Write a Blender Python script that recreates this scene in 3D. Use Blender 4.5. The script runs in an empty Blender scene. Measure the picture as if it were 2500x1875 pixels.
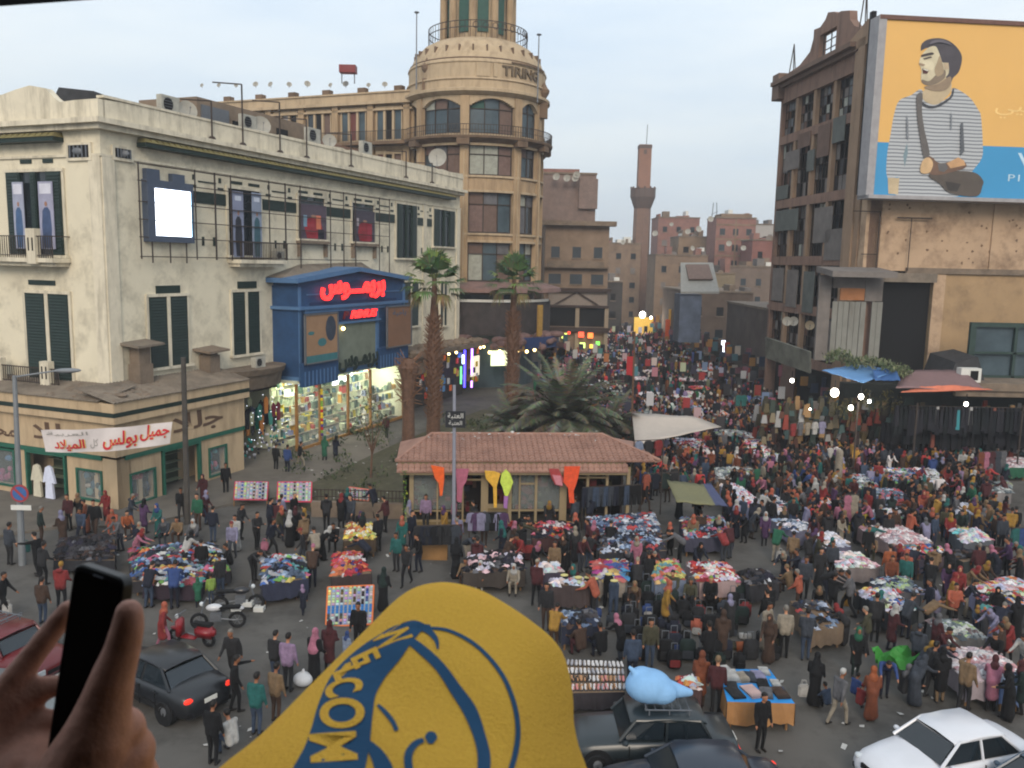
import bpy, bmesh, math, random
from mathutils import Vector, Matrix, Euler
from mathutils.bvhtree import BVHTree
random.seed(7)
SC = bpy.context.scene
COL = SC.collection
V = Vector
F, H, PITCH, ROLL = 2080.0, 12.5, math.radians(8.1), math.radians(1.2)
RM = Matrix.Rotation(math.pi/2-PITCH, 3, 'X') @ Matrix.Rotation(ROLL, 3, 'Z')
cam = bpy.data.cameras.new('camera'); camo = bpy.data.objects.new('camera', cam); COL.objects.link(camo)
cam.sensor_width = 36; cam.lens = 36*F/2500; cam.clip_start = 0.02; cam.clip_end = 3000
camo.matrix_world = Matrix.Translation((0, 0, H)) @ RM.to_4x4()
SC.camera = camo
cam.dof.use_dof = True; cam.dof.focus_distance = 42; cam.dof.aperture_fstop = 16
w = bpy.data.worlds.new('World'); SC.world = w; w.use_nodes = True
nt = w.node_tree; nt.nodes.clear()
N = nt.nodes.new; L = nt.links.new
SUN_EL, SUN_AZ = math.radians(30), math.radians(178)
sky = N('ShaderNodeTexSky'); sky.sky_type = 'NISHITA'; sky.sun_disc = False
sky.sun_elevation = SUN_EL; sky.sun_rotation = SUN_AZ; sky.air_density = 1.5; sky.dust_density = 3
tc = N('ShaderNodeTexCoord'); sep = N('ShaderNodeSeparateXYZ'); L(tc.outputs['Generated'], sep.inputs[0])
mp = N('ShaderNodeMapping'); mp.inputs['Scale'].default_value = (1, 1, 4.5); L(tc.outputs['Generated'], mp.inputs[0])
ns = N('ShaderNodeTexNoise'); ns.inputs['Scale'].default_value = 2.6; ns.inputs['Detail'].default_value = 6; ns.inputs['Roughness'].default_value = .55
L(mp.outputs[0], ns.inputs['Vector'])
cr = N('ShaderNodeValToRGB'); cr.color_ramp.elements[0].position = .33; cr.color_ramp.elements[1].position = .72
cr.color_ramp.elements[0].color = (6.2, 7.2, 8.3, 1); cr.color_ramp.elements[1].color = (7.9, 8.45, 8.8, 1)
L(ns.outputs['Fac'], cr.inputs[0])
hz = N('ShaderNodeMapRange'); hz.inputs['From Min'].default_value = 0.0; hz.inputs['From Max'].default_value = .30
hz.inputs['To Min'].default_value = .80; hz.inputs['To Max'].default_value = 1.06; L(sep.outputs['Z'], hz.inputs['Value'])
mu = N('ShaderNodeMixRGB'); mu.blend_type = 'MULTIPLY'; mu.inputs[0].default_value = 1; L(cr.outputs[0], mu.inputs[1]); L(hz.outputs[0], mu.inputs[2])
mx = N('ShaderNodeMixRGB'); mx.inputs[0].default_value = .88; L(sky.outputs[0], mx.inputs[1]); L(mu.outputs[0], mx.inputs[2])
bg = N('ShaderNodeBackground'); bg.inputs['Strength'].default_value = .115; L(mx.outputs[0], bg.inputs[0])
wo = N('ShaderNodeOutputWorld'); L(bg.outputs[0], wo.inputs[0])
sl = bpy.data.lights.new('sun', 'SUN'); sl.energy = 1.9; sl.angle = math.radians(28); sl.color = (1, .86, .70)
so = bpy.data.objects.new('sun', sl); COL.objects.link(so)
sd = V((math.sin(SUN_AZ)*math.cos(SUN_EL), math.cos(SUN_AZ)*math.cos(SUN_EL), math.sin(SUN_EL)))
so.rotation_euler = sd.to_track_quat('Z', 'Y').to_euler(); so.location = (-20, -20, 40)
SC.view_settings.view_transform = 'Standard'; SC.view_settings.look = 'None'
SC.view_settings.exposure = 0.12; SC.view_settings.gamma = 1; SC.view_settings.use_curve_mapping = False
SC.render.engine = 'CYCLES'; SC.cycles.filter_width = 2.0; SC.cycles.max_bounces = 5; SC.cycles.diffuse_bounces = 2; SC.cycles.glossy_bounces = 2
SC.cycles.transmission_bounces = 3; SC.cycles.transparent_max_bounces = 6
CP = V((0, 0, H))
def ray(x, y): return RM @ V(((x-1250)/F, -(y-937.5)/F, -1))
def G(x, y, z=0.0):
 d = ray(x, y); return CP + d*((z-H)/d.z)
def at(x, y, Y):
 d = ray(x, y); return CP + d*(Y/d.y)
def K(x, y): return (x*1.1302, y*1.1302)
def Z1(x, y): return (x/3.16, 200+y/3.16)
def Z2(x, y): return (500+x/3.16, 300+y/3.16)
def Z3(x, y): return (x/3.16, 700+y/3.16)
def Z4(x, y): return (550+x/3.16, 650+y/3.16)
def Z5(x, y): return (x/2.2885, 1150+y/2.2885)
def Z6(x, y): return (500+x/3.16, 1150+y/3.16)
def ZA(x, y): return (950+x/3.386, 1050+y/3.386)
def ZB(x, y): return (1550+x/4.424, 950+y/4.424)
def ZC(x, y): return (2000+x/4.424, 950+y/4.424)
def ZD(x, y): return (1300+x/3.386, 1300+y/3.386)
def ZE(x, y): return (1850+x/3.386, 1275+y/3.386)
def ZT(x, y): return (850+x/3.6867, y/3.6867)
def ZR(x, y): return (1800+x/3.16, y/3.16)
def ZS(x, y): return (1800+x/3.16, 500+y/3.16)
def ZM(x, y): return (1300+x/3.386, 350+y/3.386)
def ZN(x, y): return (1150+x/3.6867, 750+y/3.6867)
class Frame:
 def __init__(s, o, u, n): s.o, s.u, s.n = V(o), V(u).normalized(), V(n).normalized()
 def at(s, p, n=0.0):
  d = ray(*p); o = s.o + s.n*n; t = (o-CP).dot(s.n)/d.dot(s.n); q = CP+d*t
  return (q-s.o).dot(s.u), q.z
 def P(s, u, z, n=0.0): return s.o + s.u*u + s.n*n + V((0, 0, z))
def lin(c): return tuple((v/255/12.92 if v/255 <= .04045 else ((v/255+.055)/1.055)**2.4) for v in c)
MATS = {}
def mat(name, rgb, rough=.8, var=.12, scale=3.0, bump=0.0, metal=0.0, emit=0.0, spec=.3, dirt=None, dirtamt=.0, streak=False, alpha=1, detail=5):
 if name in MATS: return MATS[name]
 m = bpy.data.materials.new(name); m.use_nodes = True; t = m.node_tree; b = t.nodes['Principled BSDF']
 rgb = lin(rgb); b.inputs['Roughness'].default_value = rough; b.inputs['Metallic'].default_value = metal
 b.inputs['Specular IOR Level'].default_value = spec
 b.inputs['Base Color'].default_value = (*rgb, 1)
 if emit:
  b.inputs['Emission Color'].default_value = (*rgb, 1); b.inputs['Emission Strength'].default_value = emit
 if alpha < 1: b.inputs['Alpha'].default_value = alpha
 if var > 0 or bump > 0:
  tcn = t.nodes.new('ShaderNodeTexCoord'); n = t.nodes.new('ShaderNodeTexNoise')
  n.inputs['Scale'].default_value = scale; n.inputs['Detail'].default_value = detail; n.inputs['Roughness'].default_value = .65
  t.links.new(tcn.outputs['Object'], n.inputs['Vector'])
  r = t.nodes.new('ShaderNodeValToRGB'); r.color_ramp.elements[0].position = .3; r.color_ramp.elements[1].position = .7
  r.color_ramp.elements[0].color = (*[c*(1-var) for c in rgb], 1); r.color_ramp.elements[1].color = (*[min(1, c*(1+var)) for c in rgb], 1)
  t.links.new(n.outputs['Fac'], r.inputs[0]); out = r.outputs[0]
  if dirt:
   dn = t.nodes.new('ShaderNodeTexNoise'); dn.inputs['Scale'].default_value = .55 if not streak else 1.0; dn.inputs['Detail'].default_value = 9; dn.inputs['Roughness'].default_value = .72
   if streak:
    mpn = t.nodes.new('ShaderNodeMapping'); mpn.inputs['Scale'].default_value = (1.4, 1.4, .22)
    t.links.new(tcn.outputs['Object'], mpn.inputs[0]); t.links.new(mpn.outputs[0], dn.inputs['Vector'])
   else: t.links.new(tcn.outputs['Object'], dn.inputs['Vector'])
   dr = t.nodes.new('ShaderNodeMapRange'); dr.inputs['From Min'].default_value = .47; dr.inputs['From Max'].default_value = .72; dr.inputs['To Max'].default_value = dirtamt
   t.links.new(dn.outputs['Fac'], dr.inputs['Value'])
   mm = t.nodes.new('ShaderNodeMixRGB'); mm.inputs[2].default_value = (*lin(dirt), 1)
   t.links.new(dr.outputs[0], mm.inputs[0]); t.links.new(out, mm.inputs[1]); out = mm.outputs[0]
  t.links.new(out, b.inputs['Base Color'])
  if emit: t.links.new(out, b.inputs['Emission Color'])
  if bump:
   bn = t.nodes.new('ShaderNodeBump'); bn.inputs['Strength'].default_value = bump; bn.inputs['Distance'].default_value = .03
   t.links.new(n.outputs['Fac'], bn.inputs['Height']); t.links.new(bn.outputs[0], b.inputs['Normal'])
 MATS[name] = m; return m
def vmat(name, rough=.85, emit=0.0):
 if name in MATS: return MATS[name]
 m = bpy.data.materials.new(name); m.use_nodes = True; t = m.node_tree; b = t.nodes['Principled BSDF']; b.inputs['Roughness'].default_value = rough
 b.inputs['Specular IOR Level'].default_value = .2
 a = t.nodes.new('ShaderNodeAttribute'); a.attribute_name = 'tint'; t.links.new(a.outputs['Color'], b.inputs['Base Color'])
 if emit:
  t.links.new(a.outputs['Color'], b.inputs['Emission Color']); b.inputs['Emission Strength'].default_value = emit
 MATS[name] = m; return m
def brickmat(name, c1, c2, mortar, scale=1.0, bw=.5, rh=.25):
 if name in MATS: return MATS[name]
 m = bpy.data.materials.new(name); m.use_nodes = True; t = m.node_tree; b = t.nodes['Principled BSDF']; b.inputs['Roughness'].default_value = .9
 tcn = t.nodes.new('ShaderNodeTexCoord'); sp = t.nodes.new('ShaderNodeSeparateXYZ'); cm = t.nodes.new('ShaderNodeCombineXYZ'); ad = t.nodes.new('ShaderNodeMath')
 t.links.new(tcn.outputs['Object'], sp.inputs[0]); t.links.new(sp.outputs[0], ad.inputs[0]); t.links.new(sp.outputs[1], ad.inputs[1])
 t.links.new(ad.outputs[0], cm.inputs[0]); t.links.new(sp.outputs[2], cm.inputs[1])
 br = t.nodes.new('ShaderNodeTexBrick'); br.inputs['Color1'].default_value = (*lin(c1), 1); br.inputs['Color2'].default_value = (*lin(c2), 1); br.inputs['Mortar'].default_value = (*lin(mortar), 1)
 br.inputs['Scale'].default_value = scale; br.inputs['Brick Width'].default_value = bw; br.inputs['Row Height'].default_value = rh; br.inputs['Mortar Size'].default_value = .02
 t.links.new(cm.outputs[0], br.inputs['Vector'])
 n = t.nodes.new('ShaderNodeTexNoise'); n.inputs['Scale'].default_value = .9; n.inputs['Detail'].default_value = 8; t.links.new(tcn.outputs['Object'], n.inputs['Vector'])
 mm = t.nodes.new('ShaderNodeMixRGB'); mm.blend_type = 'MULTIPLY'; mm.inputs[0].default_value = .6
 t.links.new(br.outputs[0], mm.inputs[1]); t.links.new(n.outputs['Fac'], mm.inputs[2]); t.links.new(mm.outputs[0], b.inputs['Base Color'])
 MATS[name] = m; return m
BOXF = [(0, 3, 2, 1), (4, 5, 6, 7), (0, 1, 5, 4), (1, 2, 6, 5), (2, 3, 7, 6), (3, 0, 4, 7)]
class MB:
 def __init__(s): s.v = []; s.f = []; s.m = []; s.mats = []; s.c = []; s.cur = 0; s.col = None; s.smooth = False
 def mat(s, m):
  if m not in s.mats: s.mats.append(m)
  s.cur = s.mats.index(m); return s
 def add(s, vs, fs):
  o = len(s.v); s.v.extend([tuple(p) for p in vs])
  for f in fs: s.f.append(tuple(i+o for i in f)); s.m.append(s.cur); s.c.append(s.col)
  return s
 def hexa(s, p): return s.add(p, BOXF)
 def box(s, x0, x1, y0, y1, z0, z1):
  return s.hexa([(x0, y0, z0), (x1, y0, z0), (x1, y1, z0), (x0, y1, z0), (x0, y0, z1), (x1, y0, z1), (x1, y1, z1), (x0, y1, z1)])
 def fb(s, fr, u0, u1, z0, z1, n0, n1):
  P = fr.P; return s.hexa([P(u0, z0, n0), P(u1, z0, n0), P(u1, z0, n1), P(u0, z0, n1), P(u0, z1, n0), P(u1, z1, n0), P(u1, z1, n1), P(u0, z1, n1)])
 def poly(s, fr, pts, n0, n1):
  k = len(pts); vs = [fr.P(u, z, n1) for u, z in pts]+[fr.P(u, z, n0) for u, z in pts]
  return s.add(vs, [tuple(range(k)), tuple(range(2*k-1, k-1, -1))]+[(i, i+k, (i+1) % k+k, (i+1) % k) for i in range(k)])
 def quad(s, a, b, c, d): return s.add([a, b, c, d], [(0, 1, 2, 3)])
 def tube(s, a, b, r0, r1=None, k=8, caps=True):
  a, b = V(a), V(b); r1 = r0 if r1 is None else r1; d = (b-a)
  if d.length < 1e-6: return s
  q = d.to_track_quat('Z', 'Y'); vs = []
  for p, r in ((a, r0), (b, r1)):
   for i in range(k): vs.append(p+q@V((r*math.cos(2*math.pi*i/k), r*math.sin(2*math.pi*i/k), 0)))
  fs = [(i, (i+1) % k, (i+1) % k+k, i+k) for i in range(k)]
  if caps: fs += [tuple(range(k-1, -1, -1)), tuple(range(k, 2*k))]
  return s.add(vs, fs)
 def path(s, pts, r, k=6):
  for i in range(len(pts)-1): s.tube(pts[i], pts[i+1], r, k=k)
  return s
 def ball(s, c, rx, ry=None, rz=None, k=10, r=7, q=None):
  ry = rx if ry is None else ry; rz = rx if rz is None else rz; c = V(c); vs = []
  for j in range(1, r):
   a = math.pi*j/r
   for i in range(k):
    p = V((rx*math.sin(a)*math.cos(2*math.pi*i/k), ry*math.sin(a)*math.sin(2*math.pi*i/k), rz*math.cos(a)))
    vs.append(c+(q@p if q else p))
  t = V((0, 0, rz)); vs.append(c+(q@t if q else t)); vs.append(c-(q@t if q else t)); T = len(vs)-2; B = T+1
  fs = []
  for j in range(r-2):
   for i in range(k): fs.append((j*k+i, (j+1)*k+i, (j+1)*k+(i+1) % k, j*k+(i+1) % k))
  for i in range(k): fs.append((T, i, (i+1) % k)); fs.append((B, (r-2)*k+(i+1) % k, (r-2)*k+i))
  return s.add(vs, fs)
 def lathe(s, c, prof, k=24, a0=0, a1=2*math.pi):
  c = V(c); full = abs(a1-a0-2*math.pi) < 1e-6; n = k if full else k+1; vs = []
  for r, z in prof:
   for i in range(n):
    a = a0+(a1-a0)*i/k; vs.append(c+V((r*math.cos(a), r*math.sin(a), z)))
  fs = []
  for j in range(len(prof)-1):
   for i in range(k): fs.append((j*n+i, j*n+(i+1) % n, (j+1)*n+(i+1) % n, (j+1)*n+i))
  return s.add(vs, fs)
 def mesh(s, name, off=None):
  me = bpy.data.meshes.new(name); vs = s.v if off is None else [(x-off.x, y-off.y, z-off.z) for x, y, z in s.v]
  me.from_pydata(vs, [], s.f)
  for m in s.mats: me.materials.append(m)
  if len(s.mats) > 1: me.polygons.foreach_set('material_index', s.m)
  if any(c is not None for c in s.c):
   at_ = me.color_attributes.new('tint', 'FLOAT_COLOR', 'CORNER'); buf = []
   for f, c in zip(s.f, s.c):
    c = c or (.5, .5, .5); buf.extend([c[0], c[1], c[2], 1.0]*len(f))
   at_.data.foreach_set('color', buf)
  if s.smooth: me.polygons.foreach_set('use_smooth', [True]*len(me.polygons))
  me.update(); return me
USED = {}
def tag(o, label=None, cat=None, group=None, kind=None):
 if label: o['label'] = label; USED[label] = USED.get(label, 0)+1
 if cat: o['category'] = cat
 if group: o['group'] = group
 if kind: o['kind'] = kind
 return o
def link(name, me, parent=None):
 o = bpy.data.objects.new(name, me); COL.objects.link(o)
 if parent is not None: o.parent = parent
 return o
class Thing:
 def __init__(s, name, loc, label, cat, group=None):
  s.loc = V(loc); s.root = link(name, None); s.root.location = s.loc; s.root.empty_display_size = .3; tag(s.root, label, cat, group)
 def part(s, name, mb, parent=None, label=None, kind=None):
  o = link(name, mb.mesh(name, s.loc), parent or s.root)
  if label: o['label'] = label
  if kind: o['kind'] = kind
  return o
def single(name, mb, label, cat, group=None, kind=None, loc=None):
 loc = V(loc) if loc is not None else V(mb.v[0])
 o = link(name, mb.mesh(name, loc)); o.location = loc; return tag(o, label, cat, group, kind)
def text_mesh(body, m, size, depth, shear=0.0, bold=0.0):
 c = bpy.data.curves.new('lettering', 'FONT'); c.body = body; c.size = size; c.extrude = depth/2; c.resolution_u = 6 if len(body) == 1 else 3; c.shear = shear; c.offset = bold
 c.align_x = 'CENTER'; c.align_y = 'CENTER'
 o = bpy.data.objects.new('lettering', c); COL.objects.link(o); bpy.context.view_layer.update()
 me = bpy.data.meshes.new_from_object(o.evaluated_get(bpy.context.evaluated_depsgraph_get())); bpy.data.objects.remove(o)
 me.materials.clear(); me.materials.append(m); return me
def sign(name, body, m, fr, u0, u1, z0, z1, n, parent, ploc, depth=.05, shear=0.0, bold=0.0, tilt=0.0):
 """lettering filling the wall rectangle u0..u1, z0..z1"""
 me = text_mesh(body, m, 1.0, depth, shear, bold)
 xs = [v.co.x for v in me.vertices]; ys = [v.co.y for v in me.vertices]
 cx, cy, sx, sy = (min(xs)+max(xs))/2, (min(ys)+max(ys))/2, (u1-u0)/(max(xs)-min(xs)), (z1-z0)/(max(ys)-min(ys))
 for v in me.vertices:
  x, y, z = v.co; uu = (u0+u1)/2+(x-cx)*sx
  v.co = fr.P(uu, (z0+z1)/2+(y-cy)*sy+tilt*(uu-(u0+u1)/2), n+z) - V(ploc)
 o = link(name, me, parent); return o
def flipu(fr):
 return fr
M = mat
CREAM = M('cream plaster', (216, 207, 184), .9, .05, .6, .25, dirt=(108, 100, 86), dirtamt=.62)
CREAM2 = M('cream trim', (212, 203, 182), .9, .08, 2, .2, dirt=(98, 90, 76), dirtamt=.6, streak=True)
WARMP = M('shop plaster', (184, 162, 132), .9, .06, 1, .15, dirt=(105, 88, 70), dirtamt=.5, streak=True)
GREEN = M('dark green paint', (30, 46, 42), .5, .2, 4, .1)
GREEN2 = M('shop green paint', (38, 92, 76), .5, .15, 4)
DARK = M('dark void', (18, 18, 20), .9, 0)
GREYM = M('grey metal', (104, 108, 114), .5, .1, 6, metal=.3)
RUST = M('rusty steel', (66, 58, 54), .8, .2, 5, metal=.2)
TINST = M('corrugated sheet', (120, 110, 98), .75, .25, 1.2, .3, dirt=(60, 52, 46), dirtamt=.7)
STONE = M('grey stone', (122, 108, 94), .9, .2, 1.5, .4, dirt=(60, 54, 50), dirtamt=.6)
WHITE = M('white enamel', (205, 205, 200), .5, .05, 5)
GLASS = M('dark glass', (34, 42, 48), .12, .3, .8, spec=.6)
TINT = vmat('dyed cloth'); TINTG = vmat('painted goods', .5)
WOOD = M('raw wood', (128, 96, 62), .8, .25, 3, .2)
ASPH = M('asphalt', (88, 85, 81), .9, .22, .25, .3, dirt=(52, 49, 46), dirtamt=.9, detail=12)
PAVE = M('pavement slabs', (104, 98, 90), .9, .15, .5, .3, dirt=(64, 60, 56), dirtamt=.6)
def bulb(name, rgb, e): return M(name, rgb, .5, 0, emit=e)
BW = bulb('white lamp', (255, 250, 235), 14.0); BY = bulb('warm lamp', (255, 216, 140), 9.0)
def rnd(a, b): return random.uniform(a, b)
g = MB().mat(ASPH); g.quad((-380, -60, 0), (420, -60, 0), (420, 620, 0), (-380, 620, 0)); single('ground', g, 'grey worn asphalt of the market square and street', None, kind='structure', loc=(0, 0, 0))
hh = math.radians(22); E1 = V((math.sin(hh), math.cos(hh), 0)); E2 = V((-math.cos(hh), math.sin(hh), 0))
S0 = V((-19.15, 40.42, 0)); W0 = V((-20.35, 42.76, 0))
FR = Frame(W0, E1, -E2); FL = Frame(W0, E2, -E1); FLr = Frame(W0, -E2, -E1)
SR = Frame(S0, E1, -E2); SL = Frame(S0, E2, -E1); SLr = Frame(S0, -E2, -E1)
cb = Thing('cream_building', W0, 'cream plastered three storey corner building with dark green shutters and a lit screen', 'building')
b = MB().mat(CREAM)
b.fb(FR, 0, 40.5, 5.3, 18.5, -14, 0); b.fb(FR, 0, 8.4, 0, 5.3, -14, -.01); b.fb(FR, 8.4, 27, 0, 5.3, -14, -5); b.fb(FR, 27, 40.5, 0, 5.3, -14, -.01)
cb.part('wall', b)
b = MB().mat(CREAM2)
for z0, z1, n in ((18.5, 18.75, .45), (18.75, 19.0, .75), (17.25, 17.37, .1)):
 b.fb(FR, -.02, 40.6, z0, z1, 0, n); b.fb(FL, -.02, 14, z0, z1, 0, n)
 b.hexa([FR.P(-n, z0, -.0), FR.P(0, z0, 0), FR.P(0, z0, n), FR.P(-n, z0, n), FR.P(-n, z1, 0), FR.P(0, z1, 0), FR.P(0, z1, n), FR.P(-n, z1, n)])
b.fb(FR, 0, .75, 6, 17.3, 0, .09); b.fb(FL, 0, .75, 6, 17.3, 0, .09); b.fb(FR, 39.8, 40.5, 5.3, 17.3, 0, .1); b.fb(FR, 33.3, 33.9, 5.3, 17.2, 0, .08)
cb.part('cornice', b)
b = MB().mat(CREAM2)
def parapet(fr, pts, base=19.0, nn=.3):
 for (a, za), (c, zc) in zip(pts, pts[1:]):
  P = fr.P; b.hexa([P(a, base, -.1), P(c, base, -.1), P(c, base, nn), P(a, base, nn), P(a, za, -.1), P(c, zc, -.1), P(c, zc, nn), P(a, za, nn)])
random.seed(3)
pts = [(0, 19.9)]; u = 1.0
while u < 40.5: pts.append((u, 20.0+.012*u+rnd(-.08, .05))); u += rnd(.5, 1.6)
parapet(FR, pts+[(40.5, 20.5)]); b.fb(FR, 0, 40.5, 20.0, 20.12, -.1, .36)
parapet(FL, [(-.3, 19.9), (1.2, 19.9), (2.2, 19.85), (2.6, 20.1), (3.1, 20.55), (4.2, 20.75), (5.2, 20.6), (6.2, 20.4), (9, 20.5), (14, 20.5)])
cb.part('parapet', b)
b = MB().mat(TINST); b.fb(FR, .2, 40.2, 18.52, 18.54, -13.8, -.1); cb.part('roof', b)
SCAL = M('mossy awning', (120, 112, 74), .9, .25, 2, .3)
for fr, a, c, in ((FR, 2.3, 38.5), (FL, 2.4, 14)):
 b = MB().mat(GREEN); b.fb(fr, a, c, 17.98, 18.2, 0, .62); b.mat(SCAL); n = int((c-a)/.42)
 for i in range(n):
  u0 = a+i*.42; b.hexa([fr.P(u0, 18.2, 0), fr.P(u0+.42, 18.2, 0), fr.P(u0+.42, 18.2, .68), fr.P(u0, 18.2, .68), fr.P(u0+.1, 18.46, 0), fr.P(u0+.32, 18.46, 0), fr.P(u0+.32, 18.42, .45), fr.P(u0+.1, 18.42, .45)])
 cb.part('awning', b)
def shutter(b, fr, u0, u1, z0, z1, n0=.02, n1=.09):
 b.mat(GREEN); b.fb(fr, u0, u1, z0, z1, n0, n1); k = max(4, int((z1-z0)/.16))
 for i in range(k):
  z = z0+.06+(z1-z0-.12)*i/k; P = fr.P
  b.hexa([P(u0+.07, z, n1), P(u1-.07, z, n1), P(u1-.07, z, n1+.05), P(u0+.07, z, n1+.05), P(u0+.07, z+.1, n1), P(u1-.07, z+.1, n1), P(u1-.07, z+.1, n1+.01), P(u0+.07, z+.1, n1+.01)])
def window(fr, u0, u1, z0, z1, kind='shut', parent=cb, depth=.25):
 fm = MB().mat(CREAM2); t = .16
 fm.fb(fr, u0-t, u0, z0, z1, 0, .1); fm.fb(fr, u1, u1+t, z0, z1, 0, .1); fm.fb(fr, u0-t, u1+t, z1, z1+t, 0, .14); fm.fb(fr, u0-t-.1, u1+t+.1, z0-.14, z0, 0, .26)
 w = parent.part('window', fm)
 p = MB().mat(GLASS); p.fb(fr, u0, u1, z0, z1, .0, .012); parent.part('pane', p, w)
 m = (u0+u1)/2
 if kind == 'shut':
  for a, c in ((u0, m-.12), (m+.12, u1)):
   s = MB(); shutter(s, fr, a, c, z0, z1); parent.part('shutter', s, w)
  s = MB().mat(CREAM2); s.fb(fr, m-.12, m+.12, z0, z1, .0, .12); parent.part('mullion', s, w)
 elif kind == 'open':
  for a, c in ((u0, u0+(u1-u0)*.26), (u1-(u1-u0)*.26, u1), (m-.2, m+.2)):
   s = MB(); shutter(s, fr, a, c, z0, z1, .02, .16); parent.part('shutter', s, w)
 return w
window(FR, 2.6, 5.4, 6.5, 10.3); window(FR, 9.15, 11.6, 6.6, 10.4); window(FR, 28.75, 32.0, 12.7, 17.0, 'open'); window(FR, 35.2, 39.2, 13.8, 17.0, 'open')
window(FR, 15.8, 18.8, 13.8, 16.6, 'none'); window(FR, 22.3, 25.3, 13.8, 16.6, 'none'); window(FR, 9.0, 11.9, 12.6, 16.5, 'none')
for (x0, y0), (x1, y1) in (((1530, 1230), (1640, 1560)), ((1815, 1220), (1858, 1560))):
 a, z1 = FR.at(Z2(x0, y0)); c, z0 = FR.at(Z2(x1, y1)); window(FR, a, c, max(z0, 6.6), z1, 'shut')
a, z1 = FL.at(Z1(480, 690)); c, z0 = FL.at(Z1(100, 1330)); window(FL, a, c, 12.4, z1, 'open'); WLT = (a, c, z1)
a, z1 = FL.at(Z3(535, 60)); c, z0 = FL.at(Z3(235, 640)); window(FL, a, c, 5.7, z1, 'shut')
window(FL, 9.2, 12.0, 12.5, 16.6, 'open'); window(FL, 9.2, 12.0, 5.7, 10.4, 'shut')
b = MB().mat(GREEN)
for (x0, y0, x1, y1) in ((1200, 1590, 1385, 1615), (1830, 1555, 1975, 1575)):
 a, z1 = FR.at(Z1(x0, y0)); c, z0 = FR.at(Z1(x1, y1)); b.fb(FR, a, c, min(z0, z1)-.12, max(z0, z1)+.12, 0, .06)
b.fb(FL, 3.5, 5.4, 10.85, 11.1, 0, .06); b.fb(FL, 3.2, 3.9, 17.0, 17.2, 0, .05); b.fb(FL, 4.7, 5.5, 17.0, 17.2, 0, .05)
for i, u in enumerate((9.3, 10.9, 15.9, 17.6, 22.6, 24.1, 28.9, 30.6, 35.4, 37.4)): b.fb(FR, u, u+1.0, 16.78, 16.95, 0, .05); b.fb(FR, u+.05, u+.95, 16.4, 16.66, 0, .07) if i > 1 else None
cb.part('lintel_plaque', b)
for a, c in ((5.8, 8.85), (12.1, 15.6), (19.0, 22.1), (25.5, 28.5), (32.2, 34.9)): b = MB().mat(GREEN); b.fb(FR, a, c, 15.45, 16.1, 0, .05); cb.part('dark_band', b)
b = MB().mat(GREEN)
for a, c in ((5.8, 8.85), (12.1, 15.6), (19.0, 22.1), (25.5, 28.5), (32.2, 34.9)):
 m = (a+c)/2; b.fb(FR, m-.7, m+.7, 16.62, 16.7, 0, .05)
 for s_ in (-1, 1): b.fb(FR, m+s_*1.05-.09, m+s_*1.05+.09, 16.72, 17.0, 0, .05); b.fb(FR, m+s_*1.1-.22, m+s_*1.1+.22, 16.3, 16.45, 0, .05); b.fb(FR, m+s_*.45-.08, m+s_*.45+.08, 13.1, 13.6, 0, .05)
cb.part('cut_out_ornament', b)
for fr, a, c, z0, z1 in ((FL, .65, 2.0, 17.2, 17.8), (FR, .8, 1.8, 17.3, 17.75)):
 b = MB().mat(CREAM2); b.fb(fr, a-.15, c+.15, z0-.15, z1+.12, 0, .12); b.mat(DARK); b.fb(fr, a, c, z0, z1, .0, .13); b.mat(GREYM)
 for i in range(5): b.fb(fr, a+.1+(c-a)*i/5, a+.18+(c-a)*i/5, z0, z1, .13, .16)
 b.ball(fr.P((a+c)/2, (z0+z1)/2, .14), .3, .1, .18); cb.part('vent_grille', b)
def balcony(fr, u0, u1, z, n=1.1, h=1.1, posts=(), parent=cb, slabm=CREAM2, railm=RUST, step=.16):
 b = MB().mat(slabm); b.fb(fr, u0, u1, z-.22, z, 0, n); b.fb(fr, u0+.15, u1-.15, z-.42, z-.22, 0, n*.75)
 s = parent.part('balcony', b); r = MB().mat(railm)
 r.fb(fr, u0, u1, z+h-.05, z+h, n-.08, n-.02); r.fb(fr, u0, u1, z+.1, z+.14, n-.07, n-.03)
 for e in (u0+.03, u1-.06): r.fb(fr, e, e+.04, z+h-.05, z+h, 0, n-.08); r.fb(fr, e, e+.04, z, z+h, n-.08, n-.03)
 u = u0+step
 while u < u1-.05: r.fb(fr, u, u+.03, z+.0, z+h-.05, n-.065, n-.035); u += step
 parent.part('railing', r, s)
 for p in posts:
  q = MB().mat(slabm); q.fb(fr, p, p+.62, z-.3, z+h+.35, n-.3, n+.06); q.mat(DARK); q.fb(fr, p+.12, p+.22, z+.35, z+1.0, n+.06, n+.065); q.fb(fr, p+.4, p+.5, z+.35, z+1.0, n+.06, n+.065); parent.part('post', q, s)
balcony(FL, 2.3, 7.8, 12.25, 1.1, 1.1, posts=(3.4,)); balcony(FR, 8.9, 13.4, 12.35, 1.0, 1.05); balcony(FL, 2.6, 8.2, 5.75, .9, .9, posts=(3.2, 6.7))
b = MB().mat(STONE)
for u in (15.7, 18.7, 22.2, 25.2): b.fb(FR, u, u+.12, 12.6, 13.7, 0, .3)
for u0 in (15.6, 22.2): b.fb(FR, u0, u0+3.3, 13.5, 13.7, 0, .4)
cb.part('bracket', b)
lat = Thing('iron_lattice', FR.P(14, 12.4, .4), 'dark iron lattice of thin bars bolted over the upper floor of the cream building', 'lattice')
HZ = (17.1, 16.25, 15.2, 14.3, 13.4, 12.4); US = (1.9, 5.9, 7.45, 8.8, 12.3, 13.9, 15.5, 18.95, 20.6, 22.15, 25.5, 27.0)
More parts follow.
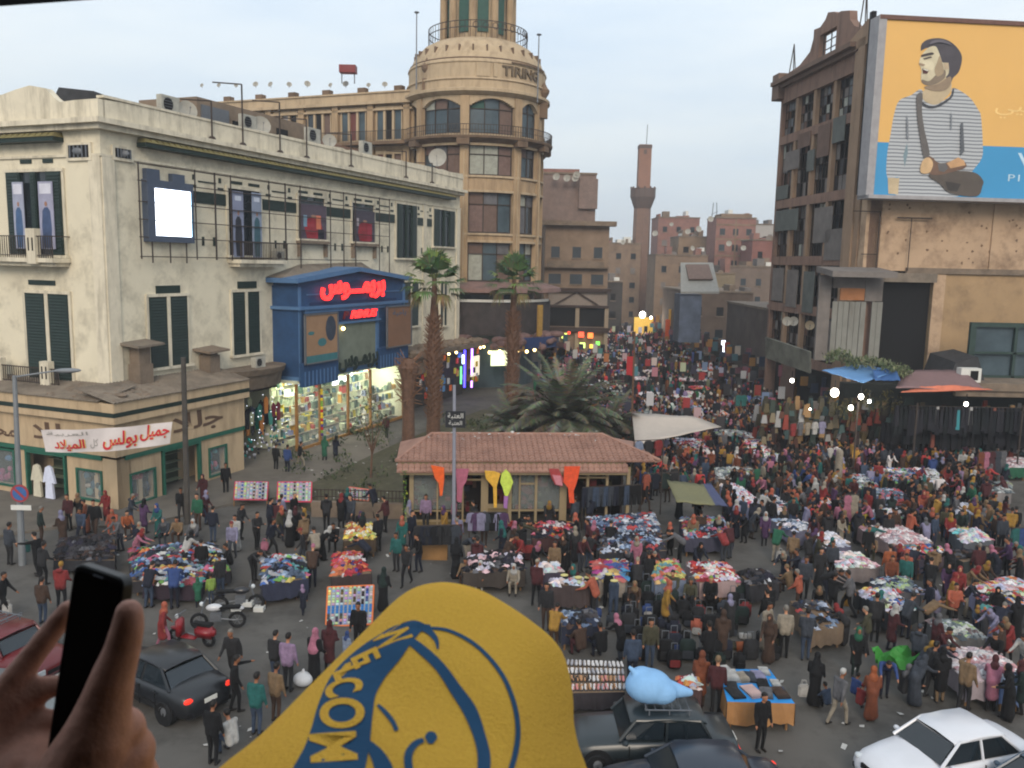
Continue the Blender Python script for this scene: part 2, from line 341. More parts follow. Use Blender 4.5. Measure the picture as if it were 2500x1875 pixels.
for z in HZ: q = MB().mat(RUST); q.fb(FR, 1.9, 27.0 if z > 13 else 24, z, z+.05, .34, .39); lat.part('bar', q)
for u in US: q = MB().mat(RUST); q.fb(FR, u, u+(.1 if u in (7.45, 13.9) else .06), 11.4 if u > 15 else 12.3, 17.2, .39, .44); lat.part('bar', q)
for u in (2.65, 3.9, 5.1): q = MB().mat(RUST); q.fb(FR, u, u+.06, 12.1, 13.2, .39, .44); lat.part('bar', q)
t = Thing('video_screen', FR.P(4.1, 13.2, .1), 'bright white video screen in a slate blue frame on the upper floor', 'screen')
SLB = M('slate blue frame', (70, 80, 98), .6, .12, 3)
b = MB().mat(SLB); b.fb(FR, 2.5, 2.98, 13.2, 16.4, 0, .42); b.fb(FR, 5.62, 5.78, 13.2, 16.4, 0, .42); b.fb(FR, 2.98, 5.62, 13.2, 13.52, 0, .42); b.fb(FR, 2.98, 5.62, 16.0, 16.4, 0, .42)
b.fb(FR, 2.98, 5.62, 13.52, 16, .0, .2); b.fb(FR, 2.6, 3.5, 16.4, 16.95, 0, .3); b.fb(FR, 4.4, 5.3, 16.4, 16.85, 0, .3); t.part('frame', b)
b = MB().mat(M('lit screen', (236, 244, 255), .5, 0, emit=4.5)); b.fb(FR, 3.0, 5.6, 13.54, 15.97, .2, .38); t.part('display', b)
b = MB().mat(M('screen edge cyan', (60, 200, 235), .5, 0, emit=1.5)); b.fb(FR, 5.6, 5.62, 13.54, 15.9, .2, .385); b.fb(FR, 2.98, 3.0, 13.54, 15.9, .2, .385); t.part('edge_light', b)
def blob(b, fr, cu, cz, w_, h_, n, k=10, ph=0):
 b.poly(fr, [(cu+w_*math.cos(2*math.pi*i/k+ph)/2, cz+h_*math.sin(2*math.pi*i/k+ph)/2) for i in range(k)], n-.003, n)
def poster(fr, u0, u1, z0, z1, n, label, bgc, figc, extra=()):
 p = Thing('fashion_poster', fr.P((u0+u1)/2, z0, n), label, 'poster')
 b = MB().mat(M('print %s' % (bgc,), bgc, .6, .15, 1.5)); b.fb(fr, u0, u1, z0, z1, n-.04, n); p.part('sheet', b)
 b = MB().mat(M('print %s' % (figc,), figc, .6, .3, 2)); c = (u0+u1)/2; h_ = z1-z0; ww = u1-u0
 b.poly(fr, [(c-ww*.12, z0+h_*.62), (c-ww*.28, z0+h_*.56), (c-ww*.34, z0+h_*.3), (c-ww*.25, z0+.05), (c+ww*.28, z0+.05), (c+ww*.34, z0+h_*.33), (c+ww*.26, z0+h_*.57), (c+ww*.1, z0+h_*.62)], n, n+.004)
 b.mat(M('print skin', (150, 112, 92), .6, .1)); blob(b, fr, c, z0+h_*.67, ww*.2, h_*.075, n+.008); p.part('printed_figure', b)
 if extra:
  for (m_, uu0, uu1, zz0, zz1) in extra:
   b = MB().mat(M('print %s' % (m_,), m_, .6, .1)); b.fb(fr, u0+ww*uu0, u0+ww*uu1, z0+h_*zz0, z0+h_*zz1, n, n+.006); p.part('printed_patch', b)
poster(FR, 9.12, 10.05, 12.5, 16.35, .3, 'tall narrow poster of a figure in a long dark robe, left one above the balcony', (128, 134, 158), (40, 42, 52), (((190, 196, 210), .2, .8, .86, .93),))
poster(FR, 10.85, 11.72, 12.5, 16.4, .3, 'tall narrow poster of a figure in a teal outfit, right one above the balcony', (130, 140, 160), (52, 86, 98), (((190, 196, 210), .2, .8, .86, .93),))
poster(FR, 15.8, 18.8, 13.8, 16.1, .2, 'window poster with red dress and orange shape in the left of two picture windows', (84, 72, 84), (150, 44, 54), (((206, 118, 88), .6, .78, .3, .7), ((120, 150, 170), .12, .25, .35, .68), ((34, 34, 44), .66, .9, .02, .3)))
poster(FR, 22.4, 25.2, 13.8, 16.1, .2, 'window poster with two dark red dresses in the right of two picture windows', (70, 64, 76), (142, 38, 48), (((150, 44, 60), .62, .85, .05, .6), ((170, 160, 165), .1, .2, .5, .75)))
a_, c_, zt = WLT; ww = c_-a_
poster(FL, a_+ww*.12, a_+ww*.38, 12.7, zt-.5, .25, 'poster of a figure in jeans hung right of the green shutter on the left face', (150, 150, 172), (62, 78, 112), (((200, 200, 212), .1, .9, .82, .97),))
poster(FL, a_+ww*.66, a_+ww*.86, 12.7, zt-.5, .25, 'narrow poster of a figure in blue hung left of the green shutter', (152, 156, 176), (66, 92, 128), (((200, 200, 212), .1, .9, .82, .97),))
gs = Thing('corner_shop', S0, 'tan ground floor corner shop with green trimmed show windows and a striped fascia', 'shop')
UL, UR = 14.0, 9.25
b = MB().mat(WARMP)
b.fb(SR, 0, .75, 0, 2.6, -.9, 0); b.fb(SL, 0, .95, 0, 2.6, -.9, -.01); b.fb(SR, 5.8, 6.3, 0, 2.6, -.5, 0); b.fb(SR, 7.8, UR, 0, 2.6, -.5, 0); b.fb(SR, 2.45, 2.85, 0, 2.6, -.5, 0)
b.fb(SR, .75, 2.45, 0, .15, -.5, 0); b.fb(SR, .75, 2.45, 1.75, 2.6, -.5, 0); b.fb(SR, 6.3, 7.8, 0, .3, -.5, 0); b.fb(SR, 6.3, 7.8, 1.9, 2.6, -.5, 0)
b.fb(SL, 2.7, 3.3, 0, 2.6, -.5, 0); b.fb(SL, .95, 2.7, 0, .35, -.5, 0); b.fb(SL, .95, 2.7, 1.95, 2.6, -.5, 0); b.fb(SL, 6.3, 7.0, 0, 2.6, -.5, 0); b.fb(SL, 7.0, 9, 0, .4, -.5, 0); b.fb(SL, 9, UL, 0, 2.6, -.5, 0)
b.fb(SR, .3, UR, 0, 2.6, -1.85, -1.6); b.fb(SL, .3, UL, 0, 2.6, -1.85, -1.6); gs.part('wall', b)
b = MB().mat(WARMP); b.fb(SR, -.15, UR, 2.75, 4.45, -.3, .12); b.fb(SL, -.15, UL, 2.75, 4.45, -.3, .121); gs.part('sign_board', b)
b = MB().mat(WARMP); b.fb(SR, -.45, UR+.1, 4.45, 4.78, -.3, .42); b.fb(SL, -.45, UL, 4.45, 4.78, -.3, .421); b.fb(SR, -.45, UR+.1, 5.0, 5.45, -.3, .42); b.fb(SL, -.45, UL, 5.0, 5.45, -.3, .421)
b.mat(GREEN); b.fb(SR, -.46, UR+.1, 4.78, 5.0, -.3, .44); b.fb(SL, -.46, UL, 4.78, 5.0, -.3, .441); gs.part('fascia', b)
b = MB().mat(GREEN2); b.fb(SR, .5, UR, 2.5, 2.75, -.2, .1); b.fb(SL, .9, UL, 2.5, 2.75, -.2, .1); gs.part('lintel', b)
def showwin(fr, u0, u1, z0, z1, goods):
 b = MB().mat(GREEN2); t = .1
 b.fb(fr, u0-t, u0, z0-t, z1+t, -.1, .06); b.fb(fr, u1, u1+t, z0-t, z1+t, -.1, .06); b.fb(fr, u0, u1, z1, z1+t, -.1, .06); b.fb(fr, u0, u1, z0-t, z0, -.1, .06)
 w = gs.part('show_window', b); b = MB().mat(DARK); b.fb(fr, u0, u1, z0, z1, -.5, -.45); gs.part('backdrop', b, w)
 b = MB().mat(TINT)
 for i in range(int((u1-u0)*7)):
  b.col = lin(random.choice(goods)); cu = rnd(u0+.15, u1-.15); cz = rnd(z0+.2, z1-.2); b.ball(fr.P(cu, cz, -.3), rnd(.08, .2), .08, rnd(.1, .25), k=7, r=5)
 gs.part('displayed_goods', b, w, kind='stuff')
 b = MB().mat(M('clear glass', (200, 210, 210), .05, 0, alpha=.12, spec=.5)); b.fb(fr, u0, u1, z0, z1, -.03, -.02); gs.part('pane', b, w)
showwin(SR, .85, 2.35, .2, 1.65, [(120, 40, 50), (70, 80, 120), (150, 60, 50), (60, 60, 70)]); showwin(SR, 6.4, 7.7, .35, 1.85, [(90, 160, 170), (170, 90, 110), (80, 120, 140)])
showwin(SL, 1.05, 2.6, .45, 1.85, [(90, 130, 130), (160, 150, 140), (60, 90, 110), (60, 70, 70)]); showwin(SL, 7.1, 8.9, .5, 2.3, [(130, 60, 100), (150, 80, 110), (70, 110, 150)])
for fr, u0, u1 in ((SR, 2.95, 5.7), (SL, 3.4, 6.2)):
 b = MB().mat(GREEN2); b.fb(fr, u0, u0+.12, 0, 2.5, -.15, .07); b.fb(fr, u1-.12, u1, 0, 2.5, -.15, .07); b.fb(fr, u0+.12, u1-.12, 2.38, 2.5, -.15, .07); w = gs.part('doorway', b)
 b = MB().mat(M('shop interior green', (58, 66, 52), .8, .3, 2)); b.fb(fr, u0+.12, u1-.12, 0, 2.4, -1.58, -1.5); gs.part('back_panel', b, w)
 for k in range(4): b = MB().mat(M('shelf', (120, 130, 110), .6, .1)); b.fb(fr, u0+.3, u1-.3, .35+.5*k, .39+.5*k, -1.5, -1.1); gs.part('shelf', b, w)
for i, (u, cc) in enumerate(((5.35, (196, 190, 170)), (4.5, (206, 212, 232)))):
 b = MB().mat(M('white robe %d' % i, cc, .9, .1, 4, .3)); b.poly(SL, [(u-.28, .15), (u+.28, .15), (u+.22, 1.0), (u+.42, .95), (u+.38, 1.15), (u+.2, 1.75), (u, 1.85), (u-.2, 1.75), (u-.38, 1.15), (u-.42, .95), (u-.22, 1.0)], .02, .14)
 single('hanging_robe', b, ('long cream robe' if i == 0 else 'long bluish white robe')+' hanging in the doorway of the corner shop', 'robe')
b = MB().mat(TINST)
def corr(fr, u0, u1, n0, z0, n1, z1, step=.22):
 u = u0; P = fr.P
 while u < u1:
  uu = min(u1, u+step); m = (u+uu)/2; dz = .05
  b.hexa([P(u, z0-.03, n0), P(m, z0-.03+dz, n0), P(m, z1-.03+dz, n1), P(u, z1-.03, n1), P(u, z0, n0), P(m, z0+dz, n0), P(m, z1+dz, n1), P(u, z1, n1)])
  b.hexa([P(m, z0-.03+dz, n0), P(uu, z0-.03, n0), P(uu, z1-.03, n1), P(m, z1-.03+dz, n1), P(m, z0+dz, n0), P(uu, z0, n0), P(uu, z1, n1), P(m, z1+dz, n1)]); u = uu
corr(SR, -.5, UR+.1, .55, 5.5, -1.9, 6.05); corr(SL, .5, UL, .55, 5.5, -1.9, 6.0)
gs.part('corrugated_roof', b, kind='stuff')
b = MB().mat(STONE); random.seed(11)
for i in range(90):
 u, n = rnd(-.3, 4), rnd(-1.4, .3); fr = random.choice((SR, SL)); r = rnd(.05, .2); b.ball(fr.P(u, 5.62-.2*n, n), r*1.3, r, r*.5, k=6, r=4)
single('roof_rubble', b, 'loose plaster rubble lying on the corrugated roof of the corner shop', 'rubble', kind='stuff')
BROWN = M('brown lettering', (92, 72, 58), .6, .1)
o_ = sign('lettering', '\ufefc\ufedf\ufe9f', BROWN, SR, 3.6, 7.4, 3.05, 4.25, .12, gs.root, S0, bold=.02); o_ = sign('lettering', '\ufefc\ufedf\ufe9f', BROWN, SLr, -5.4, -2.0, 3.0, 4.1, .121, gs.root, S0, bold=.02)
sign('lettering', '\ufe8e\ufefc\ufedf\ufea4\ufee3', BROWN, SLr, -9.6, -6.6, 3.1, 3.8, .121, gs.root, S0, bold=.02)
def banner():
 pa, pb = G(*Z3(320, 1185), 3.6), V((0, 0, 0)); pa = at(*Z3(315, 1105), 36.6); pb = at(*Z3(1335, 1040), 38.6); pc = at(*Z3(345, 1275), 36.6); pd = at(*Z3(1310, 1210), 38.6)
 t = Thing('cloth_banner', pa, 'white cloth banner with big red Arabic writing slung between lamp post and pole', 'banner')
 m = MB().mat(M('banner cloth', (206, 198, 196), .9, .08, 2, .2)); n = 24
 def P(s, v):
  top = pa.lerp(pb, s); bot = pc.lerp(pd, s); q = top.lerp(bot, v); q.z -= .16*math.sin(math.pi*s)*(.7+.3*v); q.y += .07*math.sin(s*17+v*2); return q
 vs = [P(i/n, j/5) for j in range(6) for i in range(n+1)]; m.add(vs, [(j*(n+1)+i, j*(n+1)+i+1, (j+1)*(n+1)+i+1, (j+1)*(n+1)+i) for j in range(5) for i in range(n)]); m.smooth = True
 t.part('cloth', m); nn = (pb-pa).cross(pc-pa).normalized(); nn = nn if nn.y < 0 else -nn
 def write(body, mm, s0, s1, v0, v1, name='lettering', bold=.025, off=.03):
  me = text_mesh(body, mm, 1, .01, 0, bold); xs = [v.co.x for v in me.vertices]; ys = [v.co.y for v in me.vertices]
  for v in me.vertices:
   s = s0+(v.co.x-min(xs))/(max(xs)-min(xs))*(s1-s0); q = v1-(v.co.y-min(ys))/(max(ys)-min(ys))*(v1-v0); v.co = P(s, q)+nn*(off+v.co.z)-pa
  link(name, me, t.root)
 RED = M('red paint', (188, 36, 52), .7, .1); YEL = M('yellow shade paint', (214, 182, 110), .7, .1); GRY = M('grey paint', (150, 146, 140), .7, .1)
 for mm, ds, off in ((YEL, .008, .03), (RED, 0, .042)):
  write('\ufede\ufef4\ufee4\ufe9f', mm, .74+ds, .985+ds*.5, .02+ds*3, .72, off=off); write('\ufeb2\ufedf\ufeee\ufe91', mm, .45+ds, .72+ds, .14+ds*3, .93, off=off); write('\ufea9\ufefc\ufef4\ufee4\ufedf\ufe8d', mm, .08+ds, .31+ds, .42+ds*3, .93, off=off)
 write('\ufe94\ufef4\ufe91\ufeae\ufecc\ufedf\ufe8d', GRY, .03, .34, .1, .3, bold=.0); write('\ufede\ufedb', GRY, .35, .41, .45, .85, bold=0)
banner()
ds = Thing('garment_shop', FR.P(10, 0, 0), 'dark open garment shop below a curved stone balcony, left of the blue shop', 'shop')
b = MB().mat(STONE); n_ = 10
for i in range(n_):
 a0, a1 = math.pi*i/n_, math.pi*(i+1)/n_; c = 10.0; P = FR.P
 r = 2.9
 u0, u1, m0, m1 = c-r*math.cos(a0), c-r*math.cos(a1), .4+1.6*math.sin(a0), .4+1.6*math.sin(a1)
 b.hexa([P(u0, 5.5, -.5), P(u1, 5.5, -.5), P(u1, 5.5, m1), P(u0, 5.5, m0), P(u0, 5.85, -.5), P(u1, 5.85, -.5), P(u1, 5.85, m1+.15), P(u0, 5.85, m0+.15)])
 b.hexa([P(u0, 4.6, -.5), P(u1, 4.6, -.5), P(u1, 4.6, m1*.75), P(u0, 4.6, m0*.75), P(u0, 5.5, -.5), P(u1, 5.5, -.5), P(u1, 5.5, m1*.9), P(u0, 5.5, m0*.9)])
ds.part('stone_balcony', b)
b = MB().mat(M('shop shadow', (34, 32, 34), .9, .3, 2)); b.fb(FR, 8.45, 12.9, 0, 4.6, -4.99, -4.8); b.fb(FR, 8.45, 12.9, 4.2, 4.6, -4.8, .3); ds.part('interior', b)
random.seed(21)
b = MB().mat(TINT)
GC = [(26, 110, 96), (170, 172, 140), (40, 44, 60), (190, 120, 60), (110, 40, 60), (50, 60, 70), (70, 140, 130), (40, 40, 44), (60, 64, 80)]
for i in range(34):
 u = 8.7+4.0*i/34; b.col = lin(random.choice(GC)); h = rnd(.8, 1.5); zz = rnd(2.3, 3.9); n = rnd(-.6, .8); b.poly(Frame(W0, E1, -E2), [(u-.12, zz-h), (u+.14, zz-h), (u+.2, zz-.2), (u, zz), (u-.2, zz-.2)], n, n+.07)
for i in range(70):
 b.col = lin(random.choice([(150, 150, 160), (50, 150, 140), (40, 60, 90), (60, 60, 64), (200, 200, 205)])); b.ball(FR.P(rnd(8.7, 12.6), rnd(.2, 1.9), rnd(.2, 1.4)), .08, .08, .1, k=6, r=4)
ds.part('hanging_garments', b, kind='stuff')
b = MB().mat(bulb('tiny bulb', (225, 230, 240), 2.2))
for i in range(30): b.ball(FR.P(rnd(8.6, 12.7), rnd(.6, 4.0), rnd(.6, 1.2)), .03, k=5, r=4)
ds.part('fairy_lights', b, kind='stuff')
def aircon(fr, u, z, n, label, s=1.0):
 t = Thing('air_conditioner', fr.P(u, z, n), label, 'air conditioner'); b = MB().mat(M('aircon case', (168, 166, 156), .6, .15, 3, dirt=(90, 84, 76), dirtamt=.5)); b.fb(fr, u-.45*s, u+.45*s, z, z+.62*s, n-.18, n+.18); t.part('case', b)
 b = MB().mat(DARK); k = 14; cx, cz = u-.12*s, z+.31*s
 b.poly(fr, [(cx+.24*s*math.cos(2*math.pi*i/k), cz+.24*s*math.sin(2*math.pi*i/k)) for i in range(k)], n+.17, n+.19); b.mat(GREYM)
 for i in range(5): b.fb(fr, cx-.24*s, cx+.24*s, cz-.2*s+.1*s*i, cz-.185*s+.1*s*i, n+.19, n+.2)
 t.part('fan_grille', b)
aircon(FR, 10.0, 5.87, 1.2, 'small pale air conditioner on the curved stone balcony left of the blue shop'); aircon(FR, 13.0, 12.36, .5, 'air conditioner standing on the iron balcony of the cream building', .9)
for (p, q, lab) in ((Z3(1090, 700), 1.0, 'old stone chimney stack with a slab cap beside the corner of the cream building'), (Z3(1620, 650), .9, 'stone planter with a ragged top right of the lower shuttered window')):
 u, z = FR.at(p, .5); t = Thing('stone_pier', FR.P(u, 5.9, .5), lab, 'pier'); b = MB().mat(STONE); b.fb(FR, u-.45*q, u+.45*q, 5.7, 6.9, .1, .9); b.fb(FR, u-.38*q, u+.38*q, 6.9, 7.5*q+.4, .15, .8); t.part('shaft', b)
 b = MB().mat(TINST if q == 1 else STONE); P = FR.P; z = 7.5*q+.42; b.hexa([P(u-.9*q, z, -.0), P(u+.9*q, z+.1, 0), P(u+.9*q, z-.05, 1.3), P(u-.9*q, z-.12, 1.3), P(u-.9*q, z+.12, 0), P(u+.9*q, z+.2, 0), P(u+.9*q, z+.05, 1.3), P(u-.9*q, z, 1.3)]); t.part('cap', b)
BLUE = M('blue shop front', (40, 72, 112), .55, .14, 1.2, .15, dirt=(26, 46, 76), dirtamt=.5); BLUEL = M('pale blue trim', (78, 112, 152), .55, .12, 2); BLUED = M('deep blue recess', (22, 48, 86), .6, .1)
ps = Thing('blue_shop', FR.P(20, 0, 2), 'blue shop front with a pediment, red lit lettering and bright glass show windows', 'shop')
A, Cc = 12.97, 26.6; m_ = 19.7; NN = 2.0
b = MB().mat(BLUE); P = FR.P
b.fb(FR, A, Cc, 4.95, 10.75, -.02, NN); ps.part('fascia', b)
b = MB().mat(BLUE); b.poly(FR, [(A, 10.75), (Cc, 10.75), (Cc, 10.95), (m_, 11.6), (A, 10.95)], 0.1, NN+.02); ps.part('pediment', b)
b = MB().mat(BLUEL)
for (u0, z0), (u1, z1) in (((A-.6, 10.95), (m_, 11.68)), ((m_, 11.68), (Cc+.5, 10.95))):
 b.hexa([P(u0, z0, 0), P(u1, z1, 0), P(u1, z1, NN+.4), P(u0, z0, NN+.4), P(u0, z0+.3, 0), P(u1, z1+.3, 0), P(u1, z1+.3, NN+.4), P(u0, z0+.3, NN+.4)])
ps.part('raking_cornice', b)
b = MB().mat(BLUEL); b.fb(FR, A-.2, Cc+.1, 9.25, 9.45, 0, NN+.3); b.fb(FR, A+.5, Cc-.6, 9.0, 9.25, NN, NN+.16); b.fb(FR, A+.9, Cc-.9, 10.15, 10.22, NN, NN+.08)
b.fb(FR, 16.9, 22.7, 8.1, 8.25, NN-.1, NN+.25); ps.part('moulding', b)
b = MB().mat(BLUED)
b.fb(FR, A+1.2, Cc-1.3, 9.5, 9.68, NN, NN+.05); b.poly(FR, [(17.2, 10.65), (22.2, 10.65), (19.7, 11.1)], NN+.02, NN+.05); b.fb(FR, 16.9, 22.7, 8.26, 9.0, NN, NN+.1); ps.part('recess_panel', b)
b = MB().mat(TINST); b.hexa([P(A-.6, 11.3, -.0), P(Cc, 11.3, 0), P(Cc, 11.25, 1.2), P(A-.6, 11.25, 1.2), P(A+3, 12.1, 0), P(Cc-3, 12.3, 0), P(Cc-4, 11.7, .9), P(A+4, 11.7, .9)]); ps.part('canopy_roof', b)
b = MB().mat(BLUEL)
b.fb(FR, 16.72, 16.95, 5, 8.1, NN, NN+.12); b.fb(FR, 22.2, 22.6, 5, 9, NN, NN+.12); b.fb(FR, A, A+.25, 5, 10.7, NN, NN+.06); b.fb(FR, Cc-.3, Cc, 5, 10.7, NN, NN+.06)
b.fb(FR, A, Cc+.1, 4.7, 4.95, -.02, NN+.1); ps.part('pilaster', b)
for (u0, u1, z0) in ((A, 16.9, 4.3), (22.3, Cc, 4.5)):
 b = MB().mat(BLUE); b.fb(FR, u0, u1, z0, z0+1.55, NN+.01, NN+.35); b.mat(BLUEL); [b.fb(FR, u0+.1+i*.42, u0+.22+i*.42, z0+.05, z0+1, NN+.35, NN+.37) for i in range(9)]; ps.part('lower_band', b)
b = MB().mat(M('grey cloth blind', (116, 124, 112), .9, .2, 1.0, .2)); b.fb(FR, 16.95, 22.2, 5.0, 8.1, NN+.0, NN+.05); ps.part('blind', b)
b = MB().mat(BY); b.ball(P(17.6, 7.8, NN+.3), .13); ps.part('bracket_lamp', b)
REDN = bulb('red neon', (255, 46, 44), 2.3); REDD = M('unlit red letter', (110, 34, 40), .5, .1)
sign('lit_lettering', '\ufeb1\ufeee\u0640\u0640\u0640\ufee4\ufef3\ufeae\ufe91', REDN, FR, 15.2, 23.3, 9.75, 11.05, NN+.2, ps.root, ps.loc, .14, bold=.035)
sign('lit_lettering', 'RIMUS', REDN, FR, 18.7, 22.2, 8.42, 8.98, NN+.2, ps.root, ps.loc, .1, shear=.3, bold=.03); sign('unlit_letter', 'P', REDD, FR, 17.75, 18.4, 8.42, 8.95, NN+.2, ps.root, ps.loc, .1, shear=.3, bold=.03)
sign('lettering', '\ufeb1\ufeee\u0640\ufee4\ufef3\ufeae\ufe91', GREEN, FR, 16.9, 22.0, 4.75, 5.9, NN+.4, ps.root, ps.loc, .06, bold=.03)
for (u0, u1, z0, z1, lab, two) in ((12.95, 16.7, 5.75, 9.0, 'tan framed advertising board with a teal foot on the left of the blue shop front', 1), (23.1, 26.9, 5.95, 9.1, 'plain brown advertising board with blue script on the right of the blue shop front', 0)):
 t = Thing('advertising_board', P((u0+u1)/2, z0, NN+.4), lab, 'board'); b = MB().mat(GREYM); n = NN+.42
 b.fb(FR, u0, u1, z0, z0+.1, n, n+.12); b.fb(FR, u0, u1, z1-.1, z1, n, n+.12); b.fb(FR, u0, u0+.1, z0, z1, n, n+.12); b.fb(FR, u1-.1, u1, z0, z1, n, n+.12); t.part('frame', b)
 b = MB().mat(M('tan print %d' % two, (152, 120, 92) if two else (132, 98, 76), .7, .12, 1)); b.fb(FR, u0+.1, u1-.1, z0+.1, z1-.1, n, n+.06); t.part('sheet', b)
 if two:
  b = MB().mat(M('teal print', (58, 110, 116), .7, .15)); b.fb(FR, u0+.1, u1-.1, z0+.1, z0+.55, n+.06, n+.07); blob(b, FR, u0+1.9, z0+1.35, 1.0, .55, n+.07); blob(b, FR, u0+.7, z0+2.0, .7, .25, n+.07); t.part('printed_patch', b)
  b = MB().mat(M('navy print', (54, 62, 76), .7, .2)); blob(b, FR, u0+2.9, z0+2.2, 1.2, 1.7, n+.07, 12); t.part('printed_figure', b)
 else: sign('lettering', '\ufe94\ufef4\ufea3\ufe8e\ufef3', M('blue print', (58, 92, 124), .7, .1), FR, u0+.9, u1-.9, z1-.8, z1-.3, n+.07, t.root, t.loc, .01)
IN = M('shop interior paint', (226, 228, 196), .8, .06, 1)
b = MB().mat(IN); b.fb(FR, 12.6, 26.9, 0, 4.7, -4.95, -4.8); b.fb(FR, 12.6, 26.9, 4.55, 4.7, -4.8, NN-.1); b.fb(FR, 12.6, 12.75, 0, 4.55, -4.8, -.05); b.fb(FR, 26.75, 26.9, 0, 4.55, -4.8, NN-.1); b.mat(PAVE); b.fb(FR, 12.75, 26.75, 0, .18, -4.8, NN-.1); ps.part('interior', b)
b = MB().mat(bulb('ceiling strip light', (246, 255, 220), 7.0))
for i in range(7):
 u = 13.6+i*2.0; b.fb(FR, u, u+.12, 4.46, 4.54, -4.2, 1.4)
ps.part('strip_light', b)
b = MB().mat(bulb('white panel light', (240, 250, 250), 2.6)); b.fb(FR, 22.6, 25.4, 2.9, 4.5, -2.0, -1.95); ps.part('light_panel', b)
random.seed(5)
sh = MB().mat(M('shelf board', (190, 180, 150), .6, .1))
gd = MB().mat(TINTG); PC = [(196, 204, 170), (170, 180, 150), (120, 140, 120), (60, 84, 70), (220, 220, 210), (150, 160, 190), (196, 150, 70), (170, 60, 50), (90, 120, 130), (214, 196, 60), (90, 70, 60), (230, 230, 226), (60, 110, 100), (150, 120, 90)]
for n0 in (-4.6, -1.2, .9):
 for k in range(6):
  z = .35+.68*k
  if n0 > 0 and k > 3: continue
  for seg in ((12.9, 15.1), (15.5, 18.5), (18.9, 21.6), (22.0, 26.4)):
   if n0 > -4 and random.random() < .3: continue
   sh.fb(FR, seg[0], seg[1], z, z+.04, n0, n0+.4); u = seg[0]+.05
   while u < seg[1]-.15:
    w_ = rnd(.1, .6)*rnd(.5, 1.2); h = rnd(.1, .62); gd.col = lin(random.choice(PC+PC[:6]+PC[:3]))
    if random.random() < .5: gd.fb(FR, u, u+w_*.9, z+.04, z+.04+h, n0+.05, n0+.33)
    else: gd.tube(P(u+w_/2, z+.04, n0+.2), P(u+w_/2, z+.04+h, n0+.2), w_*.45, w_*rnd(.2, .45), k=7)
    u += w_+.03
ps.part('shelving', sh); ps.part('stocked_goods', gd, kind='stuff')
b = MB().mat(M('amber door post', (150, 110, 62), .6, .15))
for u in (12.75, 15.3, 18.7, 21.7, 26.6): b.fb(FR, u, u+.16, .1, 4.5, NN-.22, NN-.06)
b.fb(FR, 12.75, 26.7, .1, .3, NN-.22, NN-.06); ps.part('door_frame', b)
for (u0, u1) in ((12.9, 15.3), (15.46, 18.7), (18.86, 21.7), (21.86, 26.6)):
 b = MB().mat(M('clear glass', (200, 210, 210), .05, 0, alpha=.12)); b.fb(FR, u0, u1, .3, 4.4, NN-.15, NN-.13); ps.part('pane', b)
b = MB().mat(TINT)
for k in range(16): b.col = lin(random.choice([(180, 40, 40), (220, 190, 50), (120, 160, 60), (90, 60, 120)])); b.ball(P(15.35, .8+k*.2, NN+.05), .1, .1, .12, k=6, r=4)
ps.part('hanging_garland', b, kind='stuff')
for i, (u, n) in enumerate(((15.5, -1), (20, -1.5), (24.3, -.5))):
 ld = bpy.data.lights.new('shop_lamp', 'AREA'); ld.shape = 'RECTANGLE'; ld.size = 3; ld.size_y = 2.5; ld.energy = 330; ld.color = (.97, 1, .86); lo = link('shop_lamp', ld); lo.location = P(u, 4.4, n)
nsh = Thing('neon_shop', FR.P(34, 0, 1), 'lit shop with blue and violet neon tubes under rubble strewn eaves, right of the palm', 'shop')
b = MB().mat(STONE); b.fb(FR, 27.2, 41, 4.7, 5.1, 0, 2.4); b.fb(FR, 27.0, 27.6, 0, 4.7, 0, 1.6); b.fb(FR, 27.4, 30.5, 3.3, 4.7, 1.2, 1.9); nsh.part('eave', b)
b = MB().mat(M('dim shopfront', (60, 56, 52), .8, .4, 1.5)); b.fb(FR, 27.6, 41, 0, 4.7, 0, .3); nsh.part('front_wall', b)
b = MB().mat(STONE); random.seed(9)
for i in range(120): r = rnd(.1, .4); b.ball(FR.P(rnd(27.2, 41), 5.1+r*.3, rnd(.1, 2.3)), r*1.4, r, r*.8, k=6, r=4)
nsh.part('rubble', b, kind='stuff')
for c_, u, z0, z1, e in (((70, 60, 255), 37.35, 1.2, 4.6, 5), ((190, 130, 255), 38.9, 2.2, 4.6, 4.5), ((200, 235, 255), 37.0, 3.4, 4.2, 5), ((110, 220, 150), 36.6, 1.6, 3.2, 1.4), ((190, 130, 255), 38.9, 1.0, 1.6, 4.5)):
 b = MB().mat(bulb('neon %s' % (c_,), c_, e)); b.tube(FR.P(u, z0, 2.2), FR.P(u, z1, 2.2), .09, k=8); nsh.part('neon_tube', b)
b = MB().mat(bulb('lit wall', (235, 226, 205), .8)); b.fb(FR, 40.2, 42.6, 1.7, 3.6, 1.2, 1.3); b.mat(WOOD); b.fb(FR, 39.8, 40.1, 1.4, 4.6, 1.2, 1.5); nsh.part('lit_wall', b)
b = MB().mat(TINT)
for i in range(50): b.col = lin(random.choice([(200, 60, 50), (220, 110, 50), (90, 140, 190), (190, 190, 190), (40, 50, 60), (200, 180, 60)])); u = rnd(28, 41.5); z = rnd(1.0, 4.0); b.fb(FR, u, u+.35, z, z+.5, 1.6, 1.7)
nsh.part('hanging_goods', b, kind='stuff')
b = MB().mat(BY)
for u in (34.5, 36, 41.2, 42.0): b.ball(FR.P(u, 4.5, 2.0), .12)
nsh.part('bulb', b, kind='stuff')
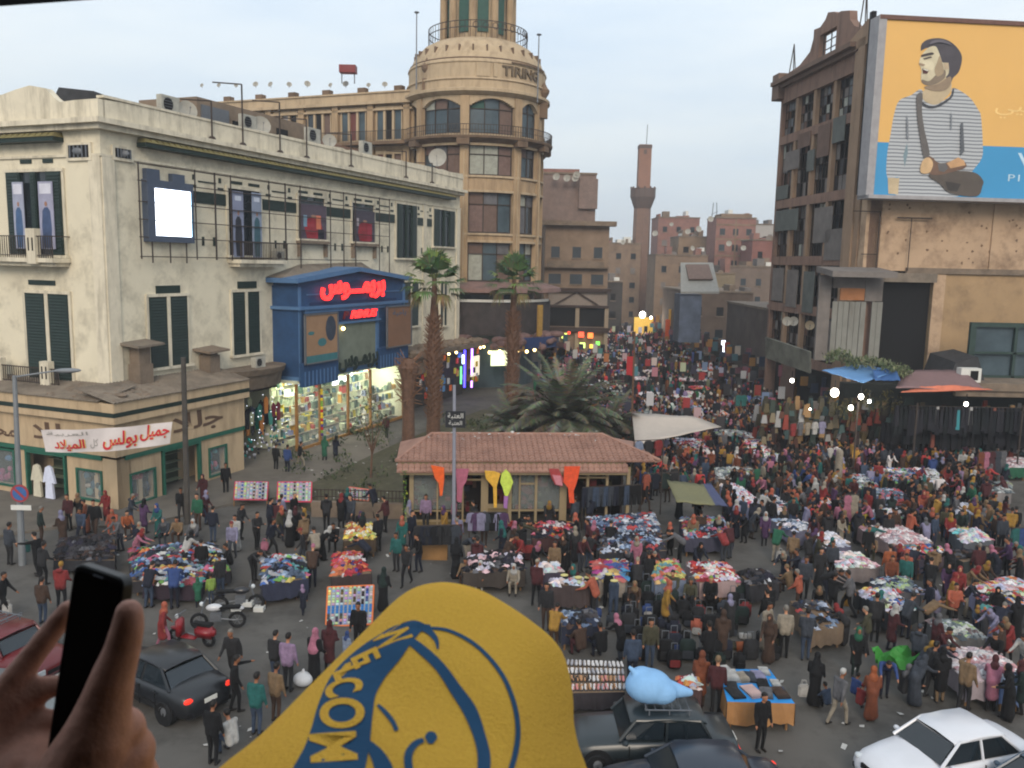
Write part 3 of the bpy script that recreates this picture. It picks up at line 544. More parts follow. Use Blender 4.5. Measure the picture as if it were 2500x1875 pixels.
def dish(p, r, aim, label, m=None, group=None):
 t = Thing('satellite_dish', p, label, 'satellite dish', group); b = MB().mat(m or M('dish white', (158, 155, 146), .6, .12, 3)); q = V(aim).normalized().to_track_quat('Z', 'Y'); c = V(p)+V((0, 0, r*1.1))
 k = 16; rings = []; vs = []
 for j in range(4):
  rr = r*(j+.001)/3
  for i in range(k): vs.append(c+q@V((rr*math.cos(2*math.pi*i/k), rr*math.sin(2*math.pi*i/k), .35*rr*rr/r)))
 fs = [(j*k+i, j*k+(i+1) % k, (j+1)*k+(i+1) % k, (j+1)*k+i) for j in range(3) for i in range(k)]
 b.add(vs, fs); b.smooth = True; t.part('bowl', b)
 b = MB().mat(GREYM); b.tube(p, c-q@V((0, 0, .08*r)), .03, k=6); b.tube(c+q@V((0, -r, .35*r)), c+q@V((0, 0, r*.95)), .015, k=5); b.ball(c+q@V((0, 0, r*.95)), .05, k=6, r=4); t.part('mast', b)
 return t
CAMDIR = V((.3, -1, .35))
def onF(px, n=0): u, z = FR.at(px, n); return FR.P(u, z, n)
dish(onF(Z1(1440, 240), -1)-V((0, 0, .5)), .55, (.7, -.7, .3), 'white satellite dish seen edge on beside the left rooftop air conditioner')
dish(onF(Z1(2010, 350), -1)-V((0, 0, .6)), .6, (.6, -.8, .3), 'white satellite dish beside the right rooftop air conditioner')
dish(onF(Z2(960, 150), -1)-V((0, 0, .5)), .5, (.3, -.9, .3), 'small white dish on the parapet behind the middle of the cream building'); 
u_, z_ = FR.at(Z1(1300, 230), -1.2); aircon(FR, u_, z_-.1, -1.2, 'pale rooftop air conditioner with dark fan, left of two on the parapet', 1.5)
u_, z_ = FR.at(Z1(1910, 330), -1.2); aircon(FR, u_, z_-.3, -1.2, 'pale rooftop air conditioner on the cream parapet, beside the round dish', 1.4)
u_, z_ = FR.at(Z2(1240, 200), -1.2); aircon(FR, u_, z_-.4, -1.2, 'small white air conditioner perched behind the far part of the cream parapet', 1.5)
u_, z_ = FR.at(Z2(830, 110), -1.2); aircon(FR, u_, z_-.4, -1.2, 'white air conditioner box beside dark cloths on the cream roof', 1.6)
rr_ = Thing('roof_huts', FR.P(9, 19, -6), 'dark tarpaulin covered shacks on the roof of the cream building', 'shack')
TARP = M('dark tarpaulin', (52, 52, 54), .8, .3, 2, .4); BR1 = M('mud brick', (120, 92, 76), .9, .2, 3, .3)
b = MB().mat(BR1); b.fb(FR, 2.6, 6.0, 18.9, 20.6, -6.0, -3.2); b.mat(DARK); b.fb(FR, 3.2, 4.2, 19.6, 20.9, -3.2, -3.15); rr_.part('brick_hut', b)
b = MB().mat(TARP); P = FR.P; random.seed(2)
for i in range(8): u = 2.4+i*1.0; z0 = 21.05-.1*i+rnd(-.15, .15); b.hexa([P(u, 20.4-.15*i, -6), P(u+1.2, 20.3-.15*i, -6), P(u+1.2, 20.1-.15*i, -2.6), P(u, 20.2-.15*i, -2.6), P(u+.2, z0+.1, -5.6), P(u+1.1, z0, -5.6), P(u+1.1, z0-.35, -3), P(u+.1, z0-.25, -3)])
rr_.part('tarpaulin', b)
b = MB().mat(M('weathered wall', (128, 112, 96), .9, .15, 1, .3, dirt=(70, 62, 56), dirtamt=.6)); b.fb(FR, 9.5, 20.5, 18.9, 21.9, -7, -2.5); b.mat(GREYM); b.fb(FR, 9.8, 12.2, 18.9, 21.5, -2.5, -2.4); b.mat(DARK); b.fb(FR, 12.6, 13.8, 19.7, 21.0, -2.5, -2.45); b.mat(BR1); b.fb(FR, 20.5, 28, 18.9, 21.2, -6, -3); b.mat(DARK); b.fb(FR, 17.0, 18.2, 20.1, 21.2, -2.5, -2.45); rr_.part('hut_wall', b)
for i, (u, h) in enumerate(((9.9, 3.6), (13.4, 3.2), (16.2, 2.6), (21.5, 2.4), (29.5, 2.2), (34, 1.8), (7.3, 2.2))):
 b = MB().mat(RUST); b.tube(FR.P(u, 18.9, .5), FR.P(u, 18.9+h, .5), .05, k=6); b.tube(FR.P(u, 18.9+h, .5), FR.P(u-1.2, 18.9+h-.05, -.6), .04, k=6); b.ball(FR.P(u, 19.0, .5), .22, k=7, r=5)
 single('roof_post', b, 'bent iron post rising from the cream cornice, %s' % ['behind the left rooftop dish', 'beside the right rooftop air conditioner', 'left of the dark cloths', 'above the red window poster', 'above the first open green shutters', 'near the far end of the cornice', 'nearest the street corner'][i], 'post', group='bent posts on the cream cornice')
TS = M('ochre stucco', (168, 144, 114), .9, .08, .8, .3, dirt=(96, 78, 62), dirtamt=.6, streak=True); TSL = M('pale ochre stucco', (178, 158, 130), .9, .07, .8, .3, dirt=(110, 90, 72), dirtamt=.6, streak=True)
TSD = M('grimy stucco', (112, 92, 74), .9, .2, 1, .4, dirt=(60, 52, 46), dirtamt=.7); TBR = M('infill brickwork', (104, 86, 78), .9, .15, 3, .2); GLB = M('dusty window glass', (66, 80, 88), .3, .35, .5); TEAL = M('teal painted board', (50, 84, 76), .7, .2)
TC = V((-4.2, 91.0, 0)); RR = 6.9
dt = Thing('domed_building', TC, 'old ochre department store with a round corner tower, dome and lettering', 'building')
def ring(z0, z1, r0, r1=None, m=TS, name='band', k=72, r2=None):
 r1 = r0 if r1 is None else r1; b = MB().mat(m); b.lathe(TC, [(.1, z0), (r0, z0), (r1, z1), (.1, z1)], k); return dt.part(name, b)
b = MB().mat(GLB); b.lathe(TC, [(RR-.55, 0), (RR-.55, 28.6)], 48); dt.part('core', b)
LEV = [(10.6, 14.4), (15.3, 19.2), (20.8, 23.6), (24.7, 28.0)]
PILW = math.radians(7)
def arc(b, a0, a1, z0, z1, r0, r1, n=None):
 n = n or max(1, int(abs(a1-a0)/math.radians(7)));
 for i in range(n):
  p, q = a0+(a1-a0)*i/n, a0+(a1-a0)*(i+1)/n; f = lambda a, r, z: TC+V((r*math.cos(a), r*math.sin(a), z))
  b.hexa([f(p, r0, z0), f(q, r0, z0), f(q, r1, z0), f(p, r1, z0), f(p, r0, z1), f(q, r0, z1), f(q, r1, z1), f(p, r1, z1)])
rad = math.radians; BAYS = [-142, -97, -52, -22, 8, 38]
for a in BAYS+[-187]:
 b = MB().mat(TS); arc(b, rad(a-3.5), rad(a+3.5), 10.2, 28.2, RR-.6, RR+.12); b.mat(TSD); arc(b, rad(a-4.5), rad(a+4.5), 23.6, 24.2, RR-.4, RR+.9); b.mat(TSL); arc(b, rad(a-.4), rad(a+.4), 10.2, 23, RR+.12, RR+.2); dt.part('pillar', b)
for li, (z0, z1) in enumerate(LEV):
 nz = LEV[li+1][0] if li < 3 else 28.6
 b = MB().mat(TS if li < 2 else TSD if li == 2 else TSL); arc(b, rad(-187), rad(41), z1, nz, RR-.7, RR-.05)
 if li < 3: b.mat(TSL); arc(b, rad(-187), rad(41), z1, z1+.22, RR-.2, RR+.1); arc(b, rad(-187), rad(41), nz-.2, nz, RR-.2, RR+.12)
 dt.part('spandrel', b)
 for bi, (a, c) in enumerate(zip([-187]+BAYS[:-1], BAYS)):
  a, c = rad(a+3.5), rad(c-3.5); nm = 3 if c-a > rad(30) else 2
  f = MB().mat(RUST); arc(f, a, a+rad(.6), z0, z1, RR-.55, RR-.35, 1); arc(f, c-rad(.6), c, z0, z1, RR-.55, RR-.35, 1); arc(f, a, c, z0, z0+.15, RR-.55, RR-.35)
  for k in range(1, nm): m = a+(c-a)*k/nm; arc(f, m-rad(.35), m+rad(.35), z0, z1, RR-.5, RR-.35, 1)
  arc(f, a, c, z0+(z1-z0)*.7, z0+(z1-z0)*.7+.08, RR-.5, RR-.36)
  if li == 3:
   f.mat(TSL); n = 18
   for i in range(n):
    s0, s1 = i/n, (i+1)/n; dz = lambda s: z1-.75*(abs(2*s-1)**2); mm = (s0+s1)/2; arc(f, a+(c-a)*s0, a+(c-a)*s1, dz(mm), z1+.02, RR-.5, RR-.02, 1)
  w = dt.part('window', f)
  for k in range(nm):
   for v in range(2):
    pm = random.choice([GLB, GLB, GLB, GLASS, TBR, TBR, TEAL if li == 3 else GLB, M('grey board', (96, 96, 100), .8, .2), M('pale board', (150, 152, 142), .8, .2), M('faded curtain', (112, 92, 86), .9, .2)]); s0 = a+(c-a)*k/nm+rad(.4); s1 = a+(c-a)*(k+1)/nm-rad(.4)
    p = MB().mat(pm); arc(p, s0, s1, z0+.15 if v == 0 else z0+(z1-z0)*.7+.08, z0+(z1-z0)*.7 if v == 0 else z1, RR-.54, RR-.46, 2); dt.part('pane', p, w)
b = MB().mat(TSL); b.lathe(TC, [(RR-.6, 28.2), (RR+.15, 28.3), (RR+.6, 28.55), (RR+.6, 28.8), (RR+.2, 28.95), (RR+.2, 29.6), (RR+.35, 29.7), (RR+.3, 29.85), (RR+.1, 29.9), (RR+.1, 31.2), (RR+.2, 31.3), (RR+.12, 31.5), (RR-.1, 31.7), (RR-.35, 32.3), (RR-.8, 32.95), (RR-1.4, 33.6), (RR-2.1, 34.0), (RR-2.3, 34.1), (.1, 34.1)], 80); b.smooth = False; dt.part('dome', b)
b = MB().mat(TSD); b.lathe(TC, [(RR-.02, 31.62), (RR+.02, 31.7), (RR-.12, 31.78)], 80); arc(b, rad(-60), rad(-20), 31.35, 31.5, RR+.1, RR+.3)
for i in range(20): a = rad(-200+i*12); arc(b, a, a+rad(1.2), 32.2, 33.0, RR-1.0, RR-.42, 1)
dt.part('dome_rib', b)
b = MB().mat(TSL); arc(b, rad(-88), rad(-78), 29.95, 31.2, RR+.1, RR+.22); arc(b, rad(-75), rad(-72), 29.95, 31.2, RR+.1, RR+.25); dt.part('frieze_panel', b)
def curvedtext(body, m, zc, hz_, a0, a1, r, parent, cen, ploc, dep=.15, bold=.02):
 me = text_mesh(body, m, 1, .2, 0, bold); xs = [v.co.x for v in me.vertices]; ys = [v.co.y for v in me.vertices]
 for v in me.vertices:
  a = a0+(v.co.x-min(xs))/(max(xs)-min(xs))*(a1-a0); z = zc+(v.co.y-min(ys))/(max(ys)-min(ys))*hz_; rr = r+v.co.z; v.co = cen+V((rr*math.cos(a), rr*math.sin(a), z))-ploc
 return link('lettering', me, parent)
curvedtext('TIRING', M('dark bronze letters', (98, 84, 66), .7, .1), 30.15, .95, rad(-68), rad(-30), RR+.15, dt.root, TC, TC)
b = MB().mat(TSD); b.lathe(TC, [(RR-.3, 23.6), (RR+.6, 24.1), (RR+.95, 24.2), (RR+1.0, 24.42), (RR-.3, 24.5)], 64); dt.part('balcony', b)
b = MB().mat(RUST); arc(b, rad(-150), rad(40), 25.4, 25.46, RR+.88, RR+.94); arc(b, rad(-150), rad(40), 24.9, 24.94, RR+.88, RR+.92)
for i in range(90): a = rad(-150+i*2.12); arc(b, a, a+rad(.3), 24.45, 25.4, RR+.88, RR+.92, 1)
dt.part('railing', b)
b = MB().mat(TSL); b.lathe(TC, [(3.0, 34.1), (3.0, 39.5)], 16); dt.part('lantern_core', b)
for i in range(10):
 a = 2*math.pi*i/10+.2; p = TC+V((3.55*math.cos(a), 3.55*math.sin(a), 34.1)); b = MB().mat(TS); b.tube(p, p+V((0, 0, 5.4)), .38, .34, 12); dt.part('column', b)
 p = TC+V((3.02*math.cos(a+.31), 3.02*math.sin(a+.31), 35)); b = MB().mat(TEAL); t_ = V((-math.sin(a+.31), math.cos(a+.31), 0)); n2 = V((math.cos(a+.31), math.sin(a+.31), 0)); q0 = p-t_*.55; q1 = p+t_*.55
 b.hexa([q0, q1, q1+n2*.08, q0+n2*.08]+[x+V((0, 0, 3.6)) for x in (q0, q1, q1+n2*.08, q0+n2*.08)]); dt.part('louvre_panel', b)
b = MB().mat(TSD); b.lathe(TC, [(3.0, 39.5), (4.3, 39.7), (4.4, 40.1), (3, 42.5), (.1, 43.5)], 32); dt.part('lantern_roof', b)
b = MB().mat(RUST)
for z in (34.9, 35.5): b.lathe(TC, [(5.0, z), (5.06, z), (5.06, z+.07), (5.0, z+.07), (5.0, z)], 60)
for i in range(60): a = 2*math.pi*i/60; p = TC+V((5.03*math.cos(a), 5.03*math.sin(a), 34.0)); b.tube(p, p+V((0, 0, 1.5)), .025, k=4)
for i in range(9):
 a = rad(-90+i*11); p = TC+V((5.05*math.cos(a), 5.05*math.sin(a), 34.8)); t_ = V((-math.sin(a), math.cos(a), 0)); b.path([p+t_*.28*math.cos(k)+V((0, 0, .3+.3*math.sin(k))) for k in [j*.7 for j in range(10)]], .035, 4)
dt.part('iron_railing', b)
WU = V((-math.cos(hh), math.sin(hh), 0)); WO = TC-E1*4.6+WU*5.0; FW = Frame(WO, WU, -E1); WLEN = 34
b = MB().mat(TS); b.fb(FW, 0, WLEN, 0, 28.4, -9, -.3); dt.part('wing_wall', b)
b = MB().mat(TSL); b.fb(FW, 0, WLEN, 28.2, 28.5, -9, .5); b.fb(FW, 0, WLEN, 28.5, 29.3, -.6, .1); b.fb(FW, 0, WLEN, 29.3, 29.45, -.7, .25); b.fb(FW, 0, WLEN, 27.6, 27.8, -.3, .15); dt.part('wing_cornice', b)
for i in range(8): b = MB().mat(TSD); b.fb(FW, 1.2+i*4.3, 2.1+i*4.3, 29.45, 29.95, -.6, .1); dt.part('parapet_block', b)
random.seed(31)
for i in range(8):
 u0 = .3+i*4.25
 b = MB().mat(TS); b.fb(FW, u0, u0+.7, 9, 28.2, -.3, .15); dt.part('pilaster', b)
 for li, (z0, z1) in enumerate(LEV[1:]):
  a, c = u0+.95, u0+4.0; f = MB().mat(TSL); f.fb(FW, a, a+.12, z0, z1, -.28, -.1); f.fb(FW, c-.12, c, z0, z1, -.28, -.1); w = None
  for k in (1, 2): m = a+(c-a)*k/3; f.mat(TSL); f.fb(FW, m-.12, m+.12, z0, z1, -.28, 0)
  f.mat(TSL); f.fb(FW, a, c, z1-.35, z1, -.28, -.02); f.fb(FW, a, c, z0-.15, z0, -.28, .1); w = dt.part('window', f)
  for k in range(3):
   m0, m1 = a+(c-a)*k/3+.12, a+(c-a)*(k+1)/3-.12; p = MB().mat(random.choice([GLB, DARK, M('pale curtain', (150, 148, 152), .9, .1), TBR, GLASS, M('maroon curtain', (104, 62, 58), .9, .2)])); p.fb(FW, m0, m1, z0, z1-.35, -.28, -.22); dt.part('pane', p, w)
b = MB().mat(TSD); b.fb(FW, 0, 20, 24.1, 24.4, -.3, 1.2); s = dt.part('wing_balcony', b); r = MB().mat(RUST); r.fb(FW, 0, 20, 25.4, 25.46, 1.1, 1.16)
for i in range(100): r.fb(FW, .2*i, .2*i+.03, 24.4, 25.4, 1.1, 1.14)
dt.part('railing', r, s)
fk = math.radians(-5); FK = Frame(TC+V((5.6, 4.0, 0)), V((math.sin(fk), math.cos(fk), 0)), V((math.cos(fk), -math.sin(fk), 0)))
b = MB().mat(TS); b.fb(FK, 0, 22, 0, 27.0, -8, 0); b.mat(TSD); b.fb(FK, 0, 22, 26.6, 27.0, 0, .9); b.fb(FK, -2, 12, 24.0, 24.4, -2, 1.9); b.fb(FK, 0, 4.5, 24.4, 25.9, .9, 1.6); b.fb(FK, 0, 8, 22.6, 24.0, 0, 1.1); b.fb(FK, 0, 6, 21.4, 22.6, 0, .6); dt.part('street_wing', b)
b = MB().mat(M('pinkish rubble', (122, 98, 92), .9, .25, 1, .5)); random.seed(12); b.lathe(TC, [(RR-.5, 9.3), (RR+2.3, 9.6), (RR+2.2, 10.0), (RR-.2, 10.6)], 40); dt.part('ledge', b)
b = MB().mat(DARK); b.lathe(TC, [(RR-.6, 0), (RR-.6, 9.4)], 30); b.mat(M('dim upper shopfront', (62, 56, 56), .8, .4, 1)); b.lathe(TC, [(RR+1.2, 5.4), (RR+1.2, 8.6)], 30); b.mat(WHITE); arc(b, rad(-130), rad(-20), 8.65, 8.9, RR+1.2, RR+1.4); dt.part('shop_level', b)
b = MB().mat(M('awning ruins', (112, 88, 84), .9, .3, 1.2, .4)); random.seed(14)
for i in range(60): a = rad(rnd(-140, -30)); r = RR+rnd(1.3, 3.2); b.ball(TC+V((r*math.cos(a), r*math.sin(a), rnd(4.2, 5.6))), rnd(.4, 1.0), rnd(.4, 1), rnd(.2, .5), k=7, r=5)
dt.part('broken_awning', b, kind='stuff')
b = MB().mat(M('blue signboard', (40, 58, 100), .6, .2)); arc(b, rad(-62), rad(-32), 4.2, 5.3, RR+3.0, RR+3.2); b.mat(M('mustard panel', (160, 126, 60), .7, .2)); arc(b, rad(-44), rad(-40), 5.3, 8.4, RR+2.2, RR+2.4, 1); arc(b, rad(-68), rad(-58), 4.0, 4.6, RR+3.0, RR+3.2); dt.part('signboard', b)
b = MB().mat(bulb('shop glow', (226, 236, 190), 1.6)); arc(b, rad(-75), rad(-55), 2.4, 3.9, RR+1.0, RR+1.1); b.mat(BY)
for i in range(6): a = rad(-78+i*6); b.ball(TC+V(((RR+2.6)*math.cos(a), (RR+2.6)*math.sin(a), 3.9+.1*(i % 2))), .16, k=7, r=5)
dt.part('shop_lights', b)
for (X, z, lab) in ((-9.9, 29, 'left flagpole with a star tip rising beside the dome'), (1.9, 28, 'right flagpole rising behind the stone urn')):
 b = MB().mat(GREYM); p = V((X, 86, z)); b.tube(p, p+V((0, 0, 7.1 if X < 0 else 6.3)), .07, .05, 6); b.ball(p+V((0, 0, 7.1 if X < 0 else 6.3)), .28, .28, .1, k=5, r=4); single('flagpole', b, lab, 'flagpole')
for (X, Y, z, lab) in ((-8.9, 86.2, 30.0, 'stone urn on the parapet left of the dome'), (2.6, 88.5, 28.4, 'stone urn on a pedestal right of the dome')):
 b = MB().mat(TSD); b.box(X-.4, X+.4, Y-.4, Y+.4, z-1.5, z); b.lathe((X, Y, z), [(.15, 0), (.2, .4), (.5, .9), (.55, 1.2), (.3, 1.5), (.1, 1.9), (.02, 2.0)], 14); single('stone_urn', b, lab, 'urn')
random.seed(40)
for i in range(11):
 X = -33+i*2.2+rnd(-.5, .5); Y = 98.0-X*.4-8; dish(at(*K(430+i*40+rnd(-8, 8), 166), 100)-V((0, 0, 1.2)), rnd(.22, .38), (rnd(-.6, .6), -1, .4), 'small satellite dish along the long wing roof, ' + ['leftmost', 'second', 'third', 'fourth', 'fifth', 'sixth, in the middle', 'seventh', 'eighth', 'ninth', 'tenth', 'last before the dome'][i] + ' from the left', group='dishes along the wing roof')
b = MB().mat(M('red tank', (120, 50, 50), .6, .1)); p = at(*K(752, 150), 98); b.box(p.x-.9, p.x+.9, p.y-.6, p.y+.6, p.z-.4, p.z+.4); b.mat(GREYM); [b.tube((p.x+s_, p.y, p.z-1.5), (p.x+s_, p.y, p.z-.4), .06) for s_ in (-.7, .7)]; single('roof_tank', b, 'red box tank on legs on the roof of the long wing', 'tank')
RC = V((25.3, 62, 0)); RU = V((-.0958, .9954, 0)); RV = V((.9954, .0958, 0))
FF = Frame(RC, RU, -RV); FFr = Frame(RC, -RU, -RV); WF = Frame(RC, RV, -RU)
PB = M('pinkish brown stone', (132, 106, 92), .9, .1, .9, .3, dirt=(78, 62, 56), dirtamt=.7, streak=True); PBL = M('ochre pilaster stone', (150, 126, 104), .9, .1, .9, .3, dirt=(92, 74, 60), dirtamt=.5, streak=True)
GB = M('grey boarding', (112, 106, 102), .85, .2, 1, .2); GLR = M('broken window dark', (30, 32, 38), .3, .5, 1.0)
rb = Thing('gutted_store', RC, 'gutted brown stone department store with broken gridded windows and a ragged gable', 'building')
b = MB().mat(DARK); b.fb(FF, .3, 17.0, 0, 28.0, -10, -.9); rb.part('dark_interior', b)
b = MB().mat(PB); b.fb(FF, 17.0, 17.4, 0, 28.4, -10, 0); rb.part('end_wall', b); b = MB().mat(PB); b.fb(FF, 0, 1.2, 0, 29.5, -.9, .0); rb.part('corner_wall', b)
b = MB().mat(PBL); b.fb(FF, .9, 3.3, 0, 29.0, -.4, .35); b.fb(FF, 1.6, 2.6, 0, 29.0, .35, .5); b.poly(FF, [(.7, 28.4), (3.7, 28.4), (4.0, 29.2), (2.6, 29.7), (1.6, 30.1), (.7, 30.1)], -.4, .5); rb.part('corner_pilaster', b)
FL_ = [(5.0, 8.6), (9.2, 12.6), (13.4, 17.7), (18.6, 23.3), (24.0, 27.0)]
zs = [0, 4.6, 8.8, 13.0, 18.2, 23.6, 27.3]
b = MB().mat(PB)
for z in (4.4, 8.7, 12.8, 17.8, 23.4): b.fb(FF, 3.3, 17, z, z+.75, -.5, .05)
b.fb(FF, 3.3, 17, 27.0, 28.3, -.5, .1); rb.part('floor_band', b)
b = MB().mat(M('cornice stone', (112, 92, 80), .9, .15, 1.5, .3)); b.fb(FF, 3.0, 17.6, 28.3, 28.6, -.6, .5); b.fb(FF, 3.0, 17.8, 28.6, 28.95, -.6, .95); b.fb(FF, 16.6, 18.0, 27.4, 29.6, -.5, .7); rb.part('cornice', b)
random.seed(8); b = MB().mat(PBL)
for k, u in enumerate((6.9, 10.4, 13.9)):
 for z0, z1 in ((5.15, 8.7), (9.45, 12.8), (13.55, 17.8), (18.55, 23.4), (24.15, 27.0)):
  q = MB().mat(PBL); q.fb(FF, u-.22, u+.22, z0, z1, -.5, 0.02); rb.part('mullion_pier', q)
for k, (u0, u1) in enumerate(((3.3, 6.68), (7.12, 10.18), (10.62, 13.68), (14.12, 17.0))):
 for z0, z1 in ((5.15, 8.7), (9.45, 12.8), (13.55, 17.8), (18.55, 23.4), (24.15, 27.0)):
  f = MB().mat(RUST); n = 5; m = 4
  for i in range(n+1): u = u0+(u1-u0)*i/n; f.fb(FF, u-.03, u+.03, z0, z1, -.42, -.34)
  for i in range(m+1): z = z0+(z1-z0)*i/m; f.fb(FF, u0, u1, z-.03, z+.03, -.43, -.33)
  w = rb.part('window', f)
  for i in range(n):
   for j in range(m):
    r = random.random()
    if r < .30: mm = GLR
    elif r < .42: mm = GB
    elif r < .50: mm = M('rust board', (98, 74, 64), .9, .2)
    elif r < .55: mm = M('pale board', (140, 138, 140), .8, .2)
    else: continue
    p = MB().mat(mm); p.fb(FF, u0+(u1-u0)*i/n+.04, u0+(u1-u0)*(i+1)/n-.04, z0+(z1-z0)*j/m+.04, z0+(z1-z0)*(j+1)/m-.04, -.41, -.36); rb.part('pane', p, w)
b = MB().mat(GB)
for (u0, u1, z0, z1) in ((7, 9.2, 21.4, 23.9), (4.6, 6.6, 22.2, 24.1), (10.6, 13, 22.6, 23.8), (9.6, 10.9, 20.5, 22.2), (12.5, 15.5, 21, 22.6), (3.6, 6.6, 13.2, 15.6), (5.6, 8.8, 14.6, 17.4), (12, 16.8, 15.8, 17.6), (14.5, 17, 18.6, 19.8), (3.4, 6.3, 5.3, 8.5), (8, 10, 8.9, 12.3), (11.2, 13.4, 9.2, 12.4), (14.2, 16.6, 9.6, 12.5), (10.5, 13.4, 1, 4.2)):
 q = MB().mat(random.choice([GB, M('grey green board', (92, 96, 92), .85, .2, 1), M('brown board', (104, 84, 74), .9, .2, 1)])); q.fb(FF, u0, u1, z0, z1, .06, .12); rb.part('board', q)
def gp(x, y): return FF.at(ZR(x, y))
gab = [gp(400, 560), gp(480, 505), gp(560, 400), gp(590, 290), gp(592, 230), gp(640, 210), gp(680, 150), gp(700, 95), gp(745, 90), gp(775, 105), gp(800, 85), gp(868, 80), gp(870, 150), gp(905, 200), gp(960, 215)]
gab = [(min(u, 17.8), z) for u, z in gab]; base = 28.9
b = MB().mat(PB); wl0, wr0 = gp(655, 270), gp(768, 200)
(wu0, wz1), (wu1, _) = gp(650, 265), gp(770, 200); wz0 = 29.3; wz1 = 31.2
for (a, za), (c, zc) in zip(gab, gab[1:]):
 lo, hi = min(a, c), max(a, c)
 if hi-lo < .01: continue
 def strip(zb, zt0, zt1, a=a, c=c):
  b.hexa([FF.P(a, zb, -.6), FF.P(c, zb, -.6), FF.P(c, zb, 0), FF.P(a, zb, 0), FF.P(a, zt0, -.6), FF.P(c, zt1, -.6), FF.P(c, zt1, 0), FF.P(a, zt0, 0)])
 m = (lo+hi)/2
 if min(wu0, wu1) < m < max(wu0, wu1): strip(base, wz0, wz0); strip(wz1, max(za, wz1+.2), max(zc, wz1+.2))
 else: strip(base, max(za, base+.1), max(zc, base+.1))
rb.part('gable', b)
b = MB().mat(RUST); wa, wb = min(wu0, wu1), max(wu0, wu1)
for i in range(4): z = wz0+(wz1-wz0)*i/3; b.fb(FF, wa, wb, z-.03, z+.03, -.3, -.22)
for i in range(3): u = wa+(wb-wa)*i/2; b.fb(FF, u-.03, u+.03, wz0, wz1, -.3, -.22)
rb.part('gable_window_bars', b)
b = MB().mat(M('green drain panel', (48, 66, 58), .7, .2, 2)); b.fb(WF, -.55, -.28, 18, 29.2, -.3, .25); b.mat(DARK); b.fb(WF, -1.0, -.7, 17.8, 30.2, -.3, .1); rb.part('drain', b)
WP = M('weathered ochre render', (178, 152, 126), .92, .08, .5, .35, dirt=(92, 72, 58), dirtamt=.8); WP2 = M('lower ochre render', (160, 134, 102), .92, .1, .6, .35, dirt=(110, 92, 74), dirtamt=.7)
b = MB().mat(WP); b.fb(WF, 1.0, 26, 12.5, 29.4, -9.5, 0); b.fb(WF, -.25, 1.0, 12.5, 29.4, -.8, 0); b.mat(WP2); b.fb(WF, 5.2, 26, 0, 12.5, -9.5, .0); b.fb(WF, 1.0, 5.2, 0, 12.5, -9.5, -.5); rb.part('side_wall', b)
b = MB().mat(STONE); b.fb(WF, 3.0, 26, 12.35, 12.75, 0, .22); b.mat(WP); b.fb(WF, 9.3, 9.9, 12.75, 17.5, 0, .12); b.fb(WF, 5.2, 6.1, 6.0, 12.35, .0, .1); rb.part('string_course', b)
b = MB().mat(M('brown shutter', (62, 44, 40), .8, .15, 1)); random.seed(6)
for i in range(24): z = 5.8+i*.27; b.fb(WF, 1.15, 5.05, z, z+.24, -.5, -.42)
rb.part('brown_shutter', b)
b = MB().mat(M('wall pit', (110, 88, 70), .9, .2))
for i in range(46): u, z = rnd(1, 15), rnd(12.9, 17.2); b.poly(WF, [(u+rnd(.04, .14)*math.cos(k), z+rnd(.04, .14)*math.sin(k)) for k in (0, 1, 2, 3, 4, 5)], 0, .015)
rb.part('patched_pits', b, kind='stuff')
b = MB().mat(RUST); b.fb(WF, 2.95, 3.0, 12.5, 16.3, .3, .35); b.fb(WF, 1.9, 4.5, 16.2, 16.3, .3, .35); b.fb(WF, -1.4, .6, 16.6, 16.66, .3, .35); b.fb(WF, .55, .62, 12.5, 16.7, .3, .36); b.fb(WF, -.6, .6, 13.6, 13.66, .3, .36); single('iron_scaffold', b, 'thin rusty iron scaffold standing against the ochre wall under the billboard', 'frame')
b = MB().mat(GB); sh_ = Thing('lean_to', WF.P(-1, 6, 2), 'tall grey sheet metal lean-to with pale upright boards against the gutted store', 'shed')
PW = WF.P
b.hexa([PW(-3.7, 12.3, 0), PW(1.0, 12.3, 0), PW(1.0, 12.0, 2.6), PW(-3.7, 12.0, 2.6), PW(-3.7, 12.7, 0), PW(1.0, 12.7, 0), PW(1.0, 12.4, 2.6), PW(-3.7, 12.4, 2.6)]); b.mat(TINST); b.fb(WF, 1.0, 5.2, 11.7, 12.35, -.4, .5); sh_.part('roof', b)
b = MB().mat(M('pale sheet', (126, 126, 120), .7, .12, 1, .2, dirt=(84, 78, 70), dirtamt=.5, streak=True))
for i in range(9): u = -2.6+i*.42; q = MB().mat(MATS['pale sheet']); q.fb(WF, u, u+.38, 6.2, 10.25, .6, .66+.03*(i % 2)); sh_.part('sheet', q) if i != 6 else None
b = MB().mat(M('orange board', (156, 106, 70), .8, .15, 1)); b.fb(WF, -2.1, -.3, 10.35, 11.2, .6, .7); b.mat(GB); b.fb(WF, -.2, 1.1, 10.3, 12, .4, .6); b.fb(WF, -2.6, -.3, 11.2, 12.1, .5, .6); b.fb(WF, -3.6, -2.7, 6, 12.1, .3, .5); sh_.part('upper_board', b)
bbd = Thing('billboard', WF.P(5, 17.6, 1.2), 'huge yellow and blue billboard of a laughing man in a striped shirt', 'billboard')
BN = 1.6; (bu0, bz1) = WF.at(ZR(1155, 150), BN); (bu0b, bz0) = WF.at(ZR(1040, 1505), BN); bu0 = (bu0+bu0b)/2; BU1 = bu0+21.5; bz1 = 30.1-.55; bz1 = WF.at(ZR(1155, 150), BN)[1]
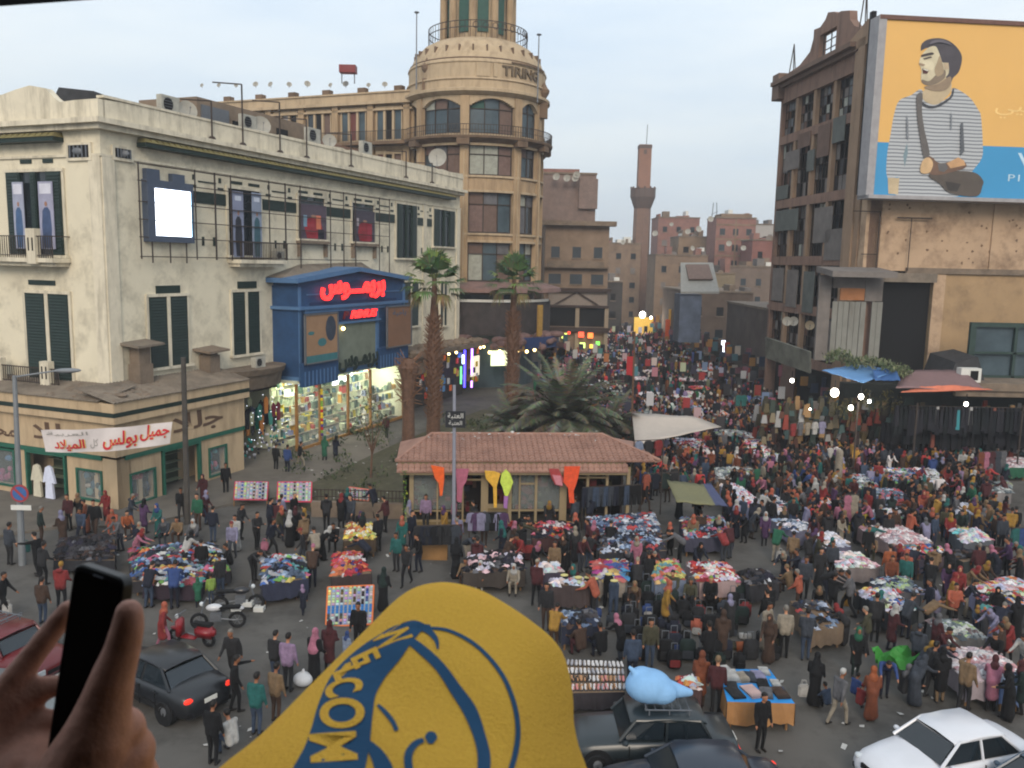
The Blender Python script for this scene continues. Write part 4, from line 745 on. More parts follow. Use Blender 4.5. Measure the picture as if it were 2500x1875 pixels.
b = MB().mat(M('billboard frame', (150, 148, 150), .6, .15, 2)); b.fb(WF, bu0-.55, bu0, bz0-.2, bz1+.25, .5, BN+.12); b.fb(WF, bu0-.55, BU1+.3, bz0-.25, bz0, .5, BN+.5); b.mat(M('brown batten', (104, 76, 68), .8, .2)); b.fb(WF, bu0-.5, BU1+.3, bz1, bz1+.28, .5, BN+.14); b.fb(WF, BU1, BU1+.3, bz0, bz1, .5, BN+.12); bbd.part('frame', b)
b = MB().mat(GREYM)
for i in range(8): b.fb(WF, bu0+i*2.9, bu0+.15+i*2.9, bz0-.2, bz1, .02, BN-.2)
bbd.part('strut', b)
def bp(x, y): return WF.at(ZR(x, y), BN)
zb = bp(1060, 1095)[1]
BBY = M('billboard yellow', (218, 172, 100), .6, .03, .3); BBB = M('billboard blue', (62, 142, 190), .6, .03, .3)
b = MB().mat(BBY); b.fb(WF, bu0, BU1, zb, bz1, BN-.1, BN); bbd.part('yellow_sheet', b); b = MB().mat(BBB); b.fb(WF, bu0, BU1, bz0, zb, BN-.1, BN); bbd.part('blue_sheet', b)
def stripem():
 m = bpy.data.materials.new('striped shirt print'); m.use_nodes = True; t = m.node_tree; q = t.nodes['Principled BSDF']; q.inputs['Roughness'].default_value = .6
 c = t.nodes.new('ShaderNodeTexCoord'); wv = t.nodes.new('ShaderNodeTexWave'); wv.bands_direction = 'Z'; wv.inputs['Scale'].default_value = 1.28; wv.inputs['Distortion'].default_value = 2.2; wv.inputs['Detail'].default_value = 1; wv.inputs['Detail Scale'].default_value = .35
 r = t.nodes.new('ShaderNodeValToRGB'); r.color_ramp.elements[0].color = (*lin((116, 120, 126)), 1); r.color_ramp.elements[0].position = .2; r.color_ramp.elements[1].color = (*lin((176, 180, 184)), 1); r.color_ramp.elements[1].position = .45
 t.links.new(c.outputs['Object'], wv.inputs['Vector']); t.links.new(wv.outputs[0], r.inputs[0]); t.links.new(r.outputs[0], q.inputs['Base Color']); return m
STR = stripem(); LAY = [0]
def shape(mm, pts, name='print_shape'):
 LAY[0] += 1; n = BN+.004*LAY[0]; sm = []; k_ = len(pts)
 for i in range(k_):
  p0, p1, p2, p3 = [V(pts[(i+j-1) % k_]) for j in range(4)]
  for q_ in ((0,) if len(pts) < 6 else (0, .25, .5, .75)): sm.append(.5*(2*p1+(p2-p0)*q_+(2*p0-5*p1+4*p2-p3)*q_*q_+(3*p1-p0-3*p2+p3)*q_**3))
 uz = [bp(*p) for p in sm]; bb = MB().mat(mm)
 P0 = [WF.P(u, max(z, bz0), n) for u, z in uz]; bb.add(P0, [tuple(range(len(P0)))])
 o = bbd.part(name, bb)
PH = lambda n, c: M('print '+n, c, .6, .16, 1.2)
shape(STR, [(1420, 690), (1340, 735), (1250, 775), (1210, 880), (1180, 1050), (1155, 1200), (1158, 1370), (1250, 1372), (1230, 1510), (1700, 1515), (1800, 1340), (1886, 1220), (1893, 1100), (1880, 900), (1860, 850), (1800, 760), (1720, 700), (1660, 680), (1640, 740), (1540, 800), (1470, 790)], 'printed_shirt')
shape(PH('sleeve gap', (112, 132, 140)), [(1310, 1100), (1316, 1180), (1290, 1290), (1280, 1200)])
shape(PH('arm skin', (184, 166, 136)), [(1160, 1372), (1250, 1372), (1240, 1500), (1165, 1495)], 'printed_arm')
shape(PH('arm skin', (184, 166, 136)), [(1430, 760), (1445, 690), (1560, 620), (1635, 570), (1650, 690), (1600, 760), (1540, 805), (1480, 800)], 'printed_neck')
shape(PH('hair', (72, 68, 74)), [(1415, 390), (1422, 340), (1470, 305), (1560, 295), (1640, 320), (1705, 380), (1733, 450), (1710, 550), (1665, 600), (1640, 640), (1590, 560), (1560, 480), (1520, 400), (1470, 370), (1430, 385)], 'printed_hair')
shape(PH('face', (196, 186, 158)), [(1440, 400), (1480, 365), (1530, 360), (1560, 420), (1580, 480), (1625, 490), (1630, 560), (1600, 600), (1540, 640), (1470, 655), (1425, 640), (1415, 585), (1420, 545), (1402, 485), (1415, 440)], 'printed_face')
shape(PH('stubble', (124, 110, 94)), [(1425, 615), (1480, 625), (1540, 570), (1600, 540), (1600, 600), (1540, 645), (1470, 660), (1425, 640)])
shape(PH('cheek shade', (160, 142, 116)), [(1560, 430), (1580, 490), (1590, 560), (1540, 590), (1520, 540), (1540, 480)]); shape(PH('jaw light', (206, 196, 168)), [(1440, 470), (1500, 470), (1520, 520), (1490, 545), (1440, 520), (1425, 500)]); shape(PH('nose', (150, 130, 108)), [(1404, 487), (1428, 492), (1446, 500), (1432, 512), (1412, 506), (1400, 498)]); shape(PH('neck shade', (140, 122, 102)), [(1440, 670), (1540, 650), (1640, 590), (1640, 660), (1590, 700), (1500, 700)]); shape(PH('mouth', (86, 52, 50)), [(1425, 528), (1475, 545), (1462, 570), (1430, 568)]); shape(PH('brow', (70, 62, 60)), [(1418, 425), (1450, 415), (1500, 405), (1512, 420), (1460, 432), (1420, 440)]); shape(PH('eye', (84, 74, 68)), [(1430, 450), (1490, 435), (1500, 445), (1440, 462)]); shape(PH('ear', (188, 168, 140)), [(1590, 490), (1625, 485), (1630, 530), (1600, 540)])
shape(PH('collar', (66, 68, 74)), [(1660, 685), (1640, 745), (1560, 800), (1500, 820), (1440, 800), (1410, 770), (1410, 790), (1450, 825), (1500, 835), (1570, 815), (1650, 755), (1668, 700)])
shape(PH('strap', (96, 92, 90)), [(1380, 740), (1425, 722), (1420, 850), (1440, 1000), (1480, 1190), (1435, 1215), (1400, 1030), (1382, 880)], 'printed_strap')
shape(PH('bag', (84, 76, 70)), [(1470, 1350), (1640, 1320), (1820, 1330), (1890, 1390), (1885, 1440), (1840, 1515), (1640, 1490), (1560, 1420)], 'printed_bag'); shape(PH('bag shade', (58, 54, 52)), [(1600, 1400), (1720, 1420), (1690, 1480), (1620, 1470)])
shape(PH('forearm', (108, 84, 70)), [(1470, 1215), (1500, 1215), (1560, 1260), (1720, 1240), (1760, 1290), (1640, 1330), (1540, 1350), (1470, 1330)], 'printed_arm'); shape(PH('lit forearm', (190, 150, 110)), [(1610, 1260), (1700, 1215), (1745, 1240), (1755, 1275), (1640, 1300)]); shape(PH('hand', (196, 164, 124)), [(1425, 1240), (1470, 1215), (1505, 1260), (1480, 1330), (1425, 1340), (1405, 1310)], 'printed_hand')
shape(PH('watch', (96, 94, 94)), [(1540, 1265), (1600, 1258), (1620, 1300), (1590, 1330), (1550, 1320)]); shape(PH('teeth', (210, 206, 196)), [(1430, 530), (1470, 546), (1462, 552), (1430, 540)]); shape(PH('shirt fold', (120, 124, 130)), [(1640, 860), (1652, 900), (1648, 1000), (1640, 1000)]); shape(PH('shirt fold', (120, 124, 130)), [(1300, 880), (1312, 930), (1316, 1080), (1300, 1060)]); shape(PH('hair shine', (100, 96, 104)), [(1500, 318), (1580, 308), (1650, 350), (1600, 336), (1540, 330), (1480, 345)]); shape(PH('sleeve line', (88, 92, 98)), [(1718, 950), (1735, 950), (1745, 1170), (1715, 1200)])
FAINT = PH('faint white', (232, 196, 128)); WHT = PH('white print', (178, 206, 222))
u0, z1 = bp(1990, 830); sign('lettering', '\ufef2\ufef4\ufe91\ufead\ufe8e\ufe9f', FAINT, WF, u0, u0+5.2, z1-.7, z1+.6, BN+.01, bbd.root, bbd.loc, .01)
u0, z1 = bp(2165, 1180); _, z0 = bp(2165, 1320); sign('lettering', 'V', WHT, WF, u0, u0+1.6, z0, z1, BN+.01, bbd.root, bbd.loc, .01)
u0, z1 = bp(2092, 1345); u1, z0 = bp(2175, 1400); sign('lettering', 'P1', WHT, WF, u0, u1, z0, z1, BN+.012, bbd.root, bbd.loc, .01)
for (p, q, lab) in ((ZR(990, 0), ZR(985, 200), 'lattice mast on top of the gutted store near the billboard'), (ZR(440, 340), ZR(440, 540), 'thin tripod mast on the outer corner of the gutted store')):
 u, z1 = FF.at(p, -.3); _, z0 = FF.at(q, -.3); b = MB().mat(RUST); a = FF.P(u, z0-.6, -.3); t_ = FF.P(u, z1+(1.5 if u < 10 else 0), -.3); [b.tube(a+V((dx, dy, 0)), t_, .045, k=4) for dx, dy in ((.3, 0), (-.3, .1), (0, -.3))]; single('roof_mast', b, lab, 'mast')
rs = Thing('right_arcade', V((20, 56, 0)), 'low shops with a flat canopy at the foot of the ochre wall', 'shop')
b = MB().mat(STONE); b.box(28.5, 46, 54.0, 60, 5.0, 5.5); b.box(28.5, 46, 54.2, 54.5, 4.6, 5.0); rs.part('canopy', b)
b = MB().mat(M('dark shopfront', (34, 38, 36), .7, .5, 1.2)); b.box(22.5, 46, 57.2, 58, 0, 4.9); rs.part('shopfront', b)
b = MB().mat(M('dark green frame', (44, 62, 58), .6, .2)); p = WF.at(ZS(2010, 930), 2)
for (x0, x1, z0, z1) in ((30.6, 31.0, 4.7, 9.2), (31.0, 40, 8.9, 9.2), (33.6, 33.8, 4.7, 8.9), (31, 40, 7.1, 7.25), (31, 40, 5.5, 5.65), (36, 36.2, 4.7, 8.9)): b.box(x0, x1, 57.0, 57.25, z0, z1)
b.mat(GLB); b.box(31, 40, 57.3, 57.4, 4.7, 8.9); rs.part('glazed_cabin', b)
b = MB().mat(TARP); b.hexa([(28.6, 55.5, 5.5), (31, 55.5, 5.5), (31, 59, 5.5), (28.6, 59, 5.5), (29.2, 55.8, 6.6), (30.6, 55.8, 7.0), (30.6, 59, 7.2), (29.0, 59, 6.9)]); rs.part('tarpaulin_heap', b)
t = Thing('air_conditioner', V((29.5, 54.6, 5.5)), 'white air conditioner on the canopy at the foot of the ochre wall', 'air conditioner'); b = MB().mat(WHITE); b.box(28.8, 30.1, 54.3, 54.9, 5.5, 6.4); t.part('case', b); b = MB().mat(DARK); b.box(29.4, 29.9, 54.27, 54.3, 5.65, 6.25); t.part('fan_grille', b)
def sheet(name, px, z, m, label, cat='canopy', sag=.3, thick=.03, group=None, far=None):
 """cloth roof through surveyed corners: given heights, or given distances (far)"""
 c = [at(x, y, d_) for (x, y), d_ in zip(px, far)] if far else [G(x, y, zz) for (x, y), zz in zip(px, z)]; n = 8; vs = []
 random.seed(len(label))
 for j in range(n+1):
  for i in range(n+1):
   s, v = i/n, j/n; p = (c[0].lerp(c[1], s)).lerp(c[3].lerp(c[2], s), v); p.z -= sag*math.sin(math.pi*s)*math.sin(math.pi*v)-rnd(-.03, .03); vs.append(p)
 fs = [(j*(n+1)+i, j*(n+1)+i+1, (j+1)*(n+1)+i+1, (j+1)*(n+1)+i) for j in range(n) for i in range(n)]; b = MB().mat(m); b.add(vs, fs); b.smooth = True
 o = single(name, b, label, cat, group)
 md = o.modifiers.new('cloth thickness', 'SOLIDIFY'); md.thickness = thick; return o
sheet('canopy_sheet', [K(1775, 800), K(1850, 788), K(1940, 800), K(1865, 828)], (3.6, 4.2, 3.7, 3.3), M('light blue sheet', (98, 142, 190), .7, .08, 2, .2), 'light blue plastic sheet roofing the lamp lit stall', far=(52, 55, 54, 50.5))
sheet('canopy_sheet', [K(1885, 800), K(1935, 795), K(1945, 822), K(1890, 822)], (3.7, 3.8, 3.4, 3.4), M('mid blue sheet', (58, 96, 148), .7, .08, 2, .2), 'darker blue plastic sheet beside the lamp lit stall', far=(53, 54, 51.5, 51))
sheet('canopy_sheet', [K(1955, 800), K(2080, 800), K(2130, 845), K(1935, 838)], (4.6, 4.6, 3.2, 3.2), M('dusty pink roof', (122, 98, 98), .85, .1, 2, .2), 'dusty pink sloping roof over the black garment racks', sag=.05, far=(55.5, 55.5, 51, 51))
sheet('canopy_sheet', [K(1990, 836), K(2060, 832), K(2145, 842), K(1945, 848)], (3.3, 3.3, 3.0, 2.95), M('orange valance', (196, 112, 86), .8, .15, 2, .2), 'faded orange and pink cloth edging of the sloping roof', sag=.05, far=(51.3, 51.3, 50.8, 50.8))
sheet('canopy_sheet', [K(1365, 892), K(1500, 900), K(1558, 922), K(1372, 962)], (3.0, 2.9, 2.5, 2.2), M('white tarpaulin', (176, 166, 156), .85, .06, 2, .3), 'large off white tarpaulin spread beside the kiosk', sag=.25)
sheet('canopy_sheet', [K(1440, 1038), K(1520, 1048), K(1545, 1092), K(1462, 1085)], (2.3, 2.2, 2.0, 2.2), M('quilted cover', (112, 110, 82), .9, .12, 8, .3), 'olive quilted sunshade at the right end of the kiosk', sag=.1)
sheet('canopy_sheet', [K(1516, 1046), K(1535, 1045), K(1572, 1095), K(1542, 1090)], (2.2, 2.1, 1.8, 2.0), M('slate blue cover', (70, 76, 106), .9, .1, 4, .2), 'slate blue cloth hanging beside the olive sunshade', sag=.1)
for x, w_ in ((24.6, 'second'), (31, 'third'), (37, 'fourth'), (21.0, 'first')): b = MB().mat(RUST); b.tube((x, 51, 0), (x, 51, 4.6), .06, k=6); single('canopy_post', b, w_+' thin post from the left under the sloping pink roof', 'post')
bs = Thing('black_garment_racks', V((30, 52, 0)), 'racks packed with black garments under the sloping pink roof', 'clothes rack')
b = MB().mat(TINT); random.seed(17)
for r_ in range(4):
 for i in range(62):
  x = 23.6+i*.25; y = 51.6+(r_ % 3)*.9+rnd(-.1, .1); zt_ = (4.3, 3.0, 2.9, 4.1)[r_]; b.col = lin(random.choice([(20, 20, 24), (26, 26, 30), (34, 34, 40), (22, 26, 30), (30, 30, 36), (20, 24, 26)])) if random.random() > .06 else lin(random.choice([(60, 130, 140), (150, 150, 150), (120, 70, 60)]))
  h = rnd(1.1, 1.7); b.hexa([(x, y, zt_-h), (x+.24, y, zt_-h), (x+.24, y+.3, zt_-h), (x, y+.3, zt_-h), (x+.04, y+.05, zt_), (x+.2, y+.05, zt_), (x+.2, y+.25, zt_), (x+.04, y+.25, zt_)])
bs.part('garments', b, kind='stuff'); b = MB().mat(RUST); [b.tube((24.4, 51.75+(r_ % 3)*.9, (4.3, 3.0, 2.9, 4.1)[r_]), (40.4, 51.75+(r_ % 3)*.9, (4.3, 3.0, 2.9, 4.1)[r_]), .03, k=5) for r_ in range(4)]; bs.part('rail', b)
LAMPS = [(K(1803, 848), -50.5, .24, BW, 'largest bare white lamp under the light blue sheet'), (K(1860, 857), -50.5, .15, BW, 'second white lamp right of the largest one'), (K(1878, 867), -50.3, .1, BW, 'small white lamp just right of the second one'), (K(1838, 881), -50, .14, BW, 'white lamp hanging lowest under the light blue sheet'), (K(2087, 873), -50.6, .12, BW, 'lone white lamp among the black garments'), (K(1711, 822), -56, .13, BW, 'small white lamp at the edge of the street crowd'), (K(1750, 884), -51, .06, BW, 'tiny lamp left of the lowest lamp'), (K(1302, 682), 4.5, .42, BW, 'white street lamp left of the alley end'), (K(1388, 680), 4.5, .5, BW, 'bright white lamp over the yellow lit stall at the alley end'), (K(1406, 686), 4.2, .2, BW, 'small lamp right of the yellow lit stall'), (K(1239, 693), 4.2, .28, BW, 'white lamp among the red and green signs'), (K(1218, 683), 4.6, .22, bulb('red signal', (255, 60, 50), 4), 'small red light beside the far arcade')]
for (p, z, r, mm, lab) in LAMPS:
 q = G(p[0], p[1], z) if z > 0 else at(p[0], p[1], -z); t = Thing('market_lamp', q, lab, 'lamp'); b = MB().mat(mm); b.ball(q, r, r, r*1.1); t.part('bulb', b); b = MB().mat(DARK); b.tube(q+V((0, 0, r)), q+V((0, 0, r+.5)), .03, k=5); t.part('cord', b)
 if r > .13: ld = bpy.data.lights.new('lamp_light', 'POINT'); ld.energy = 60 if z < 4 else 220; ld.shadow_soft_size = r; ld.color = (1, .93, .8); lo = link('lamp_light', ld); lo.location = q-V((0, .5, .2))
b = MB().mat(TINT); random.seed(303)
for i in range(420):
 x = rnd(16.5, 24.5) if random.random() < .6 else rnd(24, 42); y = rnd(54.5, 57) if x < 24 else rnd(54.6, 57); z = rnd(.6, 4.2); h = rnd(.4, 1.1); b.col = lin(random.choice([(60, 56, 46), (84, 76, 56), (96, 84, 60), (44, 44, 42), (56, 66, 60), (90, 60, 50), (120, 110, 90), (70, 90, 90), (150, 120, 84), (50, 40, 40), (130, 60, 50), (150, 150, 150)])); b.hexa([(x-.2, y, z-h), (x+.2, y, z-h), (x+.2, y+.2, z-h), (x-.2, y+.2, z-h), (x-.12, y, z), (x+.12, y, z), (x+.12, y+.1, z), (x-.12, y+.1, z)])
single('hanging_wares', b, 'drab clothes and wares hung all around the lamp lit stall', 'wares', kind='stuff')
def leafcloud(b, c, rx, ry, rz, n, s, cols):
 for i in range(n):
  d = V((random.gauss(0, 1), random.gauss(0, 1), random.gauss(0, 1))).normalized()*random.random()**.45; p = V(c)+V((d.x*rx, d.y*ry, d.z*rz)); q = Euler((rnd(0, 3), rnd(0, 3), rnd(0, 6))).to_matrix(); b.col = lin(random.choice(cols)); a = s*rnd(.6, 1.3)
  b.add([p+q@V((-a, 0, 0)), p+q@V((0, -a*.4, 0)), p+q@V((a, 0, .02)), p+q@V((0, a*.4, 0))], [(0, 1, 2, 3)])
b = MB().mat(TINT); random.seed(4); c = at(*K(1870, 780), 53.5)
for i in range(9): leafcloud(b, c+V((-2.2+i*.6, rnd(-.5, .5), rnd(-.3, .3)+(i-4)*-.12)), .7, .7, .4, 110, .14, [(84, 96, 66), (104, 112, 84), (70, 82, 58), (122, 124, 96)])
c = at(*K(1860, 880), 53)
for i in range(10): leafcloud(b, c+V((-1.8+i*.45, rnd(-.2, .8), rnd(-.6, .8))), .5, .4, .6, 60, .1, [(96, 88, 56), (80, 78, 50), (110, 100, 66), (64, 62, 44)])
single('climbing_vine', b, 'dusty green climbing vine growing over the lamp lit stall', 'plant')
def block(name, x0, x1, y, dep, z1, m, label, rows=(), z0=0, roof=None, ang=0.0, cat='building'):
 t = Thing(name, V(((x0+x1)/2, y, 0)), label, cat); fr = Frame(V((x0, y, 0)), V((math.cos(ang), math.sin(ang), 0)), V((math.sin(ang), -math.cos(ang), 0))); W_ = (x1-x0)/math.cos(ang)
 b = MB().mat(m); b.fb(fr, 0, W_, z0, z1, -dep, 0); t.part('wall', b)
 b = MB().mat(STONE); b.fb(fr, -.1, W_+.1, z1, z1+.25, -dep-.1, .15); t.part('roof', b)
 for (zz0, zz1, k, ww, mm) in rows:
  for i in range(k):
   u = W_*(i+.5)/k; w = MB().mat(mm); w.fb(fr, u-ww/2, u+ww/2, zz0, zz1, 0, .02); w.mat(STONE); w.fb(fr, u-ww/2-.1, u+ww/2+.1, zz0-.15, zz0, 0, .15); t.part('window', w)
 return t, fr, W_
RED = brickmat('red brick', (164, 112, 100), (148, 104, 94), (146, 126, 116), 2.2); GRB = brickmat('grey brick', (146, 124, 116), (134, 114, 106), (134, 120, 112), 2.2); TANW = M('dusty tan wall', (128, 108, 90), .9, .15, .4, .3, dirt=(80, 68, 60), dirtamt=.6)
t, fr, W_ = block('brick_apartment', 2.5, 11.2, 122, 8, 24.9, GRB, 'grey brown unfinished brick block with white dishes behind the round tower', (), z0=0); b = MB().mat(GRB); b.fb(fr, 6.3, 8.9, 20.2, 24.3, 0, .6); b.mat(RED); b.fb(fr, -.5, 6.3, 24.9, 25.6, -6, .1); t.part('upper_bay', b)
for i, (x, y) in enumerate(((1225, 388), (1243, 388), (1246, 381), (1202, 385))): dish(at(*K(x, y+6), 120.5), .5, (-.3, -1, .2), 'white dish on the grey brown brick block, ' + ['second from its left', 'lower of the right pair', 'upper of the right pair', 'leftmost'][i])
t, fr, W_ = block('arcaded_building', 3.9, 12.2, 112, 10, 17.4, M('brown arcade stone', (132, 114, 98), .9, .2, .8, .3), 'dark brown arcaded building with balconies and a timber gable at the alley mouth', ((13.3, 14.7, 3, 1.1, GLASS), (9.9, 11.2, 3, 1.6, GLASS)))
b = MB().mat(STONE); b.fb(fr, -.6, W_+.8, 17.4, 18.0, -1, 1.1); b.fb(fr, 0, W_, 12.0, 12.2, 0, 1.0); b.fb(fr, .3, W_-.6, 12.2, 12.9, .8, .9); t.part('balcony', b)
b = MB().mat(M('pale gable panel', (136, 126, 118), .9, .1)); b.fb(fr, .6, W_, 7.2, 9.0, 0, .4); b.mat(M('dark timber', (62, 50, 46), .8, .2)); b.fb(fr, .4, W_+.4, 8.9, 9.4, 0, .9)
for a_, c_ in (((1.6, 7.3), (4.3, 8.9)), ((7.0, 7.3), (4.3, 8.9))): b.hexa([fr.P(a_[0]-.2, a_[1], .4), fr.P(a_[0]+.2, a_[1], .4), fr.P(a_[0]+.2, a_[1], .6), fr.P(a_[0]-.2, a_[1], .6), fr.P(c_[0]-.2, c_[1], .4), fr.P(c_[0]+.2, c_[1], .4), fr.P(c_[0]+.2, c_[1], .6), fr.P(c_[0]-.2, c_[1], .6)])
b.fb(fr, .4, W_+.2, 6.9, 7.2, 0, .8); b.fb(fr, .2, W_+.3, 3.7, 4.3, 0, .9); t.part('timber_gable', b)
b = MB().mat(M('archway trim', (150, 136, 118), .9, .1)); [b.fb(fr, u, u+.5, 0, 7.0, .1, .6) for u in (.2, 4.2, 8.0)]; b.mat(DARK); b.fb(fr, .7, 8.0, 4.4, 6.8, 0, .05); t.part('column', b)
for (cc, x, z, s) in (((255, 90, 60), 5.0, 3.4, .7), ((255, 130, 60), 6.2, 3.3, .7), ((230, 240, 120), 2.8, 3.2, .7), ((120, 230, 90), 7.2, 2.3, .5), ((220, 255, 140), 5.2, 2.0, .7), ((255, 200, 80), 6.4, 1.9, .5), ((120, 220, 130), 1.6, 2.4, .4), ((255, 80, 60), 3.4, 3.6, .35)):
 b = MB().mat(bulb('sign glow %s' % (cc,), cc, 1.6)); b.fb(fr, x-s/2, x+s/2, z-s/2, z+s/2, .9, 1.0); t.part('lit_sign', b)
spec_ = [('brick_house', 34.5, 44, 182, 10, 18.6, M('tan far wall', (130, 110, 90), .9, .2, .5), 'tan flat roofed house behind the minaret'),
 ('brick_house', 33.0, 42.5, 200, 10, 23.5, RED, 'long low red brick house just right of the minaret'),
 ('brick_house', 39.4, 47.2, 170, 8, 22.0, RED, 'square red brick tower house with pale floor bands'),
 ('white_house', 50.0, 62, 185, 8, 21.6, M('far white wall', (160, 156, 152), .8, .1, 1), 'white rooftop house left of the gutted store'),
 ('brick_house', 14.5, 27, 185, 10, 17.0, TANW, 'dusty tan houses left of the minaret'),
 ('plaster_house', 27, 37, 165, 10, 14.5, TANW, 'dusty plaster house in front of the minaret foot'),
 ('plaster_house', 30, 36, 140, 10, 11.4, M('khaki wall', (122, 110, 90), .9, .2, .5), 'narrow khaki house at the right of the alley'),
 ('plaster_house', 36, 60, 150, 10, 12.6, M('grey brown wall', (112, 98, 88), .9, .2, .5), 'long grey brown house above the street awnings'),
 ('brick_house', 44, 56, 160, 8, 17.5, M('rose brick wall', (124, 84, 76), .9, .15, .6), 'rose brick house behind the square red brick tower'),
 ('plaster_house', 12.5, 19, 150, 10, 9.5, M('blackened wall', (62, 58, 56), .9, .3, .5), 'blackened narrow house closing the alley'),
 ('plaster_house', 24, 33, 118, 20, 9.0, M('brown market house', (96, 82, 72), .9, .25, .5), 'brown two storey market house on the right side of the street'),
 ('plaster_house', 26, 32, 84, 20, 8.2, M('old shop wall', (88, 78, 72), .9, .3, .5), 'old shuttered shop house beside the gutted store'),
 ('plaster_house', 60, 110, 140, 20, 13, TANW, 'dusty house row far right behind the store'), ('plaster_house', -80, -5, 150, 20, 14, TANW, 'tan house row behind the domed building')]
random.seed(77)
for (nm, x0, x1, y, dep, z1, m, lab) in spec_:
 rows = []
 z = z1-2.0
 while z > 2.5: rows.append((z-1.2, z, max(2, int((x1-x0)/2.6)), rnd(.8, 1.2), random.choice([GLASS, DARK, GB]))); z -= 3.1
 t, fr, W_ = block(nm, x0, x1, y, dep, z1, m, lab, rows)
 if nm == 'brick_house' and x0 == 39.4: b = MB().mat(TANW); [b.fb(fr, 0, W_, zz, zz+.3, 0, .06) for zz in (5, 8.2, 11.4, 14.6, 17.8, 20.6)]; b.fb(fr, W_*.48, W_*.52, 0, 22, 0, .05); b.fb(fr, 1, W_-.8, 22.2, 22.9, -6, -.2); t.part('floor_band', b)
 b = MB().mat(STONE); 
 for i in range(int(W_/1.6)):
  u = rnd(0, W_-1); h = rnd(.3, 1.5); b.mat(random.choice([STONE, TANW, GB, RED, WHITE])); b.fb(fr, u, u+rnd(.3, 1.6), z1+.25, z1+.25+h, -rnd(3, 6), -rnd(.2, 2))
 t.part('roof_clutter', b, kind='stuff')
t = Thing('projecting_shop', V((24, 100, 0)), 'white framed slanted roof cabin with brown panes above the street', 'cabin')
b = MB().mat(M('pale frame', (140, 140, 136), .7, .1)); c = [at(*ZM(1225, 1225), 100), at(*ZM(1545, 1225), 100), at(*ZM(1490, 985), 104), at(*ZM(1225, 985), 104)]; lo = [p-V((0, 0, .25)) for p in c]; b.hexa(lo+c); t.part('roof_frame', b)
b = MB().mat(M('brown roof pane', (110, 92, 84), .7, .2)); c = [at(*ZM(1290, 1130), 101.3), at(*ZM(1490, 1130), 101.3), at(*ZM(1455, 1010), 103.6), at(*ZM(1265, 1010), 103.6)]; up = [p+V((0, -.15, .15)) for p in c]; b.hexa(c+up); t.part('roof_pane', b)
b = MB().mat(M('blue grey cabin wall', (84, 94, 112), .7, .3, .8)); p0 = at(*ZM(1225, 1240), 100.3); p1 = at(*ZM(1545, 1240), 100.3); b.box(p0.x, p1.x-2, 100.4, 104, 3.6, p0.z-.1); t.part('wall', b)
for (a, c, z, mm, lab) in ((K(1555, 660), K(1690, 676), 3.6, M('grey awning', (120, 112, 104), .8, .2, 1), 'flat grey awning over the right hand shops of the street'), (K(1560, 600), K(1640, 612), 6, M('navy awning', (34, 42, 62), .8, .2, 1), 'dark navy awning beside the round white dish'), (K(1660, 745), K(1775, 790), 3.4, TINST, 'rusty corrugated awning at the gutted store entrance')):
 p0 = G(a[0], a[1], z); p1 = G(c[0], c[1], z-.4); b = MB().mat(mm); b.hexa([(p0.x, p1.y, z-.5), (p1.x+1, p1.y, z-.5), (p1.x+1, p1.y+3.5, z-.1), (p0.x, p1.y+3.5, z-.1), (p0.x, p1.y, z-.4), (p1.x+1, p1.y, z-.4), (p1.x+1, p1.y+3.5, z), (p0.x, p1.y+3.5, z)]); single('street_awning', b, lab, 'awning')
b = MB().mat(M('faded teal signboard', (92, 92, 84), .8, .5, .9)); p0 = at(*ZS(215, 1020), 62); p1 = at(*ZS(560, 1135), 56); q0 = at(*ZS(215, 1180), 62); q1 = at(*ZS(560, 1300), 56); nn = V((-.2, -.3, 0)); b.hexa([q0, q1, q1-nn, q0-nn, p0, p1, p1-nn, p0-nn]); single('shop_signboard', b, 'faded blue and rust signboard slanting above the street stalls beside the gutted store', 'signboard')
dish(G(*K(1590, 648), 5.2)-V((0, 0, .9)), .75, (-.3, -1, .1), 'round white dish beside the navy awning'); 
for i, (x, y) in enumerate(((1700, 691), (1714, 691), (1749, 700))): dish(at(*K(x, y), 66)-V((0, 0, .5)), .36, (-.2, -1, .1), 'dish in front of the gutted store, ' + ['left of a touching pair', 'right of a touching pair', 'a tan one standing apart'][i], m=M('tan dish', (186, 168, 140), .7, .1) if i == 2 else None)
dish(onF(Z2(1800, 285), -2.5)-V((0, 0, .8)), .85, (-.1, -1, .2), 'large tilted white dish behind the far end of the cream parapet')
b = MB().mat(TINT); random.seed(55)
def along(s): return V((25.0+.062*(s-62), s, 0))
for i in range(330):
 s = rnd(60, 150); side = random.random() < .62; base_ = V((25.2-(s-60)*.015, s, 0)) if side else V((4.5+(s-84)*.05, max(s, 94), 0)); b.col = lin(random.choice([(60, 60, 66), (70, 50, 50), (150, 60, 50), (60, 90, 100), (170, 160, 150), (150, 110, 60), (50, 60, 80), (40, 44, 44), (120, 80, 90)])); z = rnd(.4, 3.2); p = base_+V((rnd(-1.2, 1.2), 0, z)); h = rnd(.5, 1.2); b.box(p.x-.3, p.x+.3, p.y-.1, p.y+.1, p.z, p.z+h)
single('street_goods', b, 'clothes and goods hung along both sides of the narrow street', 'goods', kind='stuff')
